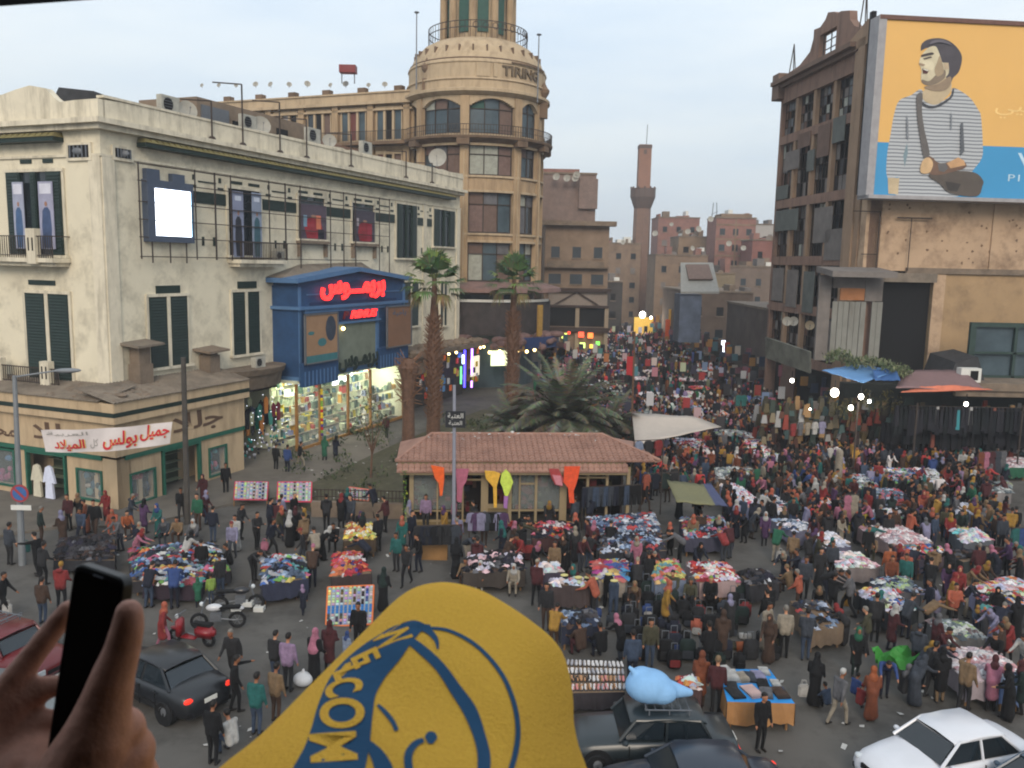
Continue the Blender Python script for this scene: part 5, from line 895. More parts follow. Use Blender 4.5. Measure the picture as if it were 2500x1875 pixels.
for (x, y, z, w_, h, cc, e, lab) in ((1572, 752, 2.4, 1.6, 1.9, (235, 240, 255), 3.0, 'bright white and red lit shop sign on the right of the street'), (1390, 706, 2.3, 3.2, 3.2, (200, 160, 70), .55, 'yellow lit stall front at the end of the alley'), (1605, 770, 2.2, .8, 1.2, (210, 225, 150), 1.0, 'green lit stall sign below the awning'), (2205, 848, 3.2, 1.8, .8, (150, 20, 36), .7, 'dark red lit sign cut by the right edge'), (1675, 720, 2.5, .7, .9, (236, 250, 236), 1.6, 'small pale green lit panel beyond the lamps')):
 q = G(x*1.1302, y*1.1302, z); b = MB().mat(bulb('panel %s' % (cc,), cc, e)); b.box(q.x-w_/2, q.x+w_/2, q.y, q.y+.12, q.z-h/2, q.z+h/2); b.mat(DARK); b.box(q.x-w_/2-.06, q.x+w_/2+.06, q.y+.12, q.y+.2, 0.0, q.z+h/2+.06); single('lit_panel', b, lab, 'lit sign')
for (x, y, z, h, cc, lab) in ((1443, 690, 4.5, 4.2, (196, 84, 40), 'tall orange cloth hanging at the alley mouth'), (1450, 668, 6.0, 3.0, (190, 150, 60), 'yellow and red strip hanging above the orange cloth'), (1362, 770, 3.4, 2.2, (168, 40, 44), 'red pennant on the thin pole beside the date palm')):
 q = G(x*1.1302, y*1.1302, z); b = MB().mat(M('cloth %s' % (cc,), cc, .9, .15)); b.box(q.x-.35, q.x+.35, q.y, q.y+.08, q.z-h, q.z); single('hanging_cloth', b, lab, 'cloth')
mt = Thing('minaret', V((27.6, 190, 0)), 'tall brown stone minaret with a flared balcony and square upper shaft', 'minaret'); MS = M('minaret stone', (122, 98, 86), .9, .1, .4, .2, dirt=(90, 74, 66), dirtamt=.5); MSU = M('minaret upper stone', (134, 100, 84), .9, .12, .5, .2); c = V((27.7, 190, 0))
b = MB().mat(MS); b.lathe(c, [(2.0, 0), (1.95, 14), (1.85, 24.8)], 8); mt.part('shaft', b)
b = MB().mat(M('balcony stone', (92, 78, 72), .9, .15)); b.lathe(c, [(1.85, 24.8), (2.0, 25.2), (2.5, 26.6), (2.75, 27.2), (2.75, 29.0), (2.4, 29.0), (2.4, 28.0), (.1, 28.0)], 16)
for i in range(12): a = 2*math.pi*i/12; b.tube(c+V((2.6*math.cos(a), 2.6*math.sin(a), 29)), c+V((2.6*math.cos(a), 2.6*math.sin(a), 29.45)), .3, .12, 5)
mt.part('balcony', b); b = MB().mat(MSU); b.box(c.x-1.32, c.x+1.32, 188.7, 191.3, 28, 38.3); b.mat(M('balcony stone', (92, 78, 72))); b.box(c.x-1.38, c.x+1.38, 188.6, 191.4, 37.5, 38.2); b.box(c.x-.35, c.x+.3, 188.62, 188.72, 36.3, 37.2); mt.part('upper_shaft', b); b = MB().mat(RUST); b.tube((c.x+.3, 190, 38), (c.x+.4, 190, 42.6), .07, k=5); mt.part('finial_rod', b)
b = MB().mat(GREYM); p = at(*ZM(1510, 490), 260); [b.tube((p.x+s_, 260, 18), (p.x+s_*.4, 260, p.z), .12, k=4) for s_ in (-1.2, 1.2)]; [b.tube((p.x-1, 260, 20+2*i), (p.x+1, 260, 21+2*i), .08, k=4) for i in range(5)]; single('radio_mast', b, 'small grey lattice mast on the far roofs right of the minaret', 'mast')
random.seed(91)
for i, (x, y) in enumerate(((1640, 540), (1680, 560), (1705, 555), (1735, 530), (1780, 590), (1815, 600), (1690, 600), (1520, 585), (1600, 565), (1460, 580))):
 dish(at(x, y, 158 if i != 4 else 166)-V((0, 0, 1)), rnd(.35, .6), (rnd(-.5, .5), -1, .3), 'far rooftop dish over the street, ' + ['above the tan house', 'beside the first brick wall', 'right of two near the brick tower', 'high beside the brick tower', 'left of the pair on the brick tower', 'right of the pair on the brick tower', 'lowest before the grey house', 'just left of the minaret', 'just right of the minaret', 'left of the alley'][i], group='dishes on the far roofs')
KA = G(982, 1152, 2.9); KB = G(1532, 1152, 2.9); KA.z = KB.z = 0; ku = (KB-KA).normalized(); kn = V((ku.y, -ku.x, 0)); KL = (KB-KA).length
KF = Frame(KA-kn*.75, ku, kn)
ko = Thing('tiled_kiosk', KF.P(KL/2, 0, 0), 'long low kiosk with a pink tiled roof and cream window posts', 'kiosk')
TILE = M('pink roof tile', (150, 116, 102), .85, .14, 1.5, .2, dirt=(100, 72, 64), dirtamt=.6); PST = M('cream kiosk post', (142, 126, 98), .8, .1, 2)
def tiles(b, u0, u1, n0, z0, n1, z1, rows, hipl=0, hipr=0, step=.27):
 k = int((u1-u0)/step)
 for i in range(k):
  a = u0+i*step; c = a+step*.94
  for j in range(rows):
   s0, s1 = j/rows, (j+1)/rows; cut0 = u0+hipl*s0; cut1 = u1-hipr*s0
   if a < cut0-.1 or c > cut1+.1: continue
   na, nb = n0+(n1-n0)*s0, n0+(n1-n0)*s1; za, zb = z0+(z1-z0)*s0, z0+(z1-z0)*s1; m = (a+c)/2; P = KF.P; d = random.uniform(-.008, .008)
   b.hexa([P(a, za-.03, na), P(m, za-.01, na), P(m, zb-.01, nb), P(a, zb-.03, nb), P(a, za+.035+d, na+.02), P(m, za+.1+d, na+.02), P(m, zb+.07+d, nb), P(a, zb+.0+d, nb)])
   b.hexa([P(m, za-.01, na), P(c, za-.03, na), P(c, zb-.03, nb), P(m, zb-.01, nb), P(m, za+.1+d, na+.02), P(c, za+.035+d, na+.02), P(c, zb+.0+d, nb), P(m, zb+.07+d, nb)])
random.seed(1); KR = KL+1.6
b = MB().mat(TILE); tiles(b, -.25, KL+.1, .78, 2.88, .5, 3.2, 2); tiles(b, -.3, KR, .55, 3.34, -2.2, 4.05, 11, 1.6, 2.3); ko.part('roof_tiles', b, kind='stuff')
b = MB().mat(TILE); P = KF.P
b.hexa([P(-.3, 3.3, -4), P(KR, 3.3, -4), P(KR, 3.3, .5), P(-.3, 3.3, .5), P(1.3, 4.02, -2.3), P(KR-2.3, 4.02, -2.3), P(KR-2.3, 4.02, -2.2), P(1.3, 4.02, -2.2)]); b.mat(PST); b.fb(KF, -.2, KL+.0, 3.12, 3.32, -3.8, .42); b.fb(KF, -.1, KL, 2.72, 2.88, .3, .62); ko.part('roof', b)
b = MB().mat(TILE)
for (p, q) in ((P(-.3, 3.38, .5), P(1.3, 4.1, -2.2)), (P(1.3, 4.1, -2.2), P(KR-2.3, 4.1, -2.2)), (P(KR-2.3, 4.1, -2.2), P(KR, 3.4, .5))): b.tube(p, q, .08, k=7)
ko.part('ridge', b)
for x, w_ in ((185, .2), (400, .08), (610, .09), (790, .34), (1000, .16), (1080, .07), (1215, .12), (1440, .34), (1640, .12), (1800, .12), (1975, .16)):
 u, _ = KF.at(ZA(x, 450)); q = MB().mat(PST); q.fb(KF, u-w_/2, u+w_/2, 0, 2.95, -.12, .08); ko.part('post', q)
def ku_(x): return KF.at(ZA(x, 450))[0]
b = MB().mat(PST); b.fb(KF, ku_(610), ku_(780), 2.3, 2.38, -.05, .05); b.fb(KF, ku_(820), ku_(990), .95, 1.15, -.05, .05); b.fb(KF, ku_(1010), ku_(1430), .8, .88, -.05, .05); b.fb(KF, ku_(1080), ku_(1200), 2.1, 2.18, -.05, .05); b.fb(KF, ku_(1560), ku_(1790), 2.4, 2.48, -.05, .05); b.fb(KF, 0, ku_(790), .3, .4, -.05, .05); b.fb(KF, ku_(190), ku_(600), .8, .86, -.05, .05); ko.part('window_rail', b)
b = MB().mat(M('kiosk panel', (112, 96, 66), .85, .15)); b.fb(KF, ku_(820), ku_(990), 0, .95, -.04, .04); b.fb(KF, 0.15, ku_(600), 0, .3, -.04, .04); ko.part('lower_panel', b)
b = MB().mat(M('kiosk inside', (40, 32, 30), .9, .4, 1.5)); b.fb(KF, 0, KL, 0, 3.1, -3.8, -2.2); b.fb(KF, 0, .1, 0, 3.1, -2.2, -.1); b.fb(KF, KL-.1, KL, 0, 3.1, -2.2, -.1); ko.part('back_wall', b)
b = MB().mat(TINT); random.seed(61)
for i in range(150): b.col = lin(random.choice([(110, 50, 50), (80, 60, 50), (96, 40, 46), (60, 60, 50), (70, 80, 60), (50, 50, 60)])); u = rnd(.2, KL-.5); z = rnd(.4, 2.6); b.fb(KF, u, u+rnd(.15, .4), z, z+rnd(.1, .35), -2.1+rnd(0, 1), -.9)
ko.part('shelved_goods', b, kind='stuff')
for i in range(2): b = MB().mat(M('clear glass', (200, 210, 210))); b.fb(KF, ku_((200, 1020)[i]), ku_((600, 1430)[i]), .9, 2.7, -.06, -.045); ko.part('pane', b)
for (xs, cc, lab) in (([(345, 290), (400, 300), (455, 310), (455, 420), (440, 540), (420, 545), (410, 440), (380, 400)], (214, 92, 40), 'orange scarf hanging from the kiosk eaves near its left end'), ([(545, 320), (660, 320), (640, 420), (610, 470), (600, 600), (560, 590), (560, 450)], (160, 92, 112), 'dusty pink shawl hanging behind the white pole of the kiosk'), ([(790, 335), (870, 340), (920, 360), (890, 460), (890, 640), (865, 640), (860, 470), (800, 400)], (206, 160, 60), 'yellow and brown scarf on the pale window frame of the kiosk'), ([(965, 325), (1000, 360), (1025, 430), (1000, 500), (980, 545), (955, 540), (940, 480), (918, 430), (930, 360)], (186, 206, 84), 'lime green ruffled scarf hanging from the kiosk eaves'), ([(950, 545), (985, 545), (975, 650), (945, 640)], (150, 104, 160), 'small purple cloth hung below the lime green scarf'), ([(1320, 320), (1400, 320), (1440, 400), (1430, 470), (1370, 450), (1340, 390)], (150, 62, 62), 'dark red shawl with white flowers under the kiosk eaves'), ([(1450, 300), (1580, 300), (1560, 400), (1545, 450), (1525, 500), (1530, 605), (1490, 600), (1480, 480), (1440, 430)], (208, 78, 44), 'bright orange red shawl hanging lowest from the kiosk eaves'), ([(1350, 370), (1420, 380), (1435, 460), (1380, 450)], (186, 120, 130), 'pink flowered cloth over the dark red shawl')):
 b = MB().mat(M('scarf %s' % (cc,), cc, .9, .2, 6, .4)); n = .82 if 'flowered' not in lab else .9; pts = [KF.at(ZA(*p), n) for p in xs]; b.poly(KF, pts[::-1], n-.04, n+.02); single('hanging_scarf', b, lab, 'scarf', group='scarves under the kiosk eaves')
b = MB().mat(TINT); random.seed(62)
for i in range(160): u = KF.at(ZA(130, 450), .8)[0]; b.col = lin(random.choice([(60, 110, 50), (100, 140, 50), (180, 190, 70), (40, 90, 50)])); z = rnd(.5, 3.0); p = P(u+rnd(-.1, .1), z, .8); d = V((rnd(-.12, .12), rnd(-.1, .1), rnd(-.1, .1))); b.add([p, p+V((.03, 0, .02)), p+d], [(0, 1, 2)])
single('tinsel_garland', b, 'green and yellow tinsel garland hanging at the left corner of the kiosk', 'garland')
b = MB().mat(M('pole paint', (132, 134, 146), .6, .08)); q0 = at(1108, 1290, 38.0); q1 = at(1103, 940, 38.0); b.tube((q0.x, 38.0, 0), (q0.x-.05, 38.0, q1.z), .09, .07, 8); sp_ = Thing('street_sign', (q0.x, 38, 0), 'pale street pole with a black street name plate in front of the kiosk', 'street sign'); sp_.part('pole', b)
s0 = at(1088, 1003, 37.9); s1 = at(1136, 1044, 37.9); b = MB().mat(M('black plate', (30, 32, 38), .5, .1)); fr_ = Frame((s0.x, 37.86, 0), (1, 0, 0), (0, -1, 0)); Lw = s1.x-s0.x; b.fb(fr_, 0, Lw, s1.z, s0.z, -.05, 0); sp_.part('plate', b)
sign('lettering', '\ufe94\ufe92\ufe98\ufecc\ufedf\ufe8d', WHITE, fr_, .1, Lw-.1, (s0.z+s1.z)/2, s0.z-.08, .01, sp_.root, sp_.loc, .01); sign('lettering', '\ufe94\ufe92\ufe98\ufecc\ufedf\ufe8d', WHITE, fr_, .15, Lw-.15, s1.z+.08, (s0.z+s1.z)/2-.06, .01, sp_.root, sp_.loc, .01)
GRASS = M('dry garden soil and grass', (70, 68, 50), .95, .35, 2.5, .6, dirt=(92, 84, 70), dirtamt=.8)
def ground_poly(name, pts, z, m, lab, kind='structure'):
 b = MB().mat(m); q = [G(*p) for p in pts]; b.add([(p.x, p.y, z) for p in q]+[(p.x, p.y, -.1) for p in q], [tuple(range(len(q)))[::-1], *[(i, (i+1) % len(q), (i+1) % len(q)+len(q), i+len(q)) for i in range(len(q))]]); return single(name, b, lab, None, kind=kind)
ground_poly('pavement', [(-200, 1340), (150, 1290), (330, 1290), (560, 1235), (700, 1215), (960, 1120), (940, 1060), (500, 1090), (-200, 1180)][::-1], .12, PAVE, 'raised pavement along the shop fronts')
ground_poly('garden_bed', [(690, 1222), (760, 1250), (985, 1262), (985, 1190), (1560, 1160), (1545, 1060), (1180, 1005), (985, 1082)][::-1], .22, GRASS, 'dusty garden bed with litter behind the kiosk')
b = MB().mat(STONE); q0, q1 = G(760, 1262), G(1000, 1268); b.hexa([q0, q1, q1+V((0, .3, 0)), q0+V((0, .3, 0)), q0+V((0, 0, .75)), q1+V((0, 0, .75)), q1+V((0, .3, .75)), q0+V((0, .3, .75))]); single('garden_wall', b, 'low grey garden wall left of the kiosk', 'wall')
b = MB().mat(RUST); [b.tube(q0.lerp(q1, i/26)+V((0, .5, 0)), q0.lerp(q1, i/26)+V((0, .5, 1.3)), .02, k=4) for i in range(27)]; b.tube(q0+V((0, .5, 1.25)), q1+V((0, .5, 1.25)), .025, k=4); b.tube(q0+V((0, .5, .9)), q1+V((0, .5, .9)), .025, k=4); single('garden_fence', b, 'thin iron fence behind the low garden wall', 'fence')
LEAFD = [(48, 62, 38), (62, 76, 46), (74, 84, 58), (40, 50, 36), (90, 92, 66)]
b = MB().mat(TINT); random.seed(71)
for i in range(90):
 p = G(rnd(700, 1540), rnd(1030, 1200)) if i < 50 else G(rnd(1130, 1540), rnd(1040, 1110)); leafcloud(b, p+V((0, 0, .4)), rnd(.5, 1.1), .5, rnd(.3, .6), 45, .14, LEAFD)
single('shrubs', b, 'straggly dark shrubs and ground cover in the garden bed', 'shrubs', kind='stuff')
b = MB().mat(M('litter paper', (176, 174, 170), .8, .2)); random.seed(72)
for i in range(330):
 if i < 110: p = G(rnd(700, 1540), rnd(1030, 1230), .26)
 elif i < 150: p = KF.P(rnd(1, KL-1), 3.9+rnd(0, .5), rnd(-2.0, -1.2))
 else: p = G(rnd(60, 2300), rnd(1290, 1860), .01)
 a = rnd(.03, .11); q = Euler((rnd(-.4, .4), rnd(-.4, .4), rnd(0, 6))).to_matrix(); b.add([p+q@V((-a, -a*.7, .03)), p+q@V((a, -a*.6, .03)), p+q@V((a*.8, a*.7, .05)), p+q@V((-a*.9, a*.6, .03))], [(0, 1, 2, 3)])
single('litter', b, 'scraps of white paper and plastic littering the ground', 'litter', kind='stuff')
TRK = M('palm trunk fibre', (96, 72, 58), .95, .3, 4, .6); BOOT = M('palm boots', (116, 86, 66), .95, .3, 5, .5)
def fan_palm(loc, htop, label, seed, s=1.0):
 random.seed(seed); t = Thing('fan_palm', loc, label, 'palm tree'); c = V(loc); b = MB().mat(TRK); hb = htop-2.9*s
 b.lathe(c, [(.52, 0), (.46, 2), (.44, hb*.45), (.5, hb*.6), (.36, hb*.8), (.2, hb), (.16, hb+1.2)], 14); t.part('trunk', b)
 b = MB().mat(BOOT)
 for i in range(330):
  z = hb*(.12+.72*i/330); a = i*2.4+rnd(-.2, .2); wd = .30 if z < hb*.45 else .42-.2*max(0, (z/hb-.62)/.22); r0 = .3; p = c+V((r0*math.cos(a), r0*math.sin(a), z)); d = V((math.cos(a), math.sin(a), .9)).normalized(); e = p+d*(wd+rnd(.1, .3)); w = V((-math.sin(a), math.cos(a), 0))*.07; b.hexa([p-w, p+w, e+w*.5, e-w*.5]+[x+V((0, 0, .05)) for x in (p-w, p+w, e+w*.5, e-w*.5)])
 t.part('trunk_boots', b, kind='stuff')
 b = MB().mat(TINT); top = c+V((0, 0, hb+1.0)); nl = 34
 for i in range(nl):
  a = i*2.399; el = rad(82-118*(i/nl)**1.15)+rnd(-.08, .08); d = V((math.cos(a)*math.cos(el), math.sin(a)*math.cos(el), math.sin(el))); side = d.cross(V((0, 0, 1))).normalized() if abs(d.z) < .98 else V((1, 0, 0)); up = side.cross(d)
  pl_ = 1.25*s; e = top+d*pl_-V((0, 0, .25*max(0, math.cos(el))*pl_)); dead = i > nl*.86; cols = [(112, 104, 72)] if dead else random.choice([[(86, 110, 66)], [(70, 94, 58)], [(108, 126, 72)], [(92, 112, 80)], [(62, 84, 54)]]); b.col = lin((104, 112, 66)); w = side*.03; b.add([top-w, top+w, e+w, e-w], [(0, 1, 2, 3)])
  for k in range(17):
   th = rad(-68+136*k/16); bd = (d*math.cos(th)+side*math.sin(th)).normalized(); Lb = (1.25 if not dead else .9)*s*(1-.25*abs(th)/1.3)*rnd(.85, 1.1); b.col = tuple(v*rnd(.75, 1.25) for v in lin(cols[0])); m1 = e+bd*Lb*.6+up*.04; m2 = e+bd*Lb-V((0, 0, (.35 if not dead else .7)*s*rnd(.4, 1.2))); ws = bd.cross(up).normalized()*.055*s; b.add([e, m1-ws, m1+ws, m2], [(0, 1, 2), (1, 3, 2)])
 t.part('crown', b)
p1 = V((-5.55, 59.8, 0)); fan_palm(p1, 13.3, 'tall fan palm with a shaggy trunk standing left, in front of the cream facade', 3, 1.1); fan_palm(V((.0, 71, 0)), 13.3, 'slimmer fan palm standing right, in front of the round tower', 5, 1.15)
t = Thing('dead_trunk', G(*K(882, 975)), 'bare ragged dead palm trunk left of the tall fan palm', 'tree trunk'); c = t.loc; b = MB().mat(TRK); b.lathe(c, [(.45, 0), (.38, 3), (.5, 4.8), (.7, 5.6), (.3, 6.2)], 12); t.part('trunk', b); b = MB().mat(BOOT); random.seed(8)
for i in range(90): a = rnd(0, 6.28); z = rnd(3.2, 6.2); p = c+V((.35*math.cos(a), .35*math.sin(a), z)); e = p+V((math.cos(a)*.6, math.sin(a)*.6, rnd(-.3, .8))); b.tube(p, e, .05, .02, 4)
t.part('ragged_stubs', b, kind='stuff')
def date_palm(loc, R_, Hc, n, label, seed):
 random.seed(seed); t = Thing('date_palm', loc, label, 'palm bush'); c = V(loc); b = MB().mat(TRK); b.lathe(c, [(.4, 0), (.36, Hc*.5), (.3, Hc*.55)], 10); t.part('trunk', b); b = MB().mat(TINT)
 for i in range(n):
  a = i*2.399+rnd(-.2, .2); el = rad(80-75*(i/n)); L_ = R_*rnd(.55, 1.1); pts = []; p = c+V((0, 0, Hc*.35)); d = V((math.cos(a)*math.cos(el), math.sin(a)*math.cos(el), math.sin(el))); base = random.choice([(88, 94, 78), (104, 108, 94), (78, 82, 68), (110, 106, 92), (92, 84, 70)])
  for k in range(9): pts.append(p.copy()); p = p+d*L_/8; d = (d-V((rnd(-.05, .05), rnd(-.05, .05), rnd(.14, .26)))).normalized()
  for k in range(8):
   b.col = tuple(v*rnd(.8, 1.2) for v in lin((104, 100, 74))); sd_ = (pts[k+1]-pts[k]).cross(V((0, 0, 1))).normalized(); w = sd_*.035; b.add([pts[k]-w, pts[k]+w, pts[k+1]+w, pts[k+1]-w], [(0, 1, 2, 3)])
   if k < 1: continue
   for j in range(5):
    q = pts[k].lerp(pts[k+1], j/5); ln = .75*math.sin(math.pi*min(1, (k+j/5)/8*.9+.1))+.15
    for s_ in (-1, 1):
     b.col = tuple(v*rnd(.7, 1.3) for v in lin(base)); e = q+sd_*s_*ln*.8+(pts[k+1]-pts[k]).normalized()*ln*.55-V((0, 0, ln*rnd(.1, .4))); w = (pts[k+1]-pts[k]).normalized()*.075; b.add([q-w, q+w, e], [(0, 1, 2)])
 t.part('fronds', b)
date_palm(G(*K(1215, 985)), 5.3, 5.6, 150, 'big bushy grey green date palm behind the kiosk', 3); date_palm(G(*K(1110, 975)), 3.4, 3.4, 50, 'small date palm clump left of the big bushy one', 4); date_palm(G(*K(1315, 980)), 3.6, 3.2, 56, 'low date palm clump right of the big bushy one', 6)
b = MB().mat(TRK); q = G(*K(1362, 985)); b.tube(q, q+V((-.05, 0, 8.2)), .09, .06, 6); single('thin_pole', b, 'thin brown pole carrying a red pennant beside the date palm', 'pole')
t = Thing('small_tree', G(905, 1175), 'thin leafed young tree in front of the lit show windows', 'tree'); b = MB().mat(TRK); c = t.loc; b.tube(c, c+V((.1, 0, 2.2)), .07, .05, 6); [b.tube(c+V((.1, 0, 1.6)), c+V((.1+dx, dy, 3.6)), .04, .015, 5) for dx, dy in ((.6, .2), (-.7, .1), (.1, -.6), (.3, .6), (-.3, -.4))]; t.part('trunk', b)
b = MB().mat(TINT); random.seed(33); [leafcloud(b, c+V((.1+dx, dy, z)), .6, .5, .5, 90, .08, [(60, 74, 48), (84, 92, 60), (48, 58, 42)]) for dx, dy, z in ((0, 0, 4.2), (.5, .2, 3.6), (-.6, 0, 3.4), (.7, -.2, 2.8), (-.3, .3, 2.7), (0, -.4, 5.0))]; t.part('crown', b)
LP = at(*K(46, 1180), 33.0); zt_ = at(*K(52, 812), 33.0).z; t = Thing('street_lamp', (LP.x, 33, 0), 'grey street lamp with a long curved arm at the left edge', 'street lamp'); LG = M('lamp post grey', (128, 132, 136), .5, .1, 3, metal=.3)
b = MB().mat(LG); b.tube((LP.x, 33, 0), (LP.x+.15, 33, zt_), .14, .08, 10); t.part('pole', b); a1 = at(*K(62, 808), 33); a2 = at(*K(120, 801), 33); a3 = at(*K(172, 800), 33); b = MB().mat(LG); b.tube((LP.x+.15, 33, zt_-.05), a2, .04, .035, 6); t.part('arm', b); b = MB().mat(LG); q = (a3-a2).normalized().to_track_quat('X', 'Z'); b.ball(a2.lerp(a3, .5), .55, .17, .1, q=q); t.part('lamp_head', b)
t = Thing('no_parking_sign', (LP.x, 32.8, 2), 'round blue and red no parking sign with a white plate on the lamp post', 'road sign'); c = at(*K(42, 1066), 32.7); fr_ = Frame((c.x, 32.7, 0), (1, 0, 0), (0, -1, 0)); disc = lambda r, n=24: [(r*math.cos(2*math.pi*i/n), c.z+r*math.sin(2*math.pi*i/n)) for i in range(n)]
b = MB().mat(M('sign red', (150, 60, 66), .5, .1)); b.poly(fr_, disc(.36), -.03, 0); t.part('rim', b); b = MB().mat(M('sign blue', (58, 96, 150), .5, .1)); b.poly(fr_, disc(.28), 0, .006); t.part('face', b); b = MB().mat(MATS['sign red']); P_ = fr_.P; b.hexa([P_(-.24, c.z+.17, .006), P_(-.17, c.z+.24, .006), P_(-.17, c.z+.24, .012), P_(-.24, c.z+.17, .012), P_(.17, c.z-.24, .006), P_(.24, c.z-.17, .006), P_(.24, c.z-.17, .012), P_(.17, c.z-.24, .012)]); t.part('slash', b); b = MB().mat(WHITE); b.fb(fr_, -.38, .42, c.z-.68, c.z-.48, -.03, 0); t.part('plate', b)
pp = at(*K(404, 1100), 38.8); b = MB().mat(M('dark pole', (70, 66, 62), .8, .2, 3)); b.tube((pp.x, 38.8, 0), (at(*K(396, 772), 38.8).x, 38.8, at(*K(396, 772), 38.8).z), .15, .12, 8); single('utility_pole', b, 'dark round utility pole at the right end of the white banner', 'pole')
rm = Thing('viewing_room', (0, -1, H-1.4), 'small dark room with an open window where the viewer stands', 'room'); DR = M('dim room paint', (96, 84, 74), .9, .1)
b = MB().mat(DR); b.box(-1.6, 1.6, -2.6, .34, H+.5, H+.65); rm.part('ceiling', b); b = MB().mat(DR); b.box(-1.6, 1.6, -2.6, .3, H-1.5, H-1.4); rm.part('floor', b)
b = MB().mat(DR); b.box(-1.6, -1.5, -2.6, .34, H-1.4, H+.5); b.box(1.5, 1.6, -2.6, .34, H-1.4, H+.5); b.box(-1.5, 1.5, -2.6, -2.5, H-1.4, H+.5); b.box(-1.5, 1.5, .2, .34, H-1.4, H-.62); rm.part('wall', b)
def D(p, d): return CP+ray(*p)*d
b = MB().mat(DARK); q = [D((-260, 34), .8), D((216, 0), .8), D((900, -50), .8), D((900, -120), .8), D((-260, -60), .8)]; b.add(q+[x+V((0, .04, .02)) for x in q], [(0, 1, 2, 3, 4), (9, 8, 7, 6, 5)]+[(i, i+5, (i+1) % 5+5, (i+1) % 5) for i in range(5)]); rm.part('window_lintel', b)
def capsule(b, a, c, r0, r1, k=10):
 b.tube(a, c, r0, r1, k, caps=True); b.ball(a, r0, k=k, r=6); b.ball(c, r1, k=k, r=6)
def grow(mb, voxel, smooth=4):
 me = mb.mesh('grown'); o = bpy.data.objects.new('grown', me); COL.objects.link(o)
 m = o.modifiers.new('r', 'REMESH'); m.mode = 'VOXEL'; m.voxel_size = voxel; s = o.modifiers.new('s', 'SMOOTH'); s.factor = .6; s.iterations = smooth
 bpy.context.view_layer.update(); out = bpy.data.meshes.new_from_object(o.evaluated_get(bpy.context.evaluated_depsgraph_get())); bpy.data.objects.remove(o); bpy.data.meshes.remove(me); out.materials.clear()
 out.polygons.foreach_set('use_smooth', [True]*len(out.polygons)); return out
SKN = M('hand skin', (176, 128, 110), .55, .12, 60, .12)
def h(x, y, d): return D(Z5(x, y), d)
hb = MB()
def chain(pts):
 for (a, c) in zip(pts, pts[1:]): capsule(hb, h(*a[:3]), h(*c[:3]), a[3], c[3], 14)
chain([(722, 792, .545, .0092), (716, 860, .547, .0104), (680, 1010, .55, .0118), (630, 1150, .552, .0140), (590, 1300, .556, .0170), (540, 1480, .56, .022), (460, 1700, .57, .030)])
chain([(385, 770, .602, .0072), (300, 880, .602, .0080), (170, 1050, .600, .0090), (60, 1190, .597, .0100), (-80, 1370, .592, .0118), (-60, 1650, .59, .016)])
chain([(350, 1190, .604, .0072), (250, 1215, .602, .0088), (140, 1270, .60, .0102), (20, 1400, .596, .0112), (-60, 1560, .592, .014)])
chain([(350, 1385, .602, .0072), (240, 1400, .60, .0086), (110, 1460, .598, .0098), (0, 1600, .594, .012)])
chain([(350, 1560, .60, .0068), (240, 1575, .598, .0078), (120, 1640, .595, .009), (60, 1760, .592, .012)])
for x, y, d, r in ((690, 1440, .575, .0150), (710, 1570, .58, .019), (640, 1620, .58, .026), (420, 1760, .59, .036), (200, 1720, .595, .034), (600, 1800, .59, .036), (30, 1700, .6, .03)): hb.ball(h(x, y, d), r, k=14, r=9)
capsule(hb, h(360, 1800, .59), h(300, 2600, .60), .040, .034, 16)
hm = grow(hb, .0028, 5); hm.materials.append(SKN); o = link('hand', hm); tag(o, 'out of focus hand in the near left corner gripping a black phone', 'person')

ph = Thing('phone', h(450, 1100, .572), 'black phone held upright in the hand, seen dark against the street', 'phone'); a, c, d_, e = h(425, 508, .578), h(700, 602, .566), h(585, 1660, .560), h(262, 1600, .572); nrm = (c-a).cross(d_-a).normalized(); nrm = nrm if nrm.y > 0 else -nrm; th = nrm*.008
b = MB().mat(M('phone black', (14, 14, 16), .35, 0, spec=.4)); k = 6; cor = []
for (p0, p1, p2) in ((e, a, c), (a, c, d_), (c, d_, e), (d_, e, a)):
 for i in range(k+1):
  s = i/k; v0 = (p0-p1).normalized()*.007; v1 = (p2-p1).normalized()*.007; cor.append(p1+v0*(1-s)**2+v1*s*s)
nn = len(cor); cen = sum(cor, V())/nn; ins = [x+(cen-x).normalized()*.0012-th*.12 for x in cor]; b.add(ins+cor+[x+th for x in cor], [tuple(range(nn))]+[(i, (i+1) % nn, (i+1) % nn+nn, i+nn) for i in range(nn)]+[(i+nn, (i+1) % nn+nn, (i+1) % nn+2*nn, i+2*nn) for i in range(nn)]+[tuple(range(3*nn-1, 2*nn-1, -1))]); ph.part('case', b)
b = MB().mat(M('phone screen', (8, 8, 10), .12, 0, spec=.5)); sc_ = [x+(cen-x)*.07-th*.15 for x in cor]; b.add(sc_, [tuple(range(nn))]); ph.part('screen', b); b = MB().mat(GREYM); m = a.lerp(c, .5)+(e-a).normalized()*.004-th*.16; t_ = (c-a).normalized()*.004; b.tube(m-t_, m+t_, .0006, k=6); ph.part('earpiece', b)
OUT = [(380, 1760), (470, 1662), (560, 1590), (650, 1500), (720, 1430), (800, 1350), (850, 1300), (890, 1272), (930, 1260), (970, 1258), (1020, 1268), (1060, 1285), (1110, 1315), (1150, 1343), (1190, 1376), (1215, 1410), (1230, 1455), (1238, 1510), (1240, 1560), (1250, 1610), (1268, 1660), (1300, 1760), (1280, 1880), (1100, 1960), (800, 1980), (520, 1900)]
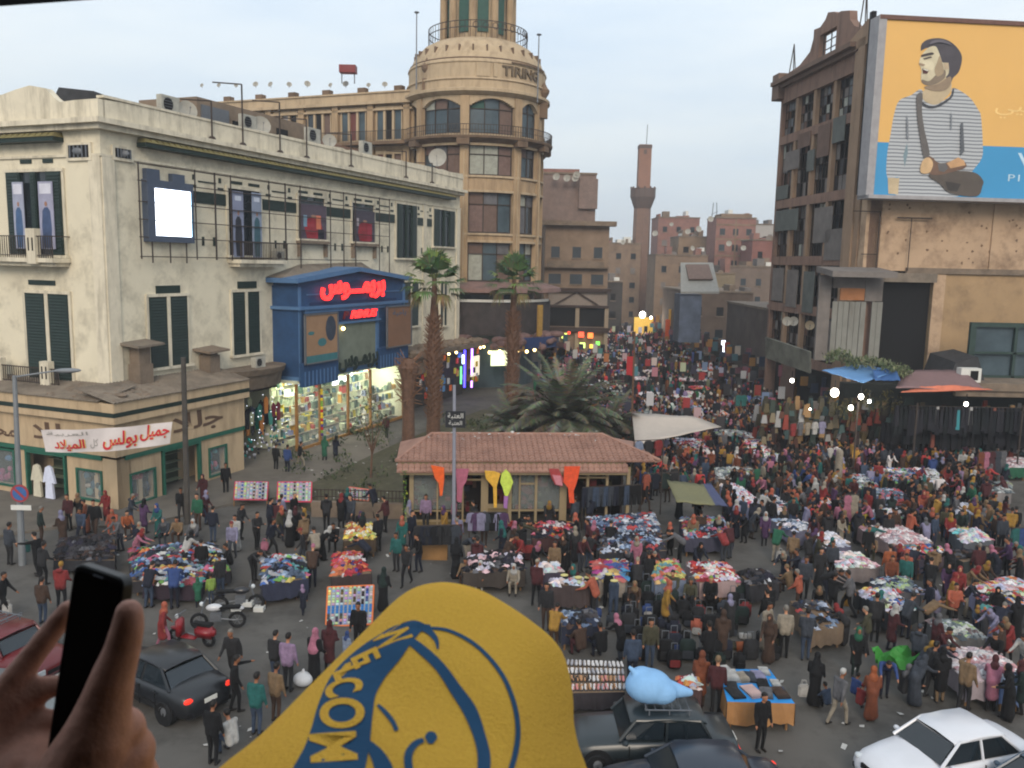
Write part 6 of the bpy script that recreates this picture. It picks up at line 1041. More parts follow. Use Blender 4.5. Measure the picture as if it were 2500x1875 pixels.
def resample(pts, m=3):
 out = []; n = len(pts)
 for i in range(n):
  p0, p1, p2, p3 = [V((*pts[(i+j-1) % n], 0)) for j in range(4)]
  for k in range(m): s = k/m; out.append(.5*((2*p1)+(p2-p0)*s+(2*p0-5*p1+4*p2-p3)*s*s+(3*p1-p0-3*p2+p3)*s**3))
 return out
yc = V((880, 1640, 0)); oo = resample(OUT); NR = 26; vs = []; n = len(oo)
def ydepth(p, t): return .60+.23*max(-.3, (1650-p.y)/400)-.062*math.sqrt(max(0, 1-t**3.2))+.075*max(0, (p.x-1085)/150)**2-(.006*math.sin((p.x+p.y*.6)/95)+.0028*math.sin((p.x*.8-p.y)/38+math.sin(p.x/60)))*(1-t**4)
for j in range(NR+1):
 t = 1-(1-j/NR)**1.6 if j else 0.0
 for i in range(n): p = yc.lerp(oo[i], t); vs.append(D(K(p.x, p.y), ydepth(p, t)))
fs = [(j*n+i, j*n+(i+1) % n, (j+1)*n+(i+1) % n, (j+1)*n+i) for j in range(NR) for i in range(n)]
back = len(vs)
for sc2, dd in ((.995, .02), (.97, .06)):
 for i in range(n): p = yc.lerp(oo[i], sc2); vs.append(D(K(p.x, p.y), ydepth(oo[i], 1)+dd))
fs += [(NR*n+i, NR*n+(i+1) % n, back+(i+1) % n, back+i) for i in range(n)]+[(back+i, back+(i+1) % n, back+n+(i+1) % n, back+n+i) for i in range(n)]+[tuple(back+n+i for i in range(n))]
yb = MB().mat(M('yellow cloth', (255, 193, 70), .9, .09, 320, .5)); yb.add(vs, fs); yb.smooth = True
yt = Thing('printed_cloth', D(K(880, 1640), .6), 'yellow cloth with a blue printed WELCOME arc and round face, close to the viewer', 'cloth'); yo = yt.part('cloth', yb)
bvh = BVHTree.FromPolygons([tuple(v) for v in vs], fs)
def onY(p, off):
 d = ray(*p).normalized(); hit = bvh.ray_cast(CP, d); q = hit[0] if hit[0] is not None else D(p, .6); return q-d*off
INK = M('blue ink', (22, 74, 110), .8, .08, 100); YINK = MATS['yellow cloth']
def catmull(pts, m=8):
 out = []
 for i in range(len(pts)-1):
  g4 = [pts[max(0, min(len(pts)-1, i+j-1))] for j in range(4)]; p0, p1, p2, p3 = [V(g) for g in g4]
  for k in range(m): s = k/m; out.append(.5*((2*p1)+(p2-p0)*s+(2*p0-5*p1+4*p2-p3)*s*s+(3*p1-p0-3*p2+p3)*s**3))
 out.append(V(pts[-1])); return out
def stroke(pts, off=.0015, m=INK, name='printed_stroke'):
 q = catmull(pts); b = MB().mat(m); vs = []
 for i, p in enumerate(q):
  tg = (q[min(i+1, len(q)-1)]-q[max(i-1, 0)]); nr = V((-tg.y, tg.x)).normalized()
  for s in (-.5, -.17, .17, .5): vs.append(onY(K(p.x+nr.x*p.z*s, p.y+nr.y*p.z*s), off))
 b.add(vs, [(4*i+j, 4*i+j+1, 4*i+j+5, 4*i+j+4) for i in range(len(q)-1) for j in range(3)]); yt.part(name, b)
stroke([(908, 1352, 20), (870, 1372, 52), (836, 1402, 72), (795, 1440, 88), (762, 1485, 106), (746, 1535, 120), (735, 1590, 130), (722, 1640, 140), (700, 1700, 160)], name='printed_band')
stroke([(930, 1352, 5), (895, 1352, 9), (850, 1362, 8), (805, 1392, 7), (765, 1432, 7)])
stroke([(862, 1352, 6), (895, 1348, 16), (925, 1362, 14), (942, 1382, 10), (946, 1402, 4)]); stroke([(862, 1368, 12), (905, 1398, 20), (950, 1440, 22), (985, 1490, 26), (1015, 1535, 30), (1036, 1590, 26), (1046, 1640, 28), (1040, 1700, 28)])
stroke([(918, 1356, 5), (970, 1362, 7), (1030, 1395, 8), (1080, 1450, 9), (1108, 1510, 10), (1119, 1570, 11), (1114, 1625, 12), (1095, 1690, 12)]); stroke([(816, 1522, 6), (832, 1538, 10), (848, 1558, 10), (857, 1578, 10)]); stroke([(915, 1598, 10), (898, 1606, 14), (884, 1625, 17), (882, 1650, 18), (890, 1690, 18)]); stroke([(790, 1598, 8), (806, 1618, 24), (820, 1640, 34), (830, 1665, 40), (838, 1700, 44)])
stroke([(918, 1592, 4), (924, 1592, 22), (931, 1593, 27), (938, 1593, 22), (944, 1594, 4)], name='printed_dot')
def letter(ch, cx, cy, w_, h_, ang, bold=.03):
 me = text_mesh(ch, YINK, 1, 0, 0, bold); xs = [v.co.x for v in me.vertices]; ys = [v.co.y for v in me.vertices]; x0, y0 = (min(xs)+max(xs))/2, (min(ys)+max(ys))/2; sx, sy = w_/(max(xs)-min(xs)), h_/(max(ys)-min(ys)); ca, sa = math.cos(ang), math.sin(ang)
 for v in me.vertices:
  u, t2 = (v.co.x-x0)*sx, (v.co.y-y0)*sy; v.co = onY(K(cx+u*ca+t2*sa, cy+u*sa-t2*ca), .0028)-yt.loc
 link('printed_letter', me, yt.root)
for ch, cx, cy, w_, h_, ang in (('W', 846, 1374, 44, 82, 1.1), ('E', 790, 1421, 26, 62, 1.12), ('L', 757, 1450, 22, 76, 1.2), ('C', 742, 1483, 34, 84, 1.3), ('O', 739, 1540, 66, 98, 1.5), ('M', 720, 1613, 62, 102, 1.5)): letter(ch, cx, cy, w_, h_, ang)

PALC = {'black': (22, 22, 26), 'charcoal': (46, 46, 50), 'navy': (32, 38, 60), 'brown': (84, 58, 44), 'maroon': (92, 34, 40), 'red': (170, 42, 42), 'grey': (108, 108, 114), 'beige': (172, 158, 136), 'white': (200, 198, 194), 'teal': (28, 118, 114), 'blue': (46, 78, 156), 'pale blue': (140, 160, 196), 'denim blue': (60, 80, 112), 'olive': (82, 80, 56), 'mustard': (196, 140, 36), 'orange': (200, 92, 40), 'pink': (204, 110, 142), 'lime': (150, 192, 66), 'purple': (92, 54, 106), 'rust': (150, 70, 38), 'lavender': (150, 146, 188), 'green': (34, 120, 84), 'tan': (150, 116, 78), 'lilac': (166, 130, 176), 'coral': (216, 96, 64), 'dark green': (30, 52, 48), 'slate': (62, 70, 84)}
def mute(c, k=.74, v=.77):
 g = sum(c)/3; return tuple((g+(x-g)*k)*v for x in c)
def cloth(c): return M('cloth '+c, mute(PALC[c]), .9, .32, 5, .5)
SKT = [M('skin light', (176, 128, 100), .6, .05), M('skin brown', (132, 88, 64), .6, .05), M('skin tan', (154, 106, 80), .6, .05)]
HAIR = M('dark hair', (24, 20, 18), .6, .2, 20); HAIRG = M('grey hair', (110, 106, 100), .7, .2, 20)
def limb(dirs, L_): return V(dirs).normalized()*L_
def body_prims(kind, lean, stride, arms, sit=0.0):
 T = []
 ql = Matrix.Rotation(-math.radians(lean), 3, 'X'); hipz = .92 if not sit else .45; hip = V((0, -.12*math.sin(math.radians(lean)) if lean > 30 else 0, hipz)); up = lambda v: hip+ql@V(v)
 robe = kind in ('robe', 'abaya')
 for s in (-1, 1):
  hj = hip+V((.09*s, 0, 0)); fy = stride*s*.5
  if sit: kn = V((.13*s, .36, .50)); an = V((.12*s, .34, .09))
  else: an = V((.09*s, fy, .09 if fy > -.2 else .14)); kn = hj.lerp(an, .5)+V((0, .05+abs(stride)*.08, .0))
  T += [(hj, kn, .095, .066, 2), (kn, an, .064, .046, 2), (an-V((0, .02, .045)), an+V((0, .15, -.05)), .045, .038, 3)]
 if robe and not sit: T += [(hip+V((0, 0, .05)), V((0, .0, .20)), .155, .19, 1), (hip, V((-.10, stride*-.25, .16)), .13, .125, 1), (hip, V((.10, stride*.25, .16)), .13, .125, 1)]
 if kind == 'woman': T += [(hip+V((0, 0, .03)), V((0, 0, .5)), .16, .17, 1), (hip, V((.07, .02, .48)), .13, .12, 1), (hip, V((-.07, .02, .48)), .13, .12, 1)]
 T += [(up((-.07, 0, -.05)), up((-.09, 0, .20)), .115, .11, 1), (up((.07, 0, -.05)), up((.09, 0, .20)), .115, .11, 1), (up((-.10, 0, .22)), up((-.12, 0, .42)), .11, .085, 1), (up((.10, 0, .22)), up((.12, 0, .42)), .11, .085, 1), (up((0, .01, .1)), up((0, .01, .42)), .12, .10, 1), (up((0, 0, .46)), up((0, .03, .57)), .055, .05, 0)]
 if kind == 'hood': T += [(up((-.05, -.09, .5)), up((.05, -.09, .5)), .07, .07, 1)]
 for s, (fw, out, bend) in zip((-1, 1), arms):
  sh = up((.185*s, 0, .44)); a = math.radians(fw); d1 = V((math.sin(math.radians(out))*s, math.sin(a), -math.cos(a))).normalized(); el = sh+d1*.28; a2 = math.radians(fw+bend); d2 = V((math.sin(math.radians(out))*s*(.3 if bend < 40 else -.5), math.sin(a2), -math.cos(a2))).normalized(); wr = el+d2*.24
  T += [(sh, el, .068, .054, 1), (el, wr, .053, .04, 1), (wr, wr+d2*.08, .033, .034, 0), (wr+d2*.08, wr+d2*.15, .028, .018, 0), (wr+d2*.03, wr+d2*.07+V((-.04*s, .02, .0)), .016, .014, 0)]
 hc = up((0, .05, .68)); return T, hc, ql
def make_figure(name, kind='man', lean=3, stride=0.0, arms=((5, 8, 12), (5, 8, 12)), scale=1.0, sit=0.0, look=0.0, head='hair'):
 T, hc, ql = body_prims(kind, lean, stride, arms, sit); b = MB()
 for a, c, r0, r1, s in T: capsule(b, a, c, r0, r1, 9)
 qh = Matrix.Rotation(-math.radians(min(lean, 35)*.7+look), 3, 'X')
 b.ball(hc, .078, .096, .118, k=12, r=9, q=qh); b.ball(hc+qh@V((0, .04, -.06)), .055, .06, .055, k=10, r=7, q=qh); capsule(b, hc+qh@V((0, .094, .01)), hc+qh@V((0, .108, -.02)), .012, .017, 6)
 for s in (-1, 1): b.ball(hc+qh@V((.08*s, 0, -.01)), .014, .02, .03, k=6, r=5)
 me = grow(b, .021, 3); segs = [(V(a), V(c), r0, r1, s) for a, c, r0, r1, s in T]; idx = []
 for p in me.polygons:
  c = p.center; best = 9; bi = 0
  if (c-hc).length < .15 and (qh.transposed()@(c-hc)).z > -.115: idx.append(0); continue
  for a, e, r0, r1, s in segs:
   d = e-a; t = max(0, min(1, (c-a).dot(d)/max(1e-6, d.length_squared))); q = (c-(a+d*t)).length-(r0+(r1-r0)*t)
   if s in (0, 2, 3): q += .006
   if q < best: best, bi = q, s
  idx.append(bi)
 for i in range(4): me.materials.append(None)
 me.polygons.foreach_set('material_index', idx); me.transform(Matrix.Scale(scale, 4)); me.name = name
 hb_ = MB().mat(HAIR)
 if head == 'hair': hb_.ball(hc+qh@V((0, -.018, .024)), .084, .094, .108, k=12, r=8, q=qh); hb_.ball(hc+qh@V((0, .03, .075)), .07, .055, .045, k=10, r=6, q=qh)
 elif head == 'cap': hb_.ball(hc+qh@V((0, -.012, .045)), .086, .1, .085, k=12, r=8, q=qh); hb_.ball(hc+qh@V((0, .11, .05)), .06, .06, .012, k=10, r=6, q=qh)
 else:
  hb_.ball(hc+qh@V((0, -.022, .012)), .1, .108, .13, k=12, r=9, q=qh); hb_.ball(hc+qh@V((0, .01, -.115)), .088, .085, .06, k=12, r=7, q=qh)
  capsule(hb_, hc+V((0, -.03, -.12)), hc+ql@V((0, -.03, -.24)), .10, .15, 12)
  if head == 'veil': hb_.ball(hc+qh@V((0, .045, -.045)), .074, .068, .07, k=10, r=7, q=qh); capsule(hb_, hc+V((0, -.04, -.1)), hc+ql@V((0, -.05, -.5)), .1, .2, 12)
 hm_ = grow(hb_, .019, 3)
 hm_.materials.append(None); hm_.materials.append(None); hm_.transform(Matrix.Scale(scale, 4)); hm_.name = name+'_head_cover'
 eb = bmesh.new(); eb.from_mesh(hm_)
 for s in (-1, 1):
  r = bmesh.ops.create_icosphere(eb, subdivisions=1, radius=.012*scale, matrix=Matrix.Translation((hc+qh@V((.031*s, .088, .012)))*scale))
  for v in r['verts']:
   for f in v.link_faces: f.material_index = 1
 eb.to_mesh(hm_); eb.free(); hm_.materials[1] = HAIR
 return me, hm_
A0 = (5, 8, 12)
FIG = {}
def fig(key, *a, **k): FIG[key] = make_figure(key, *a, **k)
fig('man', 'man', 3, .0, ((4, 9, 14), (6, 9, 10))); fig('man_walk', 'man', 5, .55, ((28, 8, 18), (-24, 8, 12))); fig('man_walk2', 'man', 5, -.4, ((-20, 8, 12), (22, 8, 25)))
fig('man_browse', 'man', 22, .1, ((32, 8, 35), (42, 8, 30)), look=10); fig('man_bend', 'man', 55, .1, ((60, 8, 10), (70, 8, 5))); fig('man_phone', 'man', 4, .1, ((10, 8, 95), (30, 14, 60))); fig('man_hood', 'hood', 8, .15, ((12, 8, 40), (14, 8, 45)))
fig('man_cap', 'man', 6, .3, ((20, 8, 20), (-12, 8, 15)), head='cap'); fig('man_point', 'man', 4, .2, ((80, 20, 6), (5, 8, 20))); fig('man_sit', 'man', 12, 0, ((35, 8, 40), (35, 8, 45)), sit=1.0)
fig('robe', 'robe', 4, .1, ((12, 8, 50), (6, 8, 20))); fig('woman', 'woman', 4, .12, ((8, 8, 40), (12, 8, 55)), head='scarf', scale=.95); fig('woman_walk', 'woman', 5, .4, ((22, 8, 20), (-12, 8, 20)), head='scarf', scale=.95); fig('woman_browse', 'woman', 24, .1, ((38, 8, 35), (48, 8, 25)), head='scarf', scale=.95)
fig('abaya', 'abaya', 4, .1, ((8, 8, 45), (8, 8, 40)), head='veil', scale=.96); fig('abaya_scarf', 'abaya', 6, .15, ((14, 8, 60), (10, 8, 40)), head='scarf', scale=.95); fig('abaya_bend', 'abaya', 34, .1, ((50, 8, 20), (55, 8, 20)), head='scarf', scale=.95)
fig('woman_sit', 'abaya', 10, 0, ((35, 8, 40), (35, 8, 45)), head='scarf', sit=1.0, scale=.95)
WHO = {'man': 'man', 'man_walk': 'man walking', 'man_walk2': 'man walking', 'man_browse': 'man leaning to browse', 'man_bend': 'man bent over', 'man_phone': 'man with raised forearms', 'man_hood': 'person with a hood down', 'man_cap': 'man with a cap', 'man_point': 'man with one arm out', 'man_sit': 'man sitting', 'robe': 'man in a long robe', 'woman': 'woman', 'woman_walk': 'woman walking', 'woman_browse': 'woman leaning to browse', 'abaya': 'veiled woman', 'abaya_scarf': 'woman in a long dress', 'abaya_bend': 'woman stooping', 'woman_sit': 'woman sitting'}
PEOPLE = []; OCC = []
def person(px, py, key, top, bot='charcoal', hd='black', face=0.0, label=None, s=1.0, skin=1, z=0.0, pos=None):
 p = pos if pos is not None else G(px, py, z); me, hm_ = FIG[key]
 o = link('person', me); o.location = (p.x, p.y, z); o.rotation_euler = (0, 0, -math.radians(face)); o.scale = (s, s, s)
 robe = key in ('robe', 'abaya', 'abaya_scarf', 'abaya_bend')
 for i, m in enumerate((SKT[skin], cloth(top), cloth(top if key in ('woman_sit',) else bot), M('dark shoe', (30, 26, 24), .6, .1))):
  sl_ = o.material_slots[i]; sl_.link = 'OBJECT'; sl_.material = m
 nm = 'hair' if key.startswith('man') and key != 'man_cap' or key == 'robe' else 'cap' if key == 'man_cap' else 'headscarf'
 c = link(nm, hm_, o); c.material_slots[0].link = 'OBJECT'; c.material_slots[1].link = 'OBJECT'; c.material_slots[1].material = HAIR
 c.material_slots[0].material = (HAIRG if hd == 'grey' else HAIR if hd in ('black', 'brown', 'charcoal') else cloth(hd)) if nm == 'hair' else cloth(hd)
 tag(o, label, 'person'); PEOPLE.append((o, p.x, p.y)); OCC.append((p.x, p.y, .34)); return o
PAS = [(206, 204, 210), (196, 190, 214), (214, 168, 176), (176, 206, 200), (220, 196, 190), (168, 172, 206), (214, 214, 216), (206, 120, 140), (190, 206, 160), (180, 196, 220)]
MIX = [(196, 48, 48), (56, 96, 176), (206, 206, 204), (214, 120, 56), (70, 150, 150), (60, 60, 84), (206, 180, 80), (190, 84, 120), (120, 150, 200), (40, 44, 52), (120, 190, 80), (150, 60, 70), (176, 176, 184)]
BLU = [(60, 78, 116), (96, 120, 160), (132, 156, 190), (44, 54, 80), (80, 100, 130), (160, 172, 196), (36, 42, 60), (110, 130, 150), (190, 60, 60), (190, 194, 204)]
DRK = [(26, 26, 32), (40, 42, 52), (52, 50, 56), (30, 34, 46), (66, 62, 66), (34, 28, 28), (90, 90, 96), (44, 40, 60), (70, 50, 44)]
REDS = [(186, 40, 40), (206, 66, 48), (196, 46, 60), (220, 110, 60), (60, 50, 130), (190, 180, 180), (150, 30, 40), (214, 140, 60), (200, 90, 120)]
PNK = [(206, 186, 190), (190, 160, 168), (214, 206, 208), (196, 140, 146), (168, 150, 160), (206, 210, 214), (180, 176, 186), (176, 120, 124)]
GRYS = [(130, 140, 144), (156, 160, 160), (100, 116, 120), (176, 180, 176), (84, 96, 104), (150, 176, 120), (190, 196, 200), (120, 100, 100)]
WHT_ = [(206, 208, 222), (190, 194, 216), (214, 214, 222), (200, 200, 214), (206, 196, 206), (214, 190, 180), (176, 186, 214)]
ORG = [(214, 120, 60), (206, 90, 60), (200, 190, 90), (90, 150, 160), (190, 110, 150), (120, 170, 100), (206, 160, 90), (206, 70, 60)]
FRT = [(220, 190, 80), (230, 200, 60), (206, 200, 170), (214, 130, 60), (190, 90, 50), (220, 214, 190), (170, 190, 90)]
STALLS = []
def bil(c, s, v): return (c[0].lerp(c[1], s)).lerp(c[3].lerp(c[2], s), v)
def heap_mesh(b, c, z, pal, dens, mound, big=1.0, drop=True):
 wd = ((c[1]-c[0]).length+(c[2]-c[3]).length)/2; dp = ((c[3]-c[0]).length+(c[2]-c[1]).length)/2; n = int(min(900, max(16, wd*dp*dens*2.4))); kx, ky = max(3, wd*2.1), max(3, dp*2.4)
 for i in range(n):
  s, v = rnd(.02, .98), rnd(.02, .98); p = bil(c, s, v); h0 = z+mound*(1-abs(2*s-1)**3)*(1-abs(2*v-1)**3)*rnd(.5, 1); w2, d2 = rnd(.09, .2)*big, rnd(.05, .12)*big; a = random.choice((0, 1.57, 0, 1.57, rnd(0, 3)))+rnd(-.25, .25); ca, sa = math.cos(a), math.sin(a); f_ = rnd(.55, 1.1); b.col = tuple(min(1, x*f_) for x in lin(mute(pal[(hash((int(s*kx), int(v*ky)))) % len(pal)] if random.random() < .6 else random.choice(pal), .74, 1.0))); vs = []; th = rnd(.02, .07)
  for j in range(4):
   for k in range(4):
    x, y = (j/1.5-1)*w2*rnd(.85, 1.15), (k/1.5-1)*d2*rnd(.85, 1.15); e = 0 if (j in (0, 3) or k in (0, 3)) else 1; vs.append((p.x+x*ca-y*sa, p.y+x*sa+y*ca, h0+(th*rnd(.6, 1.5) if e else -.03+rnd(-.02, .03))))
  b.add(vs, [(j*4+k, j*4+k+1, j*4+k+5, j*4+k+4) for j in range(3) for k in range(3)])
def stall(px, pal, label, skirt=(90, 80, 74), z=.85, dens=26, mound=.12, big=1.0, what='clothes', near='', heap=True, top=(110, 90, 70)):
 c = [G(x, y, z) for x, y in px]; cen = sum(c, V())/4; cen.z = 0; t = Thing('market_stall', cen, label, 'stall', 'cloth covered market stalls'); TM = M('stall board %s' % (top,), top, .85, .15, 2)
 b = MB().mat(TM); b.hexa([x-V((0, 0, .05)) for x in (c[3], c[2], c[1], c[0])]+[c[3], c[2], c[1], c[0]]); t.part('tabletop', b)
 SM = M('stall skirt %s' % (skirt,), skirt, .9, .25, 1.5, .3)
 for i in range(4):
  q = c[i]+(cen-c[i]).normalized()*.25; q.z = 0; l = MB().mat(WOOD); l.tube(q, q+V((0, 0, z-.05)), .035, k=5); t.part('leg', l)
 b = MB().mat(SM); n = 10
 for (p, q) in ((c[3], c[2]), (c[0], c[3]), (c[2], c[1])):
  out = (q-p).cross(V((0, 0, 1))).normalized(); out = out if ((p+q)/2-V((cen.x, cen.y, z))).dot(out) > 0 else -out; vs = []
  for i in range(n+1): e = p.lerp(q, i/n)+out*.012; w_ = .03*math.sin(i*2.3); vs += [e+V((0, 0, .01)), e+out*(w_+.03)-V((0, 0, z*rnd(.62, .8)))]
  b.add(vs, [(2*i, 2*i+2, 2*i+3, 2*i+1) for i in range(n)])
 t.part('skirt', b)
 if heap:
  b = MB().mat(TINT); heap_mesh(b, c, z, pal, dens, mound, big); single('clothes_heap' if what == 'clothes' else 'goods_heap', b, '%s piled on the %s' % ({'clothes': 'folded and tumbled clothes', 'goods': 'small goods'}.get(what, what), near or label), what if what in ('clothes', 'goods') else what.split()[-1], kind='stuff')
 STALLS.append((cen, near or label, c)); return c, t
def q4(f, *p): return [f(*x) for x in p]
random.seed(100)
stall(q4(Z6, (440, 670), (760, 655), (800, 830), (440, 880)), MIX+BLU, 'cart heaped with blue, pink and red clothes standing alone on the asphalt', (44, 48, 66), mound=.35, near='blue and pink clothes cart')
stall(q4(Z6, (985, 640), (1180, 620), (1285, 790), (985, 820)), REDS, 'stall of bright red and orange clothes left of the kiosk', (60, 50, 50), mound=.2, near='red clothes stall')
stall(q4(Z6, (1090, 400), (1330, 400), (1320, 520), (1070, 540)), FRT, 'tray stall of yellow and orange sweets left of the kiosk', (70, 58, 46), what='goods', near='sweets tray stall', big=.8)
stall(q4(Z5, (720, 430), (1200, 400), (1290, 560), (740, 620)), MIX+DRK+BLU, 'broad low stall of tumbled dark, blue and red clothes at left', (50, 48, 52), z=.6, mound=.35, near='broad tumbled clothes stall')
stall(q4(Z5, (330, 380), (640, 350), (640, 500), (300, 500)), DRK, 'low stall of black and navy clothes near the street lamp', (40, 40, 44), z=.6, mound=.3, near='black clothes stall at left')
stall(q4(Z5, (820, 540), (1150, 560), (1120, 640), (800, 640)), MIX, 'narrow stall of red and blue bundles before the broad stall', (50, 40, 50), z=.7, mound=.25, near='red and blue bundles')
stall(q4(ZA, (1620, 720), (2200, 680), (2260, 850), (1760, 870)), BLU, 'stall of folded blue denim beside the kiosk', (50, 54, 70), near='blue denim stall')
stall(q4(ZD, (510, 230), (790, 225), (770, 400), (540, 400)), [(60, 140, 200), (206, 180, 90), (180, 50, 50), (200, 190, 190), (190, 60, 60), (56, 84, 160), (206, 100, 90), (210, 170, 90), (170, 50, 130)], 'stall of brightly striped blankets, left of a row of three', (150, 140, 130), dens=16, big=1.6, near='striped blankets stall')
stall(q4(ZD, (920, 235), (1200, 230), (1270, 390), (1010, 420)), ORG, 'stall of orange, green and turquoise clothes, middle of a row of three', (110, 120, 140), mound=.2, near='orange and turquoise clothes stall')
stall(q4(ZD, (1270, 240), (1600, 250), (1720, 395), (1380, 420)), REDS+PAS, 'stall of red, white and blue clothes, right of a row of three', (150, 130, 130), near='red and white clothes stall')
stall(q4(ZD, (1690, 320), (1930, 310), (2040, 420), (1800, 440)), DRK+[(190, 190, 194)], 'dark clothes stall right of the row of three', (44, 44, 48), mound=.2, near='dark heap stall')
stall(q4(ZE, (270, 650), (560, 640), (710, 850), (440, 890)), DRK+BLU, 'stall of dark trousers on a frilled brown cloth', (112, 96, 80), dens=8, near='dark trousers stall')
stall(q4(ZE, (800, 560), (1040, 540), (1330, 700), (1090, 760)), MIX+PAS, 'slanting stall of mixed socks and scarves', (40, 44, 48), near='mixed socks stall')
stall(q4(ZE, (640, 250), (830, 250), (1010, 375), (650, 385)), PAS, 'stall of white and pink baby clothes on a grey cloth', (112, 104, 104), near='white and pink stall')
stall(q4(ZE, (420, 100), (620, 80), (770, 190), (560, 220)), WHT_, 'stall of white and lavender clothes with a dark blue strip', (90, 90, 110), near='white and lavender stall')
stall(q4(ZE, (830, 40), (1190, 30), (1450, 165), (1120, 190)), PNK, 'large stall of pale pink lingerie', (120, 104, 104), near='pale pink stall', dens=34)
stall(q4(ZE, (1130, 200), (1480, 190), (1560, 250), (1330, 320)), MIX+ORG, 'stall of yellow, red and blue bundles in front of the pale pink stall', (90, 80, 90), near='yellow and red bundles stall')
stall(q4(ZE, (1590, 60), (1800, 50), (1950, 150), (1700, 170)), [(90, 190, 200), (160, 210, 180), (220, 170, 170), (200, 200, 220), (214, 206, 120)]+PAS, 'small stall with turquoise and pink baby clothes at upper right', (80, 84, 90), near='turquoise baby clothes stall')
stall(q4(ZE, (1720, 540), (2120, 450), (2260, 560), (1990, 700)), PAS+ORG, 'stall of pastel towels on a white sheet at the right edge', (150, 150, 180), near='pastel towels stall', big=1.4, top=(190, 190, 214))
stall(q4(ZE, (1410, 800), (1700, 820), (1880, 960), (1540, 980)), GRYS, 'stall of grey and pale green underwear', (96, 96, 96), near='grey underwear stall', dens=36)
stall(q4(ZE, (1470, 1050), (1930, 1030), (2230, 1290), (1720, 1310)), PNK, 'biggest stall of pale pink and white underwear behind the white car', (150, 140, 146), near='biggest pale pink stall', dens=36)
stall(q4(ZE, (1990, 1240), (2160, 1250), (2180, 1350), (2000, 1340)), BLU, 'folded pale blue cloth on the corner of the biggest pale pink stall', (100, 120, 160), near='pale blue cloth corner')
stall(q4(ZE, (1490, 230), (1750, 230), (1960, 290), (1700, 330)), DRK, 'stall with a dark glossy cover behind the red hooded shopper', (50, 56, 56), near='dark covered stall', dens=10)
stall(q4(ZC, (540, 850), (1050, 860), (1080, 1020), (700, 1010)), BLU+MIX, 'stall of blue and red folded shirts before the black garment racks', (64, 60, 50), near='blue and red shirts stall', dens=34)
stall(q4(ZC, (1020, 850), (1250, 870), (1370, 1030), (1190, 1050)), WHT_+GRYS, 'grey and white shirts stall next to the blue and red shirts', (130, 124, 120), near='grey and white shirts stall')
stall(q4(ZC, (240, 930), (480, 920), (640, 1050), (440, 1080)), BLU+GRYS, 'grey blue clothes stall beside the tall beige roll', (90, 90, 96), near='grey blue stall by the beige roll')
stall(q4(ZC, (450, 1080), (840, 1070), (1060, 1270), (800, 1290)), BLU+[(200, 70, 80), (90, 110, 120)], 'long slanting stall of slate and sky blue clothes', (70, 80, 90), near='slate blue slanting stall', dens=34)
stall(q4(ZC, (560, 1310), (860, 1290), (900, 1390), (600, 1410)), WHT_+[(60, 110, 190), (160, 220, 170)], 'hanging blue and white cloths behind the yellow barriers', (120, 110, 120), near='cloths behind the yellow barriers')
stall(q4(ZB, (920, 1030), (1090, 1020), (1400, 1250), (1130, 1300)), WHT_+[(220, 140, 120), (150, 200, 200), (200, 70, 100)], 'long stall under a white sheet running away down the market', (150, 150, 176), near='white sheeted long stall', dens=30)
stall(q4(ZB, (1360, 1140), (1520, 1150), (1760, 1330), (1560, 1360)), WHT_+BLU, 'white and blue clothes stall right of the white sheeted one', (80, 84, 100), near='white and blue stall')
stall(q4(ZB, (1440, 1400), (1800, 1420), (1960, 1520), (1700, 1540)), WHT_+BLU, 'stall of bluish white clothes near the green shirted man', (100, 100, 120), near='bluish white stall')
stall(q4(ZB, (1120, 470), (1330, 480), (1480, 680), (1210, 700)), REDS+PAS, 'red and pink clothes stall in the middle of the crowd', (120, 100, 110), near='red and pink clothes stall', dens=30)
stall(q4(ZB, (1340, 690), (1560, 700), (1640, 800), (1400, 800)), PAS+GRYS, 'small pale green and white stall in the crowd', (100, 110, 100), near='pale green stall')
stall(q4(ZB, (400, 530), (760, 540), (800, 700), (470, 700)), REDS+PAS+BLU, 'stall of pink, red and blue clothes just below the white tarpaulin', (90, 80, 90), near='stall below the tarpaulin', dens=30)
stall(q4(ZB, (760, 860), (1250, 840), (1350, 960), (900, 970)), GRYS+[(190, 190, 190), (120, 90, 70)], 'stall of shoes and grey goods in the dense crowd', (70, 60, 54), near='grey goods stall', what='goods')
stall(q4(ZB, (800, 230), (960, 220), (1010, 330), (840, 340)), PAS+REDS, 'lilac and pink clothes stall above the tarpaulin point', (90, 84, 100), near='lilac stall'); stall(q4(ZB, (380, 20), (700, 30), (740, 110), (420, 110)), PAS, 'far pastel clothes stall behind the white tarpaulin', (100, 90, 100), near='far pastel stall')
stall(q4(ZB, (1950, 1190), (2100, 1180), (2110, 1290), (1960, 1290)), REDS, 'small red clothes stall left of the pink dress stand', (80, 60, 60), near='small red stall'); stall(q4(ZC, (1440, 1230), (1600, 1240), (1640, 1350), (1480, 1350)), WHT_, 'small grey white table among the crowd at right', (120, 120, 130), near='small grey white table')
stall(q4(ZC, (2000, 740), (2200, 740), (2230, 850), (2010, 850)), PNK, 'stall with a dark green skirt at the right edge', (34, 84, 62), near='green skirted stall'); stall(q4(ZC, (1880, 1000), (2060, 1000), (2080, 1120), (1880, 1120)), GRYS, 'grey covered table under the green skirted stall', (120, 116, 116), near='grey covered table')
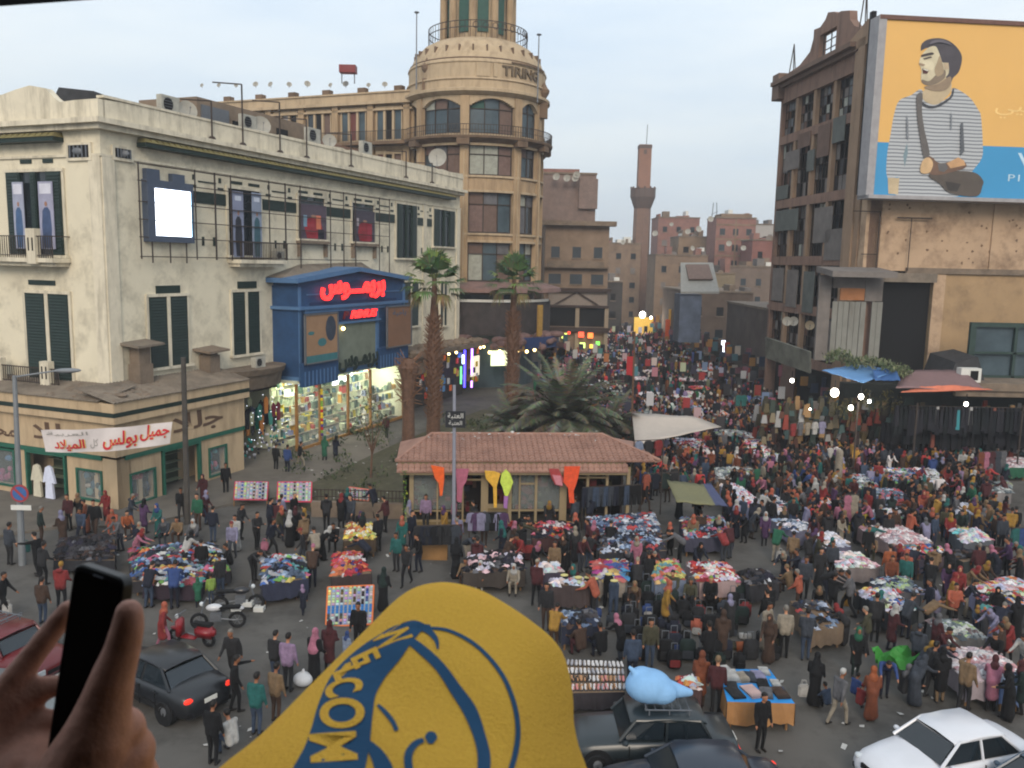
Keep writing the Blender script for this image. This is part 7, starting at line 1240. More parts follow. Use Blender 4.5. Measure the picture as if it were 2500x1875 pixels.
stall(q4(ZD, (140, 390), (460, 375), (480, 440), (150, 440)), ORG[:3]+PAS, 'narrow table of orange rolls above the jeans displays', (70, 60, 60), near='orange rolls table', z=1.1); stall(q4(ZD, (30, 260), (210, 250), (250, 330), (60, 340)), PAS, 'small grey violet table in front of the kiosk', (70, 64, 80), near='grey violet table')
stall(q4(ZD, (1200, 1200), (1370, 1190), (1400, 1300), (1230, 1310)), REDS+PAS, 'small table of pink and red odds behind the roof rack', (80, 60, 60), near='small pink table')
stall(q4(ZD, (230, 660), (520, 640), (560, 760), (240, 780)), BLU+DRK, 'table of blue and navy bags behind the mustard shirt', (40, 44, 60), near='blue bags table', what='goods')
stall(q4(K, (1010, 1195), (1125, 1190), (1135, 1232), (1000, 1238)), DRK+PAS[:3], 'low table of dark and white bundles below the kiosk window frame', (60, 54, 50), near='dark and white bundles table', mound=.25)
stall(q4(K, (1300, 1152), (1425, 1148), (1440, 1190), (1295, 1196)), DRK+BLU, 'table of dark clothes just in front of the denim stall', (46, 46, 52), near='dark table before the denim', mound=.2)
stall(q4(K, (1470, 1118), (1560, 1116), (1585, 1158), (1480, 1164)), BLU+MIX, 'table of blue and mixed clothes right of the denim stall', (60, 60, 76), near='mixed table right of the denim', mound=.2)
stall(q4(K, (2110, 1285), (2205, 1280), (2212, 1325), (2120, 1330)), DRK+MIX, 'table of dark mixed clothes at the right edge above the lavender shrouded woman', (60, 60, 64), near='dark mixed edge table', mound=.2)
stall(q4(K, (1150, 1130), (1235, 1128), (1240, 1160), (1150, 1164)), REDS+DRK, 'table of maroon and dark clothes beside the red suitcases', (66, 44, 44), near='maroon table', mound=.25)
stall(q4(K, (1880, 1250), (1960, 1245), (1990, 1275), (1900, 1285)), GRYS+BLU, 'small grey and blue table at the edge of the middle aisle', (80, 80, 86), near='aisle edge table')
c, t = stall(q4(ZD, (290, 1060), (740, 1080), (760, 1320), (300, 1330)), [], 'shoe stall with rows of white and pale trainers behind the dark car', (50, 46, 50), heap=False, near='shoe stall', z=.7)
sm = MB(); SHOEW = M('white shoe', (196, 194, 194), .6, .1); sm.mat(SHOEW)
for s in (-1, 1): sm.ball((.055*s, .0, .045), .042, .12, .045, k=8, r=6); sm.ball((.055*s, -.07, .075), .038, .05, .05, k=8, r=6)
sm.mat(M('shoe sole', (60, 60, 64), .7, .1)); [sm.box(.055*s-.04, .055*s+.04, -.12, .12, 0, .02) for s in (-1, 1)]; shoeme = sm.mesh('shoe_pair'); random.seed(19)
ORD = ['first', 'second', 'third', 'fourth', 'fifth', 'sixth', 'seventh', 'eighth', 'ninth', 'tenth', 'eleventh', 'twelfth', 'last']; rowsn = ['back row', 'second row', 'third row', 'front row']; SHC = {'white': (198, 196, 196), 'silver grey': (150, 150, 156), 'pink': (196, 130, 130), 'tan': (170, 130, 96), 'black': (36, 36, 40)}
for j, v in enumerate((.12, .38, .62, .88)):
 for i in range(13):
  cn = random.choice(['white', 'white', 'silver grey'] if j < 2 else list(SHC)); p = bil(c, (i+.5)/13, v); o = link('shoe_pair', shoeme); o.location = p; o.rotation_euler = (0, 0, rnd(-.2, .2)+math.pi); o.material_slots[0].link = 'OBJECT'; o.material_slots[0].material = M('shoe '+cn, SHC[cn], .6, .1)
  tag(o, '%s shoes, %s from the left in the %s of the shoe stall' % (cn, ORD[i], rowsn[j]), 'shoes', 'shoes on the stall behind the dark car')
c, t = stall(q4(ZD, (1540, 1130), (1960, 1130), (2170, 1415), (1610, 1400)), [], 'stall with a bright blue sheet and folded trousers on top', (150, 110, 70), heap=False, near='blue sheeted stall', top=(40, 130, 196))
gm = MB().mat(SHOEW); n = 5; vs = []
for j in range(6):
 for k in range(5): x, y = (j/5-.5)*.36, (k/4-.5)*.62; e = min(j, 5-j) > 0 and min(k, 4-k) > 0; vs.append((x, y, .085+.01*math.sin(j*2+k) if e else .04)); 
m0 = len(vs); vs += [(x, y, 0) for x, y, z in vs]; fs = [(j*5+k, (j+1)*5+k, (j+1)*5+k+1, j*5+k+1) for j in range(5) for k in range(4)]; rim = [j*5 for j in range(6)]+[25+k for k in range(1, 5)]+[j*5+4 for j in range(4, -1, -1)]+[k for k in range(3, 0, -1)]; fs += [(rim[i], rim[(i+1) % len(rim)], rim[(i+1) % len(rim)]+m0, rim[i]+m0) for i in range(len(rim))]; gm.add(vs, fs); gm.smooth = True; gmesh = gm.mesh('folded_trousers'); gmesh.flip_normals()
for (x, y, cn, ps, lab) in ((1600, 1160, 'white', 1.2, 'thick white folded bundle at the back left of the blue sheet'), (1640, 1190, 'white', 1.2, 'second white bundle in front of the first on the blue sheet'), (1735, 1200, 'beige', 1, 'beige folded trousers at the back of the blue sheet'), (1800, 1200, 'slate', 1, 'slate folded trousers at the back of the blue sheet'), (1870, 1190, 'lavender', 1, 'lavender folded trousers at the back right of the blue sheet'), (1915, 1150, 'white', .8, 'small white folded cloth at the back corner of the blue sheet'), (1650, 1270, 'charcoal', .8, 'dark folded bundle at the left middle of the blue sheet'), (1900, 1250, 'black', .9, 'black crumpled trousers right of the middle of the blue sheet'), (2010, 1250, 'white', .7, 'white folded towel at the right of the blue sheet'), (1675, 1330, 'charcoal', 1, 'dark grey trousers at the front left edge of the blue sheet'), (1815, 1320, 'pink', 1.1, 'pale pinkish trousers at the front middle of the blue sheet'), (1930, 1330, 'grey', 1, 'grey trousers at the front of the blue sheet, second from right'), (2045, 1330, 'brown', 1, 'dark brown trousers at the front right corner of the blue sheet')):
 p = G(*ZD(x, y), .86); o = link('folded_trousers', gmesh); o.location = p; o.scale = (ps, ps, ps*1.1); o.rotation_euler = (0, 0, rnd(-.3, .3)); o.material_slots[0].link = 'OBJECT'; o.material_slots[0].material = cloth(cn) if cn != 'pink' else M('pale rose cloth', (176, 150, 146), .9, .1); tag(o, lab, 'trousers', 'folded trousers on the blue sheet')
b = MB().mat(M('cardboard', (140, 106, 66), .85, .15, 2)); p = G(*ZD(1870, 1480)); b.box(p.x-.55, p.x+.55, p.y-.0, p.y+.5, 0, .62); single('cardboard_box', b, 'brown cardboard box under the blue sheeted stall', 'box')
for (x, y, w_, lab) in ((1580, 575, .5, 'brown cardboard box under the red and white clothes stall'), (1075, 560, .35, 'brown cardboard box under the orange and turquoise stall')): b = MB().mat(MATS['cardboard']); p = G(*ZD(x, y)); b.box(p.x-w_, p.x+w_, p.y, p.y+.4, 0, .7); single('cardboard_box', b, lab, 'box')
p = G(*K(935, 1210)); b = MB().mat(MATS['cardboard']); b.box(p.x-.6, p.x+.6, p.y, p.y+.5, 0, .75); single('cardboard_box', b, 'brown carton in front of the dark jackets rack', 'box')
def rbox(b, x0, x1, y0, y1, z0, z1, r):
 xs, ys, zs = (x0+x1)/2, (y0+y1)/2, (z0+z1)/2; me = bmesh.new(); bmesh.ops.create_cube(me, size=1); bmesh.ops.scale(me, vec=(x1-x0, y1-y0, z1-z0), verts=me.verts); bmesh.ops.bevel(me, geom=me.edges[:], offset=r, segments=2, affect='EDGES'); bmesh.ops.translate(me, vec=(xs, ys, zs), verts=me.verts); me.verts.ensure_lookup_table(); b.add([tuple(v.co) for v in me.verts], [tuple(v.index for v in f.verts) for f in me.faces]); me.free()
def bag_proto(kind):
 A = MB().mat(SHOEW); A.smooth = True; parts = []
 if kind == 'backpack': rbox(A, -.17, .17, -.11, .11, 0, .46, .08); q = MB().mat(SHOEW); rbox(q, -.13, .13, -.17, -.1, .04, .25, .03); parts.append(('pocket', q)); q = MB().mat(DARK); [q.path([(s*.09, .1, .42), (s*.1, .17, .35), (s*.1, .17, .15), (s*.12, .11, .05)], .018, 5) for s in (-1, 1)]; q.path([(-.04, .02, .46), (-.03, .02, .5), (.03, .02, .5), (.04, .02, .46)], .012, 5); parts.append(('strap', q))
 elif kind == 'suitcase':
  rbox(A, -.21, .21, -.12, .12, .05, .62, .05); q = MB().mat(SHOEW); rbox(q, -.16, .16, -.16, -.11, .12, .36, .02); parts.append(('pocket', q)); q = MB().mat(GREYM); q.path([(-.09, .1, .6), (-.09, .1, .82), (.09, .1, .82), (.09, .1, .6)], .012, 5); parts.append(('handle', q))
  for s in (-1, 1): q = MB().mat(DARK); q.tube((s*.17, .1, .04), (s*.13, .1, .04), .04, k=8); parts.append(('wheel', q))
 else: A.tube((-.28, 0, .17), (.28, 0, .17), .17, k=12); q = MB().mat(DARK); q.path([(-.1, -.17, .2), (-.08, -.12, .4), (.08, -.12, .4), (.1, -.17, .2)], .015, 5); parts.append(('handle', q))
 return A.mesh(kind), [(n, q.mesh(n)) for n, q in parts]
BG = {k: bag_proto(k) for k in ('backpack', 'suitcase', 'holdall')}
BAGP = []
def bag(kind, p, col, rz, label, s=1.0, acc=None):
 BAGP.append((p.x, p.y))
 me, ps = BG[kind]; o = link(kind, me); o.location = p; o.rotation_euler = (0, 0, rz); o.scale = (s, s, s); o.material_slots[0].link = 'OBJECT'; o.material_slots[0].material = cloth(col); tag(o, label, kind if kind != 'holdall' else 'holdall bag', 'bags and suitcases set out for sale')
 for n, m in ps:
  c = link(n, m, o)
  if n == 'pocket': c.material_slots[0].link = 'OBJECT'; c.material_slots[0].material = cloth(acc or col)
for (x, y, k, col, acc, s, lab) in ((1375, 720, 'backpack', 'red', 'white', 1.2, 'red backpack at the back row of bags'), (1755, 700, 'backpack', 'red', 'maroon', 1.25, 'dark red backpack standing alone at the right of the bags'), (1355, 840, 'backpack', 'coral', 'white', 1.2, 'orange red and white backpack left of the dark suited man'), (950, 700, 'backpack', 'blue', 'white', 1.1, 'bright blue backpack at the back of the bags'), (975, 805, 'holdall', 'blue', 'white', 1.3, 'bright blue holdall in front of the blue backpack'), (975, 950, 'suitcase', 'tan', 'brown', 1.2, 'wide tan brown case above two black cases'), (1755, 985, 'holdall', 'orange', 'orange', 1.0, 'orange roll bag on black suitcases at the right'), (1755, 885, 'holdall', 'white', 'white', .7, 'small white bundle behind the orange roll bag'), (1650, 965, 'holdall', 'olive', 'olive', .8, 'olive holdall left of the orange roll bag'), (1165, 880, 'backpack', 'navy', 'red', 1.4, 'navy and red backpack in the middle of the bags'), (1160, 780, 'backpack', 'charcoal', 'purple', 1.2, 'charcoal backpack behind the navy and red one'), (660, 800, 'backpack', 'slate', 'grey', 1.3, 'slate backpack with a grey logo panel near the jeans displays'), (1575, 690, 'backpack', 'slate', 'white', 1.3, 'slate and white backpack beside the lone red one'), (1690, 720, 'holdall', 'pale blue', 'white', .7, 'small pale blue holdall between two backpacks'), (500, 700, 'holdall', 'blue', 'navy', 1.0, 'blue holdall behind the dark seated men'), (290, 720, 'holdall', 'blue', 'white', .9, 'blue and white holdall right of the mustard shirt'), (1170, 1010, 'suitcase', 'navy', 'blue', 1.15, 'navy suitcase with a blue pocket in the front middle'), (1170, 1130, 'suitcase', 'black', 'red', 1.0, 'black suitcase with a red base at the very front'), (1895, 930, 'backpack', 'charcoal', 'coral', 1.1, 'charcoal backpack with a coral patch at the far right end'), (2000, 960, 'suitcase', 'black', 'olive', 1.2, 'black suitcase at the right end beside the beige coat')):
 bag(k, G(*ZD(x, y)), col, math.radians(rnd(-14, 14)), lab, s, acc)
random.seed(23)
order = ORD
for r_, (yy, x0, x1, n, nm) in enumerate(((640, 780, 1660, 11, 'backmost'), (700, 760, 1700, 11, 'second'), (770, 820, 1720, 11, 'third'), (850, 780, 1640, 10, 'fourth'), (940, 860, 1640, 9, 'fifth'), (1060, 880, 1990, 12, 'front'), (1130, 1260, 1700, 4, 'very lowest'), (560, 930, 1700, 7, 'half hidden'))):
 for i in range(n):
  x = x0+(x1-x0)*i/(n-1)+rnd(-14, 14); p = G(*ZD(x, yy+rnd(-12, 12)))
  if any((p.x-x_)**2+(p.y-y_)**2 < .16 for x_, y_ in BAGP): continue
  col = random.choice(['black', 'black', 'charcoal', 'navy', 'black', 'dark green']); k = random.choice(['suitcase', 'suitcase', 'backpack']); bag(k, p, col, rnd(-.2, .2), '%s %s, %s from the left in the %s row of bags' % (col, k, order[i], nm), rnd(1.0, 1.25), random.choice([col, 'charcoal', 'slate']))
for i, (x, col) in enumerate(((1265, 'red'), (1350, 'coral'), (1430, 'maroon'))): bag('suitcase', G(*ZA(x, 990)), col, rnd(-.1, .1), col+' suitcase, '+order[i]+' from the left in the trio below the kiosk window', 1.35, 'blue' if i == 1 else col)
bag('suitcase', G(*ZA(1150, 1080)), 'red', .1, 'dull red suitcase standing before the three bright ones', 1.1, 'maroon')
jb = MB().mat(SHOEW)
for s in (-1, 1): capsule(jb, V((.08*s, 0, .95)), V((.09*s, .01, .5)), .10, .075, 9); capsule(jb, V((.09*s, .01, .5)), V((.1*s, 0, .08)), .072, .07, 9)
capsule(jb, V((-.05, 0, 1.0)), V((.05, 0, 1.0)), .11, .11, 9); jm = grow(jb, .025, 3); jm.materials.append(None); wb = MB().mat(M('mannequin cap', (190, 180, 120), .7, .05)); wb.ball((0, 0, 1.12), .14, .11, .035, k=12, r=5); wbm = wb.mesh('waist_cap')
for i, (x, y, cn, lab) in enumerate(((255, 610, 'navy', 'navy jeans on a half mannequin, leftmost of the row'), (370, 630, 'beige', 'beige trousers on a half mannequin in the row of jeans'), (450, 630, 'charcoal', 'charcoal trousers on a half mannequin right of the beige pair'), (620, 600, 'black', 'black trousers on a half mannequin near the striped blankets'), (665, 660, 'denim blue', 'bright denim jeans on a half mannequin, rightmost of the row'), (500, 640, 'slate', 'slate grey jeans on a half mannequin between charcoal and black pairs'))):
 o = link('trouser_form', jm); o.location = G(*ZD(x, y+20), .0); o.scale = (1.1, 1.1, 1.15); o.rotation_euler = (0, 0, math.pi+rnd(-.3, .3)); o.material_slots[0].link = 'OBJECT'; o.material_slots[0].material = cloth(cn); tag(o, lab, 'mannequin', 'trousers shown on half mannequins'); link('waist_cap', wbm, o); OCC.append((o.location.x, o.location.y, .3))
gb = MB().mat(SHOEW); gb.smooth = False; gp_ = [(0, 0), (.06, .0), (.2, -.06), (.27, -.42), (.2, -.44), (.16, -.22), (.17, -.8), (-.17, -.8), (-.16, -.22), (-.2, -.44), (-.27, -.42), (-.2, -.06), (-.06, 0)]
def extr(pts, th): b = MB().mat(SHOEW); k = len(pts); b.add([(x, -th, z) for x, z in pts]+[(x, th, z) for x, z in pts], [tuple(range(k)), tuple(range(2*k-1, k-1, -1))]+[(i, i+k, (i+1) % k+k, (i+1) % k) for i in range(k)]); return b.mesh('garment')
SHIRT = extr(gp_, .05); JEANS = extr([(0, 0), (.17, 0), (.19, -.95), (.04, -.95), (0, -.3), (-.04, -.95), (-.19, -.95), (-.17, 0)], .05); DRESS = extr([(0, 0), (.06, 0), (.18, -.06), (.2, -.3), (.14, -.35), (.28, -1.3), (-.28, -1.3), (-.14, -.35), (-.2, -.3), (-.18, -.06), (-.06, 0)], .06)
def rack(p0, p1, h, cols, label, me=SHIRT, group='clothes racks', posts=True):
 a, c = G(*p0), G(*p1); t = Thing('clothes_rack', a.lerp(c, .5), label, 'clothes rack', group); b = MB().mat(RUST); b.tube(a+V((0, 0, h)), c+V((0, 0, h)), .025, k=6); t.part('rail', b)
 if posts:
  for q in (a, c): b = MB().mat(RUST); b.tube(q, q+V((0, 0, h)), .03, k=6); t.part('post', b)
 n = len(cols); d = (c-a); ang = math.atan2(d.y, d.x)
 for i, cn in enumerate(cols):
  q = a.lerp(c, (i+.5)/n)+V((0, 0, h-.02)); o = link('garment', me, t.root); o.location = q-t.loc; o.rotation_euler = (0, 0, ang+rnd(-.25, .25)); o.material_slots[0].link = 'OBJECT'; o.material_slots[0].material = cloth(cn)
 OCC.append(((a.x+c.x)/2, (a.y+c.y)/2, .5))
random.seed(29); rc = lambda n, *c: [random.choice(c) for _ in range(n)]
rack(ZA(230, 1130), ZA(560, 1120), 1.75, rc(12, 'charcoal', 'slate', 'navy', 'black'), 'long rack of dark jackets below the left kiosk windows')
rack(ZA(660, 1010), ZA(960, 1010), 1.8, rc(8, 'charcoal', 'purple', 'black', 'slate', 'lavender'), 'rack of grey and purple coats before the kiosk window frame')
rack(ZA(1590, 830), ZA(2060, 800), 2.1, rc(11, 'navy', 'denim blue', 'slate', 'black'), 'high rail of hanging jeans right of the kiosk', JEANS)
rack(ZA(2000, 720), ZA(2240, 700), 3.9, ['pale blue', 'charcoal', 'red'], 'high rail with one blue, one charcoal and one red shirt at the kiosk end', group='clothes racks')
rack(ZB(60, 1330), ZB(460, 1300), 2.0, ['coral', 'navy', 'dark green', 'charcoal'], 'rail with a red lifejacket and dark coats under the shirts')
rack(ZB(1290, 640), ZB(1600, 620), 3.0, ['tan', 'orange', 'grey', 'pale blue', 'lime', 'maroon'], 'tall rack with orange and lime long dresses in the crowd', DRESS); rack(ZB(1640, 860), ZB(2030, 820), 2.9, ['red', 'grey', 'beige', 'white', 'lavender'], 'rack with white and lilac tops left of the lamp lit stall')
rack(ZB(1060, 560), ZB(1180, 560), 3.4, ['teal', 'teal'], 'pair of turquoise jackets hung high in the street'); rack(ZC(240, 1560), ZC(390, 1550), 1.9, ['pink', 'beige'], 'stand with a dusty pink dress left of the yellow barriers', DRESS); rack(ZC(1680, 1100), ZC(1980, 1080), 2.3, ['rust', 'pink', 'maroon', 'slate', 'grey'], 'rack of rust, pink and grey dresses at the far right', DRESS)
rack(ZC(680, 830), ZC(800, 830), 1.9, ['slate'], 'single slate waistcoat on a stand by the lamp lit stall'); rack(ZE(1780, 420), ZE(2080, 440), 1.2, ['navy', 'beige', 'maroon', 'charcoal'], 'low rail of trousers on the edge of the dark covered stall', JEANS); rack(ZE(2080, 340), ZE(2200, 340), 1.6, ['teal', 'blue'], 'teal and blue jackets hanging at the right edge'); rack(ZN(1780, 720), ZN(1930, 700), 2.6, ['purple', 'mustard', 'red', 'red'], 'far rack with one yellow and two red tops in the street'); rack(ZN(1290, 720), ZN(1450, 700), 2.6, ['red', 'navy', 'mustard'], 'far rack with red and mustard tops beside the thin pole')
for (x, y, lab) in ((390, 1560, 'left yellow metal barrier behind the suited man'), (480, 1560, 'right yellow metal barrier behind the suited man'), (1700, 1520, 'yellow metal barrier among shoppers at far right')):
 p = G(*ZC(x, y)); t = Thing('yellow_barrier', p, lab, 'barrier'); b = MB().mat(M('yellow paint', (176, 160, 50), .6, .15)); [b.box(p.x+dx, p.x+dx+.09, p.y, p.y+.05, 0, 1.05) for dx in (-.35, -.05, .25)]; t.part('upright', b, kind='stuff'); b = MB().mat(MATS['yellow paint']); b.box(p.x-.4, p.x+.4, p.y+.05, p.y+.09, .85, .95); t.part('crossbar', b)
q = G(*ZC(190, 1100)); b = MB().mat(cloth('beige')); b.tube(q, q+V((0, 0, 2.25)), .24, .2, 12); b.ball(q+V((0, 0, 2.25)), .2, k=12, r=6); single('cloth_roll', b, 'tall beige rolled cloth standing upright in the market', 'roll')
b = MB().mat(M('green plastic', (56, 132, 54), .6, .1)); q = G(*ZE(1175, 1120), .5); n = 9; b.add([q+V(((i/8-.5)*1.5, (j/8-.5)*.9, .3*math.sin(i*1.3+j)*math.cos(j*1.7)+.1*i/8)) for j in range(n) for i in range(n)], [(j*n+i, j*n+i+1, (j+1)*n+i+1, (j+1)*n+i) for j in range(n-1) for i in range(n-1)]); single('plastic_sheet', b, 'crumpled bright green plastic sheet beside a bending shopper', 'sheet')
def board(corn, zz, lab, frame, rows_=2, blue=True):
 c = [at(*p, Y) for p, Y in zip(corn, zz)]; t = Thing('display_board', c[3], lab, 'display board'); nrm_ = (c[1]-c[0]).cross(c[3]-c[0]).normalized(); nrm_ = nrm_ if nrm_.y < 0 else -nrm_; bk = -nrm_*.05
 b = MB().mat(M('board grey', (150, 152, 160), .7, .1)); b.hexa([x+bk for x in (c[3], c[2], c[1], c[0])]+[c[3], c[2], c[1], c[0]]); t.part('panel', b); FM = M('board edge %s' % (frame,), frame, .6, .1)
 for i in range(4): q = MB().mat(FM); q.tube(c[i]+nrm_*.02, c[(i+1) % 4]+nrm_*.02, .035, k=6); t.part('edge', q)
 b = MB().mat(TINT); n = 11
 for i in range(n):
  col = random.choice([(60, 80, 140), (200, 190, 130), (170, 60, 80), (60, 100, 90), (60, 50, 80), (40, 36, 40), (190, 190, 180), (90, 70, 60)])
  for j in range(14):
   s, v = (i+.5)/n, (j+.6)/14.6
   if blue and .5 < v < .66: b.col = lin((50, 110, 170)); 
   else: b.col = tuple(x*rnd(.5, 1.4) for x in lin((170, 168, 172) if (i+j) % 3 == 0 or i % 3 == 1 else col if v < .5 or not blue else (70, 70, 80)))
   p = bil(c, s, v)+nrm_*.015; du = (c[1]-c[0])/n*.3; dv = (c[3]-c[0])/14*.36; b.hexa([p-du+dv, p+du+dv, p+du-dv, p-du-dv]+[x+nrm_*.03 for x in (p-du+dv, p+du+dv, p+du-dv, p-du-dv)])
 t.part('trinkets', b, kind='stuff'); b = MB().mat(WOOD); [b.tube(V((x.x, x.y, 0)), x, .03, k=5) for x in c]; t.part('trestle', b)
random.seed(37)
board([Z6(235, 85), Z6(490, 88), Z6(480, 225), Z6(225, 222)], (43, 43, 41.8, 41.8), 'board of trinkets and sunglasses, left of two by the pavement', (176, 60, 80), blue=False); board([Z6(565, 88), Z6(825, 88), Z6(820, 240), Z6(560, 235)], (42.4, 42.4, 41.2, 41.2), 'board of trinkets with a pink edge, right of two by the pavement', (196, 50, 80), blue=False); g0 = G(*Z6(945, 1200)).y
board([Z6(950, 900), Z6(1305, 885), Z6(1290, 1185), Z6(935, 1205)], (g0+1.6, g0+1.6, g0+.1, g0+.1), 'leaning trinket board with an orange edge and blue band', (206, 110, 60)); board([Z6(1115, 125), Z6(1265, 145), Z6(1265, 230), Z6(1115, 215)], (42, 42, 41.7, 41.7), 'small sweets box on a stand with orange packets', (200, 110, 90), blue=False)
TYRE = M('tyre rubber', (24, 24, 26), .8, .1); RIM = M('wheel rim', (120, 122, 126), .4, .1, metal=.5); CGL = M('car window', (26, 34, 40), .08, .2, .6, spec=.7); CHR = M('chrome trim', (150, 152, 156), .25, 0, metal=.9); HL = M('headlight glass', (190, 196, 200), .15, .1, spec=.7); TL = bulb('tail light', (220, 50, 34), .9)
def paint(n, c, r=.28): return M('car paint '+n, c, r, .05, 1, spec=.6)
def car(loc, hd, pc, label, tall=0.0, rack_=False, square=False, lit=False, cat='car'):
 t = Thing('parked_car', V((0, 0, 0)), label, cat); PNT = pc; L2 = 2.2
 if square: ST = [(2.15, .62, .78, .3), (2.1, .78, .8, .22), (1.5, .88, .83, .2), (.8, .93, .84, .2), (-1.2, .95, .84, .2), (-1.5, .95, .83, .2), (-2.05, .92, .8, .24), (-2.15, .74, .78, .34)]
 else: ST = [(2.25, .50, .55, .28), (2.16, .66, .74, .22), (1.85, .77, .82, .2), (1.35, .86, .86, .2), (.85, .93, .87, .2), (0, .95, .88, .19), (-1.0, .96, .88, .2), (-1.45, .98, .86, .2), (-1.95, .95, .80, .22), (-2.14, .84, .72, .25), (-2.2, .62, .56, .32)]
 b = MB().mat(PNT); b.smooth = True; rings = []
 for x, zt, hw, zb in ST:
  cr = .05; pts = [(-hw*.82, zb), (-hw*.97, zb+.12), (-hw, (zb+zt)*.5), (-hw*.97, zt-.1), (-hw*.86, zt-.015), (-hw*.5, zt+cr*.7), (0, zt+cr), (hw*.5, zt+cr*.7), (hw*.86, zt-.015), (hw*.97, zt-.1), (hw, (zb+zt)*.5), (hw*.97, zb+.12), (hw*.82, zb)]; rings.append([(x, y, z) for y, z in pts])
 k = 13; vs = [p for r in rings for p in r]; fs = [(i*k+j, i*k+(j+1) % k, (i+1)*k+(j+1) % k, (i+1)*k+j) for i in range(len(rings)-1) for j in range(k)]; fs += [tuple(range(k))[::-1], tuple((len(rings)-1)*k+j for j in range(k))]; b.add(vs, fs); body = t.part('body', b)
 fb_, rb_, ft, rt, zt, zr = (.95, -1.5, .3, -.95, .93, 1.40+tall) if not square else (.85, -1.45, .45, -1.15, .95, 1.42+tall); wb_, wr = .78, .62
 if square: wb_, wr = .76, .66
 cb_ = [(fb_, -wb_, zt), (fb_, wb_, zt), (rb_, wb_, zt), (rb_, -wb_, zt)]; ct = [(ft, -wr, zr), (ft, wr, zr), (rt, wr, zr), (rt, -wr, zr)]; Vb = [V(p) for p in cb_]; Vt = [V(p) for p in ct]
 b = MB().mat(PNT); b.smooth = True; rs_ = []
 for x, w_, z in ((ft+.14, wr-.0, zr-.03), (ft-.02, wr+.04, zr+.04), ((ft+rt)/2, wr+.05, zr+.07), (rt+.02, wr+.04, zr+.05), (rt-.16, wr-.0, zr-.03)): rs_.append([(x, -w_, z-.05), (x, -w_*.92, z), (x, 0, z+.03), (x, w_*.92, z), (x, w_, z-.05)])
 vs = [p for r in rs_ for p in r]; b.add(vs, [(i*5+j, i*5+j+1, (i+1)*5+j+1, (i+1)*5+j) for i in range(4) for j in range(4)]+[(0, 5, 10, 15, 20, 24, 19, 14, 9, 4)]); t.part('roof', b)
 b = MB().mat(PNT)
 for i in range(4): b.tube(Vb[i], Vt[i], .045, .038, 6)
 for s in (-1, 1): b.tube((-.3, s*(wb_-.0), zt), (-.32, s*wr, zr), .035, k=6); b.tube((ft, s*wr, zr), (rt, s*wr, zr), .04, k=6)
 t.part('pillar', b)
 def pane(nm, a, c, d, e):
  p = MB().mat(CGL); cc = (a+c+d+e)/4; q = [x.lerp(cc, .11) for x in (a, c, d, e)]; nn_ = (q[1]-q[0]).cross(q[3]-q[0]).normalized()*.012; p.add(q+[x+nn_ for x in q], BOXF); t.part(nm, p)
 pane('windshield', Vb[0], Vb[1], Vt[1], Vt[0]); pane('rear_window', Vb[2], Vb[3], Vt[3], Vt[2])
 for s, i, j in ((-1, 0, 3), (1, 1, 2)):
  m0 = V((-.28, s*wb_, zt)); m1 = V((-.3, s*wr, zr)); pane('side_window', Vb[i], m0, m1, Vt[i]); pane('side_window', m0, Vb[j], Vt[j], m1)
 b = MB().mat(M('dark cabin', (30, 28, 28), .9, .3)); b.box(rb_+.5, fb_-.4, -.55, .55, .5, .97); [b.box(x-.1, x+.1, y-.2, y+.2, .9, 1.2) for x in (.1, -.85) for y in (-.32, .32)]; t.part('seats', b)
 for x in (1.38, -1.35):
  for s in (-1, 1):
   yw = s*.80; a_ = MB().mat(DARK); a_.tube((x, s*.70, .34), (x, s*.877, .36), .385, k=18); t.part('wheel_arch', a_); w = MB().mat(TYRE); w.lathe((0, 0, 0), [(.2, -.09), (.3, -.1), (.315, -.07), (.315, .07), (.3, .1), (.2, .09)], 18); w.mat(RIM); w.lathe((0, 0, 0), [(.01, .08), (.08, .09), (.18, .06), (.21, .08)], 12); w.lathe((0, 0, 0), [(.21, -.08), (.18, -.06), (.08, -.09), (.01, -.08)], 12)
   w.v = [(x+px_, yw+s*pz_, .315+py_) for px_, py_, pz_ in w.v]; t.part('wheel', w)
 for s in (-1, 1):
  b = MB().mat(HL); b.ball((2.08, s*.6, .62), .12, .16, .08, k=10, r=6) if not square else b.box(2.1, 2.17, s*.58-.14, s*.58+.14, .55, .7); t.part('headlight', b); b = MB().mat(TL); b.ball((-2.1, s*.62, .78), .08, .15, .08, k=10, r=6) if not square else b.box(-2.17, -2.1, s*.6-.14, s*.6+.14, .6, .72); t.part('tail_light', b)
  b = MB().mat(PNT); b.ball((.72, s*.93, .98), .07, .1, .06, k=8, r=6); t.part('mirror', b)
  for x in (-.12, -1.02): b = MB().mat(CHR if square else PNT); b.box(x-.09, x+.09, s*.885-.015, s*.885+.015, .80, .83); t.part('door_handle', b)
 for s in (-1, 1):
  b = MB().mat(DARK); [b.box(x-.006, x+.006, s*.868-.022, s*.868+.022, .3, .86) for x in (.62, -.3, -1.0)]; b.box(-1.0, .95, s*.882-.016, s*.882+.016, .5, .54); t.part('door_trim', b)
 for x in (2.2, -2.18): b = MB().mat(DARK if not square else CHR); b.box(min(x, x-.1*(1 if x > 0 else -1)), max(x, x-.1*(1 if x > 0 else -1)), -.7, .7, .33, .45); t.part('bumper', b)
 b = MB().mat(DARK); b.box(2.12, 2.262 if not square else 2.16, -.36, .36, .5, .62); t.part('grille', b); b = MB().mat(WHITE); b.box(-2.215, -2.19, -.2, .2, .58, .70); b.box(2.262, 2.275, -.2, .2, .36, .46); t.part('number_plate', b)
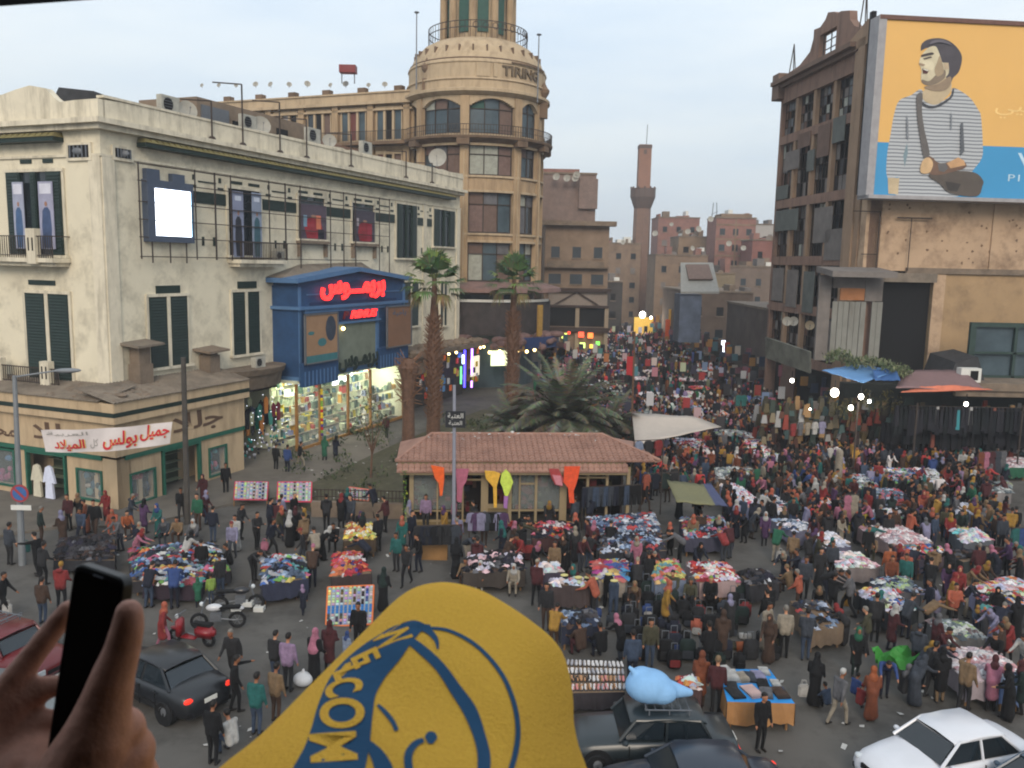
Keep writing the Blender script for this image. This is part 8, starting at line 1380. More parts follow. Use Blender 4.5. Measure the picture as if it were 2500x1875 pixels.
 if rack_:
  b = MB().mat(GREYM); z = zr+.2
  for y in (-.5, .5): b.tube((.2, y, z), (-.95, y, z), .02, k=5); [b.tube((x, y, zr), (x, y, z), .018, k=5) for x in (.1, -.4, -.9)]
  for i in range(6): b.tube((.15-i*.21, -.5, z), (.15-i*.21, .5, z), .016, k=5)
  b.tube((.2, -.5, z+.1), (.2, .5, z+.1), .016, k=5); [b.tube((.2, y, z), (.2, y, z+.1), .016, k=5) for y in (-.5, 0, .5)]; t.part('roof_rack', b)
 t.root.location = loc; t.root.rotation_euler = (0, 0, hd); OCC.append((loc.x, loc.y, 2.3)); OCC.append((loc.x+1.2*math.cos(hd), loc.y+1.2*math.sin(hd), 1.3)); OCC.append((loc.x-1.2*math.cos(hd), loc.y-1.2*math.sin(hd), 1.3)); return t
WC = G(*K(2040, 1684)); car(WC, math.atan2(-.30, -.95), paint('white', (206, 208, 214)), 'white sedan facing left at the bottom right of the market')
DC = G(*K(1398, 1640)); car(DC, math.atan2(-.02, -1), paint('black green', (34, 42, 46)), 'dark boxy old car with a roof rack carrying a light blue sack', rack_=True, square=True)
FC = G(*K(1520, 1640), 1.4); FC.z = 0; car(FC+V((-.2, .1, 0)), math.atan2(-.05, -1), paint('dark slate', (40, 48, 60)), 'dark slate car cut by the bottom edge in front of the boxy car')
r0, r1 = G(*K(415, 1575)), G(*K(492, 1535)); hdv = V((-(r1-r0).y, (r1-r0).x, 0)).normalized(); hdv = hdv if hdv.y > 0 else -hdv; BC = (r0+r1)/2+hdv*2.15; car(BC, math.atan2(hdv.y, hdv.x), paint('black', (28, 30, 34)), 'black sedan seen from behind beside the hand, tail light lit')
car(G(*K(12, 1452)), math.atan2(-.35, .94), paint('dark red', (96, 30, 34)), 'dark red car half hidden behind the hand at the left edge', square=True, rack_=True); car(G(*K(10, 1585)), math.atan2(-.2, .98), paint('grey', (110, 118, 122)), 'grey car mostly hidden behind the hand at the lower left'); car(G(*K(2270, 1775)), math.atan2(-.25, -.97), paint('steel blue', (56, 74, 92)), 'steel blue car cut by the bottom right corner')
b = MB().mat(M('light blue sack', (128, 172, 214), .7, .08, 3, .2)); c = DC+V((.15, .0, 2.0)); b.ball(c+V((-.2, 0, 0)), .6, .5, .42, k=18, r=12); capsule(b, c+V((-.1, 0, -.02)), c+V((.85, 0, -.16)), .36, .1, 14); b.ball(c+V((-.35, .1, .12)), .38, .36, .32); b.ball(c+V((.1, -.15, -.08)), .42, .34, .3); b.tube(c+V((-.5, 0, .28)), c+V((-.72, 0, .5)), .1, .05, 8); sm_ = grow(b, .035, 6); sm_.materials.append(MATS['light blue sack']); o = link('sack', sm_); tag(o, 'big light blue sack tied to the rack of the dark boxy car', 'sack')
b = MB().mat(M('white plastic bag', (190, 192, 196), .6, .08, 6, .3)); c = G(*K(655, 1482)); b.ball(c+V((0, 0, .22)), .3, .25, .22, k=12, r=8); b.tube(c+V((0, 0, .4)), c+V((.02, 0, .56)), .08, .03, 6); sm_ = grow(b, .03, 3); sm_.materials.append(MATS['white plastic bag']); tag(link('plastic_bag', sm_), 'full white plastic bag on the asphalt beside the veiled woman', 'bag')
def bike(loc, hd, pc, lab, scooter=False):
 t = Thing('motorcycle', V((0, 0, 0)), lab, 'scooter' if scooter else 'motorcycle')
 for x in (.62, -.62):
  w = MB().mat(TYRE); r = .24 if scooter else .3; w.lathe((0, 0, 0), [(r-.1, -.04), (r-.02, -.05), (r, 0), (r-.02, .05), (r-.1, .04), (r-.1, -.04)], 18); w.mat(RIM); w.lathe((0, 0, 0), [(.02, -.03), (.05, .03), (.02, .04)], 8); [w.tube((0, 0, 0), ((r-.08)*math.cos(a), (r-.08)*math.sin(a), 0), .01, k=4) for a in [i*1.05 for i in range(6)]]; w.v = [(x+a, c_, r+b_) for a, b_, c_ in w.v]; t.part('wheel', w)
 b = MB().mat(pc); b.smooth = True
 if scooter: rbox(b, -.85, -.15, -.18, .18, .3, .68, .1); rbox(b, -.2, .35, -.15, .15, .22, .3, .03); rbox(b, .36, .5, -.2, .2, .25, .85, .05); b.ball((.62, 0, .5), .16, .09, .06)
 else: b.ball((.12, 0, .76), .28, .14, .13, k=12, r=8); rbox(b, -.85, -.45, -.09, .09, .66, .76, .03)
 t.part('body', b); b = MB().mat(DARK); rbox(b, -.75, -.05, -.14, .14, .7 if scooter else .72, .8, .03); t.part('seat', b)
 b = MB().mat(GREYM); b.tube((.62, 0, .28), (.42, 0, 1.0), .03, k=6); b.tube((.42, -.32, 1.0), (.42, .32, 1.0), .016, k=6); b.box(-.1, .25, -.1, .1, .3, .55) if not scooter else b.tube((-.6, 0, .26), (-.3, 0, .3), .03, k=6); b.tube((-.62, .05, .3), (.1, .05, .4), .025, k=6); t.part('frame', b); b = MB().mat(HL); b.ball((.52, 0, .9), .08, k=8, r=6); t.part('headlight', b)
 t.root.location = loc; t.root.rotation_euler = (.0, .0, hd); OCC.append((loc.x, loc.y, .8))
bike(G(*K(415, 1392)), 2.9, paint('scooter red', (130, 26, 34)), 'dark red scooter parked beside the white motorcycle', True); bike(G(*K(472, 1358)), 3.3, paint('bike white', (190, 192, 196)), 'motorcycle with a white tank parked beside the red scooter'); bike(G(*K(515, 1320)), .2, paint('bike black', (36, 36, 40)), 'black motorcycle behind the white tanked one')
b = MB().mat(WHITE); q = G(*K(535, 1322)); [b.box(q.x-.6+i*.4, q.x-.25+i*.4, q.y, q.y+.3, .0+.18*(i % 2), .16+.18*(i % 2)) for i in range(3)]; single('white_crate', b, 'broken white foam crate lying near the motorcycles', 'crate')
random.seed(404)
FS = [  # where (reading frame, x, y of the feet), body, top, trousers, head, facing, words
 (Z5, 640, 205, 'man', 'pale blue', 'navy', 'black', 170, 'man in a pale blue shirt standing against the tan corner of the shop'),
 (Z5, 805, 350, 'woman', 'purple', 'navy', 'black', 20, 'woman in dark purple standing left of the turquoise cloaked woman'),
 (Z5, 890, 372, 'abaya_scarf', 'teal', 'teal', 'blue', 200, 'woman in a turquoise cloak and blue scarf near the pole'),
 (Z5, 1322, 448, 'robe', 'white', 'white', 'black', 190, 'man in a long white robe with dark hair crossing the asphalt'),
 (Z5, 1345, 380, 'man_hood', 'charcoal', 'black', 'black', 120, 'man in charcoal sitting close to the robed man'),
 (Z5, 1520, 475, 'man_walk', 'navy', 'black', 'black', 90, 'man striding right in navy with a pink and white bag'),
 (Z5, 1182, 745, 'man', 'lime', 'denim blue', 'black', 330, 'child in a lime green top and jeans at the broad tumbled stall'),
 (Z5, 1108, 760, 'woman', 'green', 'navy', 'green', 340, 'small child in green left of the lime green child'),
 (Z5, 1238, 705, 'man', 'charcoal', 'denim blue', 'black', 300, 'man in charcoal and jeans right of the lime green child'),
 (Z5, 912, 995, 'woman_walk', 'red', 'pink', 'coral', 60, 'woman in a long red coat walking beside the scooters'),
 (Z5, 975, 770, 'man_browse', 'blue', 'navy', 'black', 350, 'person in a royal blue hooded top at the near side of the broad stall'),
 (Z5, 830, 765, 'man_browse', 'navy', 'denim blue', 'black', 10, 'person in blue and red leaning over the left end of the broad stall'),
 (Z5, 1305, 1180, 'man_walk2', 'charcoal', 'charcoal', 'grey', 195, 'balding man in a charcoal jacket walking towards the black sedan'),
 (Z5, 1312, 1345, 'man_point', 'black', 'black', 'black', 60, 'man in black holding a flat black thing beside the black sedan'),
 (Z5, 1432, 1475, 'man', 'teal', 'denim blue', 'black', 20, 'man with grey sleeves and teal back beside the yellow cloth'),
 (Z5, 1300, 1590, 'man_sit', 'white', 'denim blue', 'black', 300, 'man in a white striped jacket crouching right of the black sedan'),
 (Z5, 1190, 1640, 'man', 'black', 'black', 'black', 20, 'man in black at the rear corner of the black sedan'),
 (Z5, 1540, 1400, 'man', 'tan', 'brown', 'black', 30, 'person in a mottled tan jacket next to the teal backed man'),
 (Z5, 240, 855, 'man', 'brown', 'denim blue', 'black', 0, 'man in a brown jacket and jeans seen from behind above the red car'),
 (Z5, 345, 780, 'man_hood', 'red', 'charcoal', 'mustard', 0, 'person in a bright red jacket left of the phone'),
 (Z5, 215, 585, 'man_point', 'black', 'black', 'black', 280, 'man in black pointing left beside the street lamp'),
 (Z5, 55, 525, 'man', 'slate', 'charcoal', 'black', 20, 'man in a slate shirt at the foot of the street lamp'),
 (Z5, 20, 830, 'man_walk', 'black', 'black', 'black', 90, 'person in black with a white carrier bag at the left edge'),
 (Z5, 240, 640, 'man_hood', 'charcoal', 'black', 'black', 20, 'man in charcoal behind the pointing man'),
 (Z5, 390, 330, 'man', 'maroon', 'black', 'black', 190, 'man in maroon near the hanging white robes'),
 (Z5, 450, 320, 'woman', 'black', 'black', 'tan', 200, 'woman in black with a tan scarf beside the maroon clad man'),
 (Z5, 540, 330, 'woman_sit', 'white', 'black', 'white', 180, 'woman in a white top seated behind the black clothes stall'),
 (Z5, 600, 290, 'woman', 'red', 'black', 'red', 190, 'woman in a red scarf and red top below the shop corner'),
 (Z5, 635, 345, 'woman_sit', 'coral', 'black', 'coral', 170, 'woman in coral seated at the black clothes stall'),
 (Z5, 710, 360, 'man_sit', 'orange', 'brown', 'black', 150, 'man in orange brown sitting with folded arms behind the stalls'),
 (Z5, 790, 420, 'woman_sit', 'beige', 'black', 'beige', 180, 'woman in a pale top sitting behind the broad tumbled stall'),
 (Z5, 925, 400, 'woman_sit', 'slate', 'slate', 'grey', 180, 'woman in a grey scarf seated left of two at the broad stall'),
 (Z5, 1000, 400, 'man_sit', 'tan', 'brown', 'brown', 180, 'person in tan seated between two grey scarved women'),
 (Z5, 1090, 405, 'woman_sit', 'grey', 'grey', 'white', 180, 'woman in pale grey seated right of the tan clad person'),
 (Z5, 765, 520, 'woman_browse', 'pink', 'navy', 'red', 90, 'woman with a red scarf and pink top reaching over the clothes'),
 (Z5, 1040, 560, 'woman_browse', 'white', 'white', 'black', 30, 'woman wrapped in white bending into the broad stall'),
 (Z5, 1130, 610, 'man', 'black', 'black', 'black', 340, 'tall man in black at the right end of the broad stall'),
 (Z5, 1290, 560, 'man_sit', 'black', 'black', 'black', 250, 'dark figure sitting by a heap right of the broad stall'),
 (Z5, 1140, 195, 'woman', 'maroon', 'black', 'maroon', 190, 'woman in maroon standing against the far shop corner'),
 (Z5, 1262, 130, 'man', 'black', 'black', 'black', 150, 'man in a black suit leaning by the small show window'),
 (Z5, 1110, 330, 'man', 'green', 'brown', 'black', 190, 'man in green beside the pole'),
 (Z5, 1190, 400, 'man', 'navy', 'denim blue', 'black', 10, 'tall man in navy and jeans before the left trinket board'),
 (Z6, 500, 500, 'man_point', 'navy', 'navy', 'black', 60, 'man in navy reaching between the two trinket boards'),
 (Z6, 550, 505, 'man_browse', 'maroon', 'charcoal', 'black', 20, 'man in a maroon jacket before the pink edged board'),
 (Z6, 655, 590, 'abaya', 'black', 'black', 'white', 10, 'woman in black with a white scarf before the pink edged board'),
 (Z6, 700, 540, 'abaya_scarf', 'black', 'black', 'maroon', 350, 'woman in black with a maroon scarf between two others in black'),
 (Z6, 770, 575, 'abaya_scarf', 'black', 'black', 'mustard', 350, 'woman in black with a mustard yellow scarf'),
 (Z6, 940, 460, 'man_hood', 'charcoal', 'black', 'black', 350, 'man in charcoal left of the sweets stand'),
 (Z6, 1050, 440, 'woman', 'black', 'black', 'red', 20, 'woman in black with a red scarf left of the sweets stand'),
 (Z6, 1100, 380, 'woman', 'navy', 'navy', 'teal', 10, 'woman with a turquoise scarf right behind the sweets stand'),
 (Z6, 1310, 360, 'man_browse', 'navy', 'black', 'black', 300, 'man in navy leaning right of the sweets stand'),
 (Z6, 1205, 585, 'abaya_scarf', 'black', 'black', 'dark green', 60, 'woman in black picking over the tray of sweets'),
 (Z6, 860, 740, 'man_browse', 'beige', 'black', 'black', 330, 'man with a beige backpack leaning by the blue and pink cart'),
 (Z6, 775, 620, 'man_hood', 'tan', 'brown', 'black', 320, 'man in tan beside the backpack man'),
 (Z6, 910, 690, 'abaya_bend', 'black', 'black', 'white', 60, 'woman in black with a white cap bending behind the red stall'),
 (Z6, 1000, 600, 'man_sit', 'black', 'black', 'black', 180, 'man in black seated behind the red clothes stall'),
 (Z6, 1240, 760, 'man_bend', 'navy', 'black', 'black', 290, 'man in navy bent over the red clothes'),
 (Z6, 1340, 620, 'man', 'black', 'black', 'black', 320, 'man in black standing at the right of the tray of sweets'),
 (Z6, 1400, 470, 'man_hood', 'maroon', 'black', 'black', 300, 'man in dark maroon above the black clad one'),
 (Z6, 1375, 1085, 'abaya', 'black', 'black', 'dark green', 20, 'tall figure in black right of the orange edged board'),
 (Z6, 830, 900, 'man_browse', 'brown', 'navy', 'pink', 350, 'person in brown with a pink hat at the blue and pink cart'),
 (Z6, 760, 1110, 'woman_walk', 'navy', 'navy', 'lilac', 330, 'leaning child in navy with a lilac scarf below the cart'),
 (Z6, 1560, 880, 'man_walk', 'charcoal', 'black', 'black', 190, 'man in a charcoal tracksuit walking towards the viewer near the kiosk'),
 (Z6, 1480, 770, 'man', 'teal', 'charcoal', 'black', 200, 'man in dark teal behind the tracksuit man'),
 (Z6, 1590, 590, 'man', 'navy', 'navy', 'black', 130, 'man in navy at the left end of the kiosk'),
 (Z6, 1705, 450, 'man', 'lilac', 'charcoal', 'black', 180, 'seller in a pale lilac checked shirt at the kiosk window'),
 (Z6, 540, 1650, 'man', 'charcoal', 'denim blue', 'black', 20, 'man in charcoal and jeans, left of the lilac shirted man'),
 (Z6, 640, 1700, 'man', 'lilac', 'charcoal', 'black', 10, 'man in a long lilac shirt seen from behind'),
 (Z6, 845, 1640, 'abaya', 'black', 'black', 'pink', 20, 'veiled woman in black with a bright pink scarf'),
 (Z6, 960, 1560, 'woman', 'maroon', 'black', 'maroon', 10, 'woman in dark maroon right of the pink scarved woman'),
 (Z6, 1090, 1500, 'woman', 'pale blue', 'red', 'blue', 30, 'child with a blue scarf near the yellow cloth'),
 (Z6, 1190, 1400, 'man', 'black', 'black', 'black', 190, 'man in black standing just below the orange edged board'),
 (ZA, 110, 1010, 'woman', 'teal', 'black', 'coral', 190, 'woman in teal with a coral scarf near the garden wall'),
 (ZA, 560, 1000, 'man', 'lavender', 'black', 'black', 20, 'person in lavender behind the black clad woman at the jackets'),
 (ZA, 550, 1230, 'abaya', 'black', 'black', 'black', 10, 'tall woman all in black before the dark jackets rack'),
 (ZA, 720, 1230, 'man_hood', 'maroon', 'black', 'black', 20, 'broad man in dark maroon before the coats rack'),
 (ZA, 960, 1190, 'man_browse', 'brown', 'black', 'black', 60, 'man in brown carrying a white bag before the coats rack'),
 (ZA, 1100, 1100, 'man_hood', 'black', 'black', 'black', 330, 'man in black just left of the red suitcases'),
 (ZA, 1210, 1440, 'man_cap', 'maroon', 'black', 'beige', 10, 'man in a dark maroon jacket with a tan cap, back to the viewer'),
 (ZA, 640, 1290, 'man_sit', 'tan', 'brown', 'brown', 190, 'person in tan crouching just above the yellow cloth'),
 (ZA, 760, 1310, 'woman_sit', 'white', 'brown', 'white', 190, 'person wrapped in white seated above the yellow cloth'),
 (ZA, 1030, 1340, 'woman_sit', 'beige', 'brown', 'white', 190, 'person with a white scarf crouching by the plastic bottles'),
 (ZA, 1440, 1190, 'abaya_scarf', 'black', 'black', 'brown', 200, 'woman in black facing the viewer below the red suitcases'),
 (ZA, 1680, 1060, 'woman', 'maroon', 'black', 'pink', 20, 'woman in maroon with a bright pink scarf at the denim stall'),
 (ZA, 1820, 1060, 'man_browse', 'black', 'denim blue', 'black', 10, 'man in black leaning over the denim stall, left of a pair'),
 (ZA, 2040, 1180, 'woman', 'pink', 'charcoal', 'beige', 200, 'woman with a beige scarf and pink sleeves behind the striped blankets'),
 (ZD, 170, 990, 'man_browse', 'mustard', 'brown', 'black', 20, 'person in a mustard yellow shirt right of the yellow cloth'),
 (ZD, 110, 800, 'man', 'charcoal', 'brown', 'brown', 190, 'man in dark grey behind the mustard shirt'),
 (ZD, 400, 1040, 'man_sit', 'brown', 'maroon', 'black', 330, 'man in brown seated left of a pair above the shoes'),
 (ZD, 570, 1060, 'man_sit', 'black', 'navy', 'black', 340, 'man in black seated right of a pair above the shoes'),
 (ZD, 820, 1260, 'man', 'denim blue', 'navy', 'brown', 0, 'man in a denim jacket beside the shoe stall post'),
 (ZD, 1450, 1190, 'man_phone', 'black', 'black', 'black', 350, 'tall man in a black suit among the bags'),
 (ZD, 1560, 1060, 'woman', 'brown', 'grey', 'brown', 10, 'woman in a brown leopard coat right of the black suited man'),
 (ZD, 1510, 1500, 'man', 'maroon', 'charcoal', 'tan', 10, 'man in a maroon striped jumper at the blue sheeted stall'),
 (ZD, 1380, 1440, 'woman', 'rust', 'brown', 'rust', 20, 'woman in rust brown left of the striped jumper'),
 (ZD, 1875, 1800, 'man', 'black', 'black', 'black', 160, 'man in a dark jacket crossing between the dark cars and the blue stall'),
 (ZD, 1930, 880, 'man', 'black', 'black', 'black', 340, 'man in black behind the beige coat'),
 (ZD, 860, 560, 'man_browse', 'charcoal', 'charcoal', 'beige', 10, 'man in charcoal between the blankets and the orange clothes'),
 (ZD, 950, 520, 'man_browse', 'black', 'black', 'black', 10, 'man in black with his back to us at the orange clothes'),
 (ZD, 1160, 560, 'man_sit', 'olive', 'black', 'black', 200, 'man in olive seated in front of the orange clothes'),
 (ZD, 840, 640, 'woman_sit', 'brown', 'brown', 'tan', 190, 'figure with a round tan head cover before the jeans'),
 (ZD, 1300, 620, 'man_sit', 'olive', 'charcoal', 'olive', 190, 'person in an olive hood seated before the cardboard box'),
 (ZD, 1465, 610, 'man_sit', 'black', 'black', 'lime', 190, 'figure in black with a lime green band before the red stall'),
 (ZE, 210, 1120, 'man', 'beige', 'black', 'grey', 10, 'man in a bulky beige coat with grey hair at the dark trousers stall'),
 (ZE, 390, 1140, 'man_phone', 'slate', 'denim blue', 'brown', 20, 'man in a slate jumper and jeans beside the beige coat'),
 (ZE, 460, 1520, 'abaya', 'black', 'black', 'black', 30, 'large woman in a long black veil in the open space'),
 (ZE, 800, 1270, 'woman', 'black', 'dark green', 'green', 180, 'woman with an emerald green scarf facing the viewer'),
 (ZE, 570, 1560, 'man_sit', 'denim blue', 'black', 'black', 330, 'child in a denim jacket beside the large veiled woman'),
 (ZE, 650, 1680, 'man_walk', 'grey', 'beige', 'white', 60, 'man in grey with a white cap and pale trousers stepping right'),
 (ZE, 790, 1470, 'man_sit', 'blue', 'navy', 'black', 60, 'child in dark blue right of the white capped man'),
 (ZE, 835, 1560, 'man_sit', 'red', 'black', 'red', 60, 'child in a red hood near the rust scarved woman'),
 (ZE, 930, 1640, 'abaya_scarf', 'rust', 'rust', 'orange', 20, 'woman wrapped in a rust orange patterned scarf by the white car'),
 (ZE, 1040, 1440, 'man_bend', 'blue', 'navy', 'black', 200, 'man in a royal blue jacket bent right over'),
 (ZE, 1290, 1520, 'abaya_bend', 'slate', 'slate', 'slate', 60, 'tall stooping figure in dark slate next to the green plastic'),
 (ZE, 1190, 1480, 'woman_sit', 'charcoal', 'black', 'grey', 90, 'crouching woman in grey beside the stooping slate figure'),
 (ZE, 1420, 1450, 'man_point', 'charcoal', 'charcoal', 'black', 60, 'man in black reaching over the grey underwear stall'),
 (ZE, 1300, 1260, 'man_hood', 'slate', 'maroon', 'slate', 30, 'person in a slate hood and maroon trousers'),
 (ZE, 1500, 1490, 'woman', 'black', 'tan', 'black', 20, 'woman with long dark hair in front of the biggest pink stall'),
 (ZE, 1690, 1560, 'man_point', 'tan', 'charcoal', 'black', 60, 'man in a dusty tan coat reaching right'),
 (ZE, 1920, 1560, 'woman_browse', 'pink', 'black', 'maroon', 30, 'woman in a pink cardigan and maroon beret'),
 (ZE, 2060, 1640, 'abaya_scarf', 'black', 'black', 'black', 300, 'woman in black at the near corner of the biggest pink stall'),
 (ZE, 2160, 1580, 'woman', 'dark green', 'black', 'maroon', 300, 'woman in dark green with a maroon scarf at the right edge'),
 (ZE, 1930, 1040, 'abaya_bend', 'lavender', 'lavender', 'lavender', 240, 'woman shrouded in lavender leaning over the pale pink heap'),
 (ZE, 2060, 1150, 'woman_browse', 'red', 'black', 'tan', 240, 'woman in red with a tan scarf behind the biggest pink stall'),
 (ZE, 1790, 930, 'woman', 'denim blue', 'navy', 'mustard', 190, 'girl with a yellow scarf and denim top'),
 (ZE, 1950, 900, 'abaya', 'black', 'black', 'black', 200, 'fully veiled woman before the pastel towels'),
 (ZE, 1600, 880, 'man_phone', 'coral', 'black', 'black', 190, 'man in a coral jumper facing the viewer'),
 (ZE, 1400, 930, 'man_bend', 'tan', 'charcoal', 'black', 80, 'man in a dusty tan jacket leaning over the mixed socks'),
 (ZE, 1210, 960, 'man_browse', 'slate', 'navy', 'brown', 60, 'man in dark slate beside the tan jacket'),
 (ZE, 960, 990, 'man', 'charcoal', 'black', 'black', 20, 'heavy man in charcoal with his back to us at the mixed socks'),
 (ZE, 1640, 700, 'woman', 'red', 'black', 'red', 200, 'woman in a bright red hood beside a magenta jumper'),
 (ZE, 1550, 660, 'woman', 'purple', 'black', 'black', 200, 'woman in a magenta purple jumper left of the red hood'),
 (ZE, 1410, 640, 'man_browse', 'black', 'black', 'black', 20, 'man in black at the yellow and red bundles'),
 (ZE, 1210, 570, 'woman', 'coral', 'black', 'coral', 10, 'woman in an orange red hood beside the orange jacket'),
 (ZE, 1075, 520, 'man', 'orange', 'denim blue', 'black', 10, 'man in an orange brown jacket and jeans'),
 (ZE, 895, 330, 'man', 'black', 'charcoal', 'brown', 180, 'man in a black suit and white shirt facing the viewer'),
 (ZE, 1065, 210, 'man', 'charcoal', 'brown', 'brown', 190, 'bald man in grey behind the orange jacket'),
 (ZE, 930, 310, 'man_sit', 'tan', 'olive', 'olive', 200, 'crouching figure in khaki below the suited man'),
 (ZE, 280, 390, 'man', 'tan', 'brown', 'black', 20, 'man in a leather brown jacket right of the green shirt'),
 (ZE, 140, 330, 'man_browse', 'green', 'beige', 'black', 40, 'man in a green shirt and pale trousers'),
 (ZE, 410, 420, 'man_hood', 'charcoal', 'brown', 'black', 330, 'man in charcoal with a white bag by the lavender stall'),
 (ZE, 500, 540, 'robe', 'charcoal', 'charcoal', 'black', 190, 'man in a long charcoal coat in the middle aisle'),
 (ZE, 600, 480, 'man', 'slate', 'black', 'black', 190, 'man in slate right of the long charcoal coat'),
 (ZE, 745, 780, 'man_walk', 'grey', 'black', 'black', 300, 'man in a grey brown jacket striding before the white and pink stall'),
 (ZE, 605, 790, 'man_phone', 'black', 'black', 'brown', 60, 'man in black holding a white thing to his face'),
 (ZE, 320, 560, 'man_point', 'navy', 'black', 'brown', 280, 'man in navy with one arm stretched left'),
 (ZE, 375, 640, 'man', 'slate', 'black', 'brown', 190, 'man in dark slate facing us beside the stretched arm'),
 (ZE, 90, 880, 'man', 'black', 'black', 'brown', 330, 'man in black at the left end of the dark trousers stall'),
 (ZE, 260, 600, 'man_sit', 'tan', 'brown', 'tan', 320, 'crouching figure in tan left of the middle aisle'),
 (ZC, 620, 1090, 'man', 'red', 'black', 'brown', 200, 'man in a red hooded top by the blue and red shirts'),
 (ZC, 1150, 1290, 'man', 'olive', 'olive', 'grey', 200, 'man in olive drab at the grey and white shirts'),
 (ZC, 1640, 1230, 'abaya', 'black', 'black', 'black', 10, 'tall veiled woman in black by a white masked doll'),
 (ZC, 1500, 1150, 'man_walk', 'lilac', 'charcoal', 'black', 240, 'man in a pale shirt stooping at the far right aisle'),
 (ZC, 1450, 1440, 'man_walk', 'navy', 'charcoal', 'mustard', 60, 'person in navy with a mustard cap walking at right'),
 (ZC, 1370, 1120, 'woman', 'red', 'brown', 'black', 200, 'woman in red right of the grey and white shirts'),
 (ZC, 1100, 1440, 'woman', 'coral', 'black', 'red', 200, 'woman in a coral red top behind the pale pink stall'),
 (ZC, 980, 1450, 'man', 'black', 'black', 'brown', 200, 'man in black left of the coral red top'),
 (ZC, 180, 1500, 'man', 'black', 'black', 'black', 20, 'man in black left of the dusty pink dress stand'),
 (ZC, 1340, 1640, 'man', 'olive', 'black', 'brown', 190, 'man in dark olive behind the yellow bundles'),
 (ZC, 1190, 1640, 'woman', 'black', 'black', 'coral', 190, 'woman in black with a coral headband'),
 (ZC, 2000, 1250, 'woman_browse', 'maroon', 'rust', 'maroon', 330, 'woman in dark maroon at the small grey white table'),
 (ZC, 2100, 1640, 'man', 'black', 'black', 'black', 10, 'man with orange stripes on black at the far right'),
 (ZB, 670, 1500, 'man_phone', 'black', 'black', 'brown', 190, 'man in black below the olive sunshade'),
 (ZB, 1830, 1430, 'man_browse', 'grey', 'charcoal', 'tan', 300, 'man in a long grey coat at the white and blue stall'),
 (ZB, 890, 1720, 'abaya_scarf', 'black', 'black', 'beige', 200, 'woman with a beige scarf and black and white dress'),
 (ZB, 620, 1740, 'woman', 'tan', 'black', 'coral', 200, 'woman with a peach coloured scarf behind the blankets stall'),
 (ZB, 700, 1700, 'man', 'brown', 'brown', 'black', 10, 'broad man in brown next to the peach scarf'),
 (ZB, 720, 240, 'man_point', 'white', 'white', 'black', 60, 'man in pale blue white reaching up behind the tarpaulin'),
 (Z4, 390, 1580, 'man', 'black', 'black', 'black', 20, 'man in black before the garment shop, left of the blue waistcoat'),
 (Z4, 478, 1600, 'man', 'blue', 'navy', 'black', 20, 'man in a blue waistcoat with pale sleeves by the garment shop'),
 (Z4, 575, 1560, 'man_walk', 'black', 'beige', 'black', 60, 'man in black with beige trousers stepping into the lit shop'),
 (Z4, 765, 1510, 'woman', 'green', 'charcoal', 'green', 20, 'person in green before the lit show windows'),
 (Z4, 850, 1500, 'woman', 'navy', 'navy', 'black', 20, 'woman in navy right of the person in green'),
 (Z4, 1245, 1330, 'man_hood', 'maroon', 'black', 'black', 330, 'man in dark maroon at the right end of the lit windows'),
]
for (f, x, y, key, top, bot, hd, face, lab) in FS:
 s = .68 if lab.startswith(('child', 'small child', 'girl', 'leaning child')) else rnd(.96, 1.04)
 o = person(*f(x, y), key, top, bot, hd, face+rnd(-6, 6), lab, s, random.choice((0, 1, 1, 2)))
TOPW = ['black']*11+['charcoal']*8+['navy']*6+['brown']*4+['maroon']*3+['slate']*3+['grey']*2+['olive', 'tan', 'beige', 'red', 'white', 'teal', 'blue', 'denim blue', 'purple', 'rust', 'dark green', 'pink', 'lavender', 'coral', 'mustard', 'green']
SCF = ['black', 'black', 'beige', 'white', 'grey', 'red', 'pink', 'brown', 'tan', 'navy', 'lavender', 'teal', 'purple', 'mustard', 'coral']
def inquad(x, y, c, pad=0.0):
 s = None
 for i in range(4):
  a, b_ = c[i], c[(i+1) % 4]; v = (b_.x-a.x)*(y-a.y)-(b_.y-a.y)*(x-a.x)
  if s is None: s = v > 0
  elif (v > 0) != s: return False
 return True
MARKS = [(c, n) for c, n, q in STALLS]+[(KF.P(2, 0, .8), 'kiosk left half'), (KF.P(10, 0, .8), 'kiosk right half'), (G(*K(1500, 960)), 'large white tarpaulin'), (G(*ZC(190, 1100)), 'tall beige roll'), (V((30, 51, 0)), 'black garment racks'), (V((-4, 56, 0)), 'tall fan palm'), (V((1, 69, 0)), 'slimmer fan palm'), (LP, 'street lamp'), (V((pp.x, 38.8, 0)), 'utility pole'), (P(20, 0, 3)*0+FR.P(20, 0, 4), 'lit show windows'), (DC, 'boxy old car'), (WC, 'white sedan'), (V((20, 66, 0)), 'lamp lit stall'), (V((26, 88, 0)), 'grey street awning'), (V((12, 92, 0)), 'open street'), (V((8, 108, 0)), 'arcaded building')]
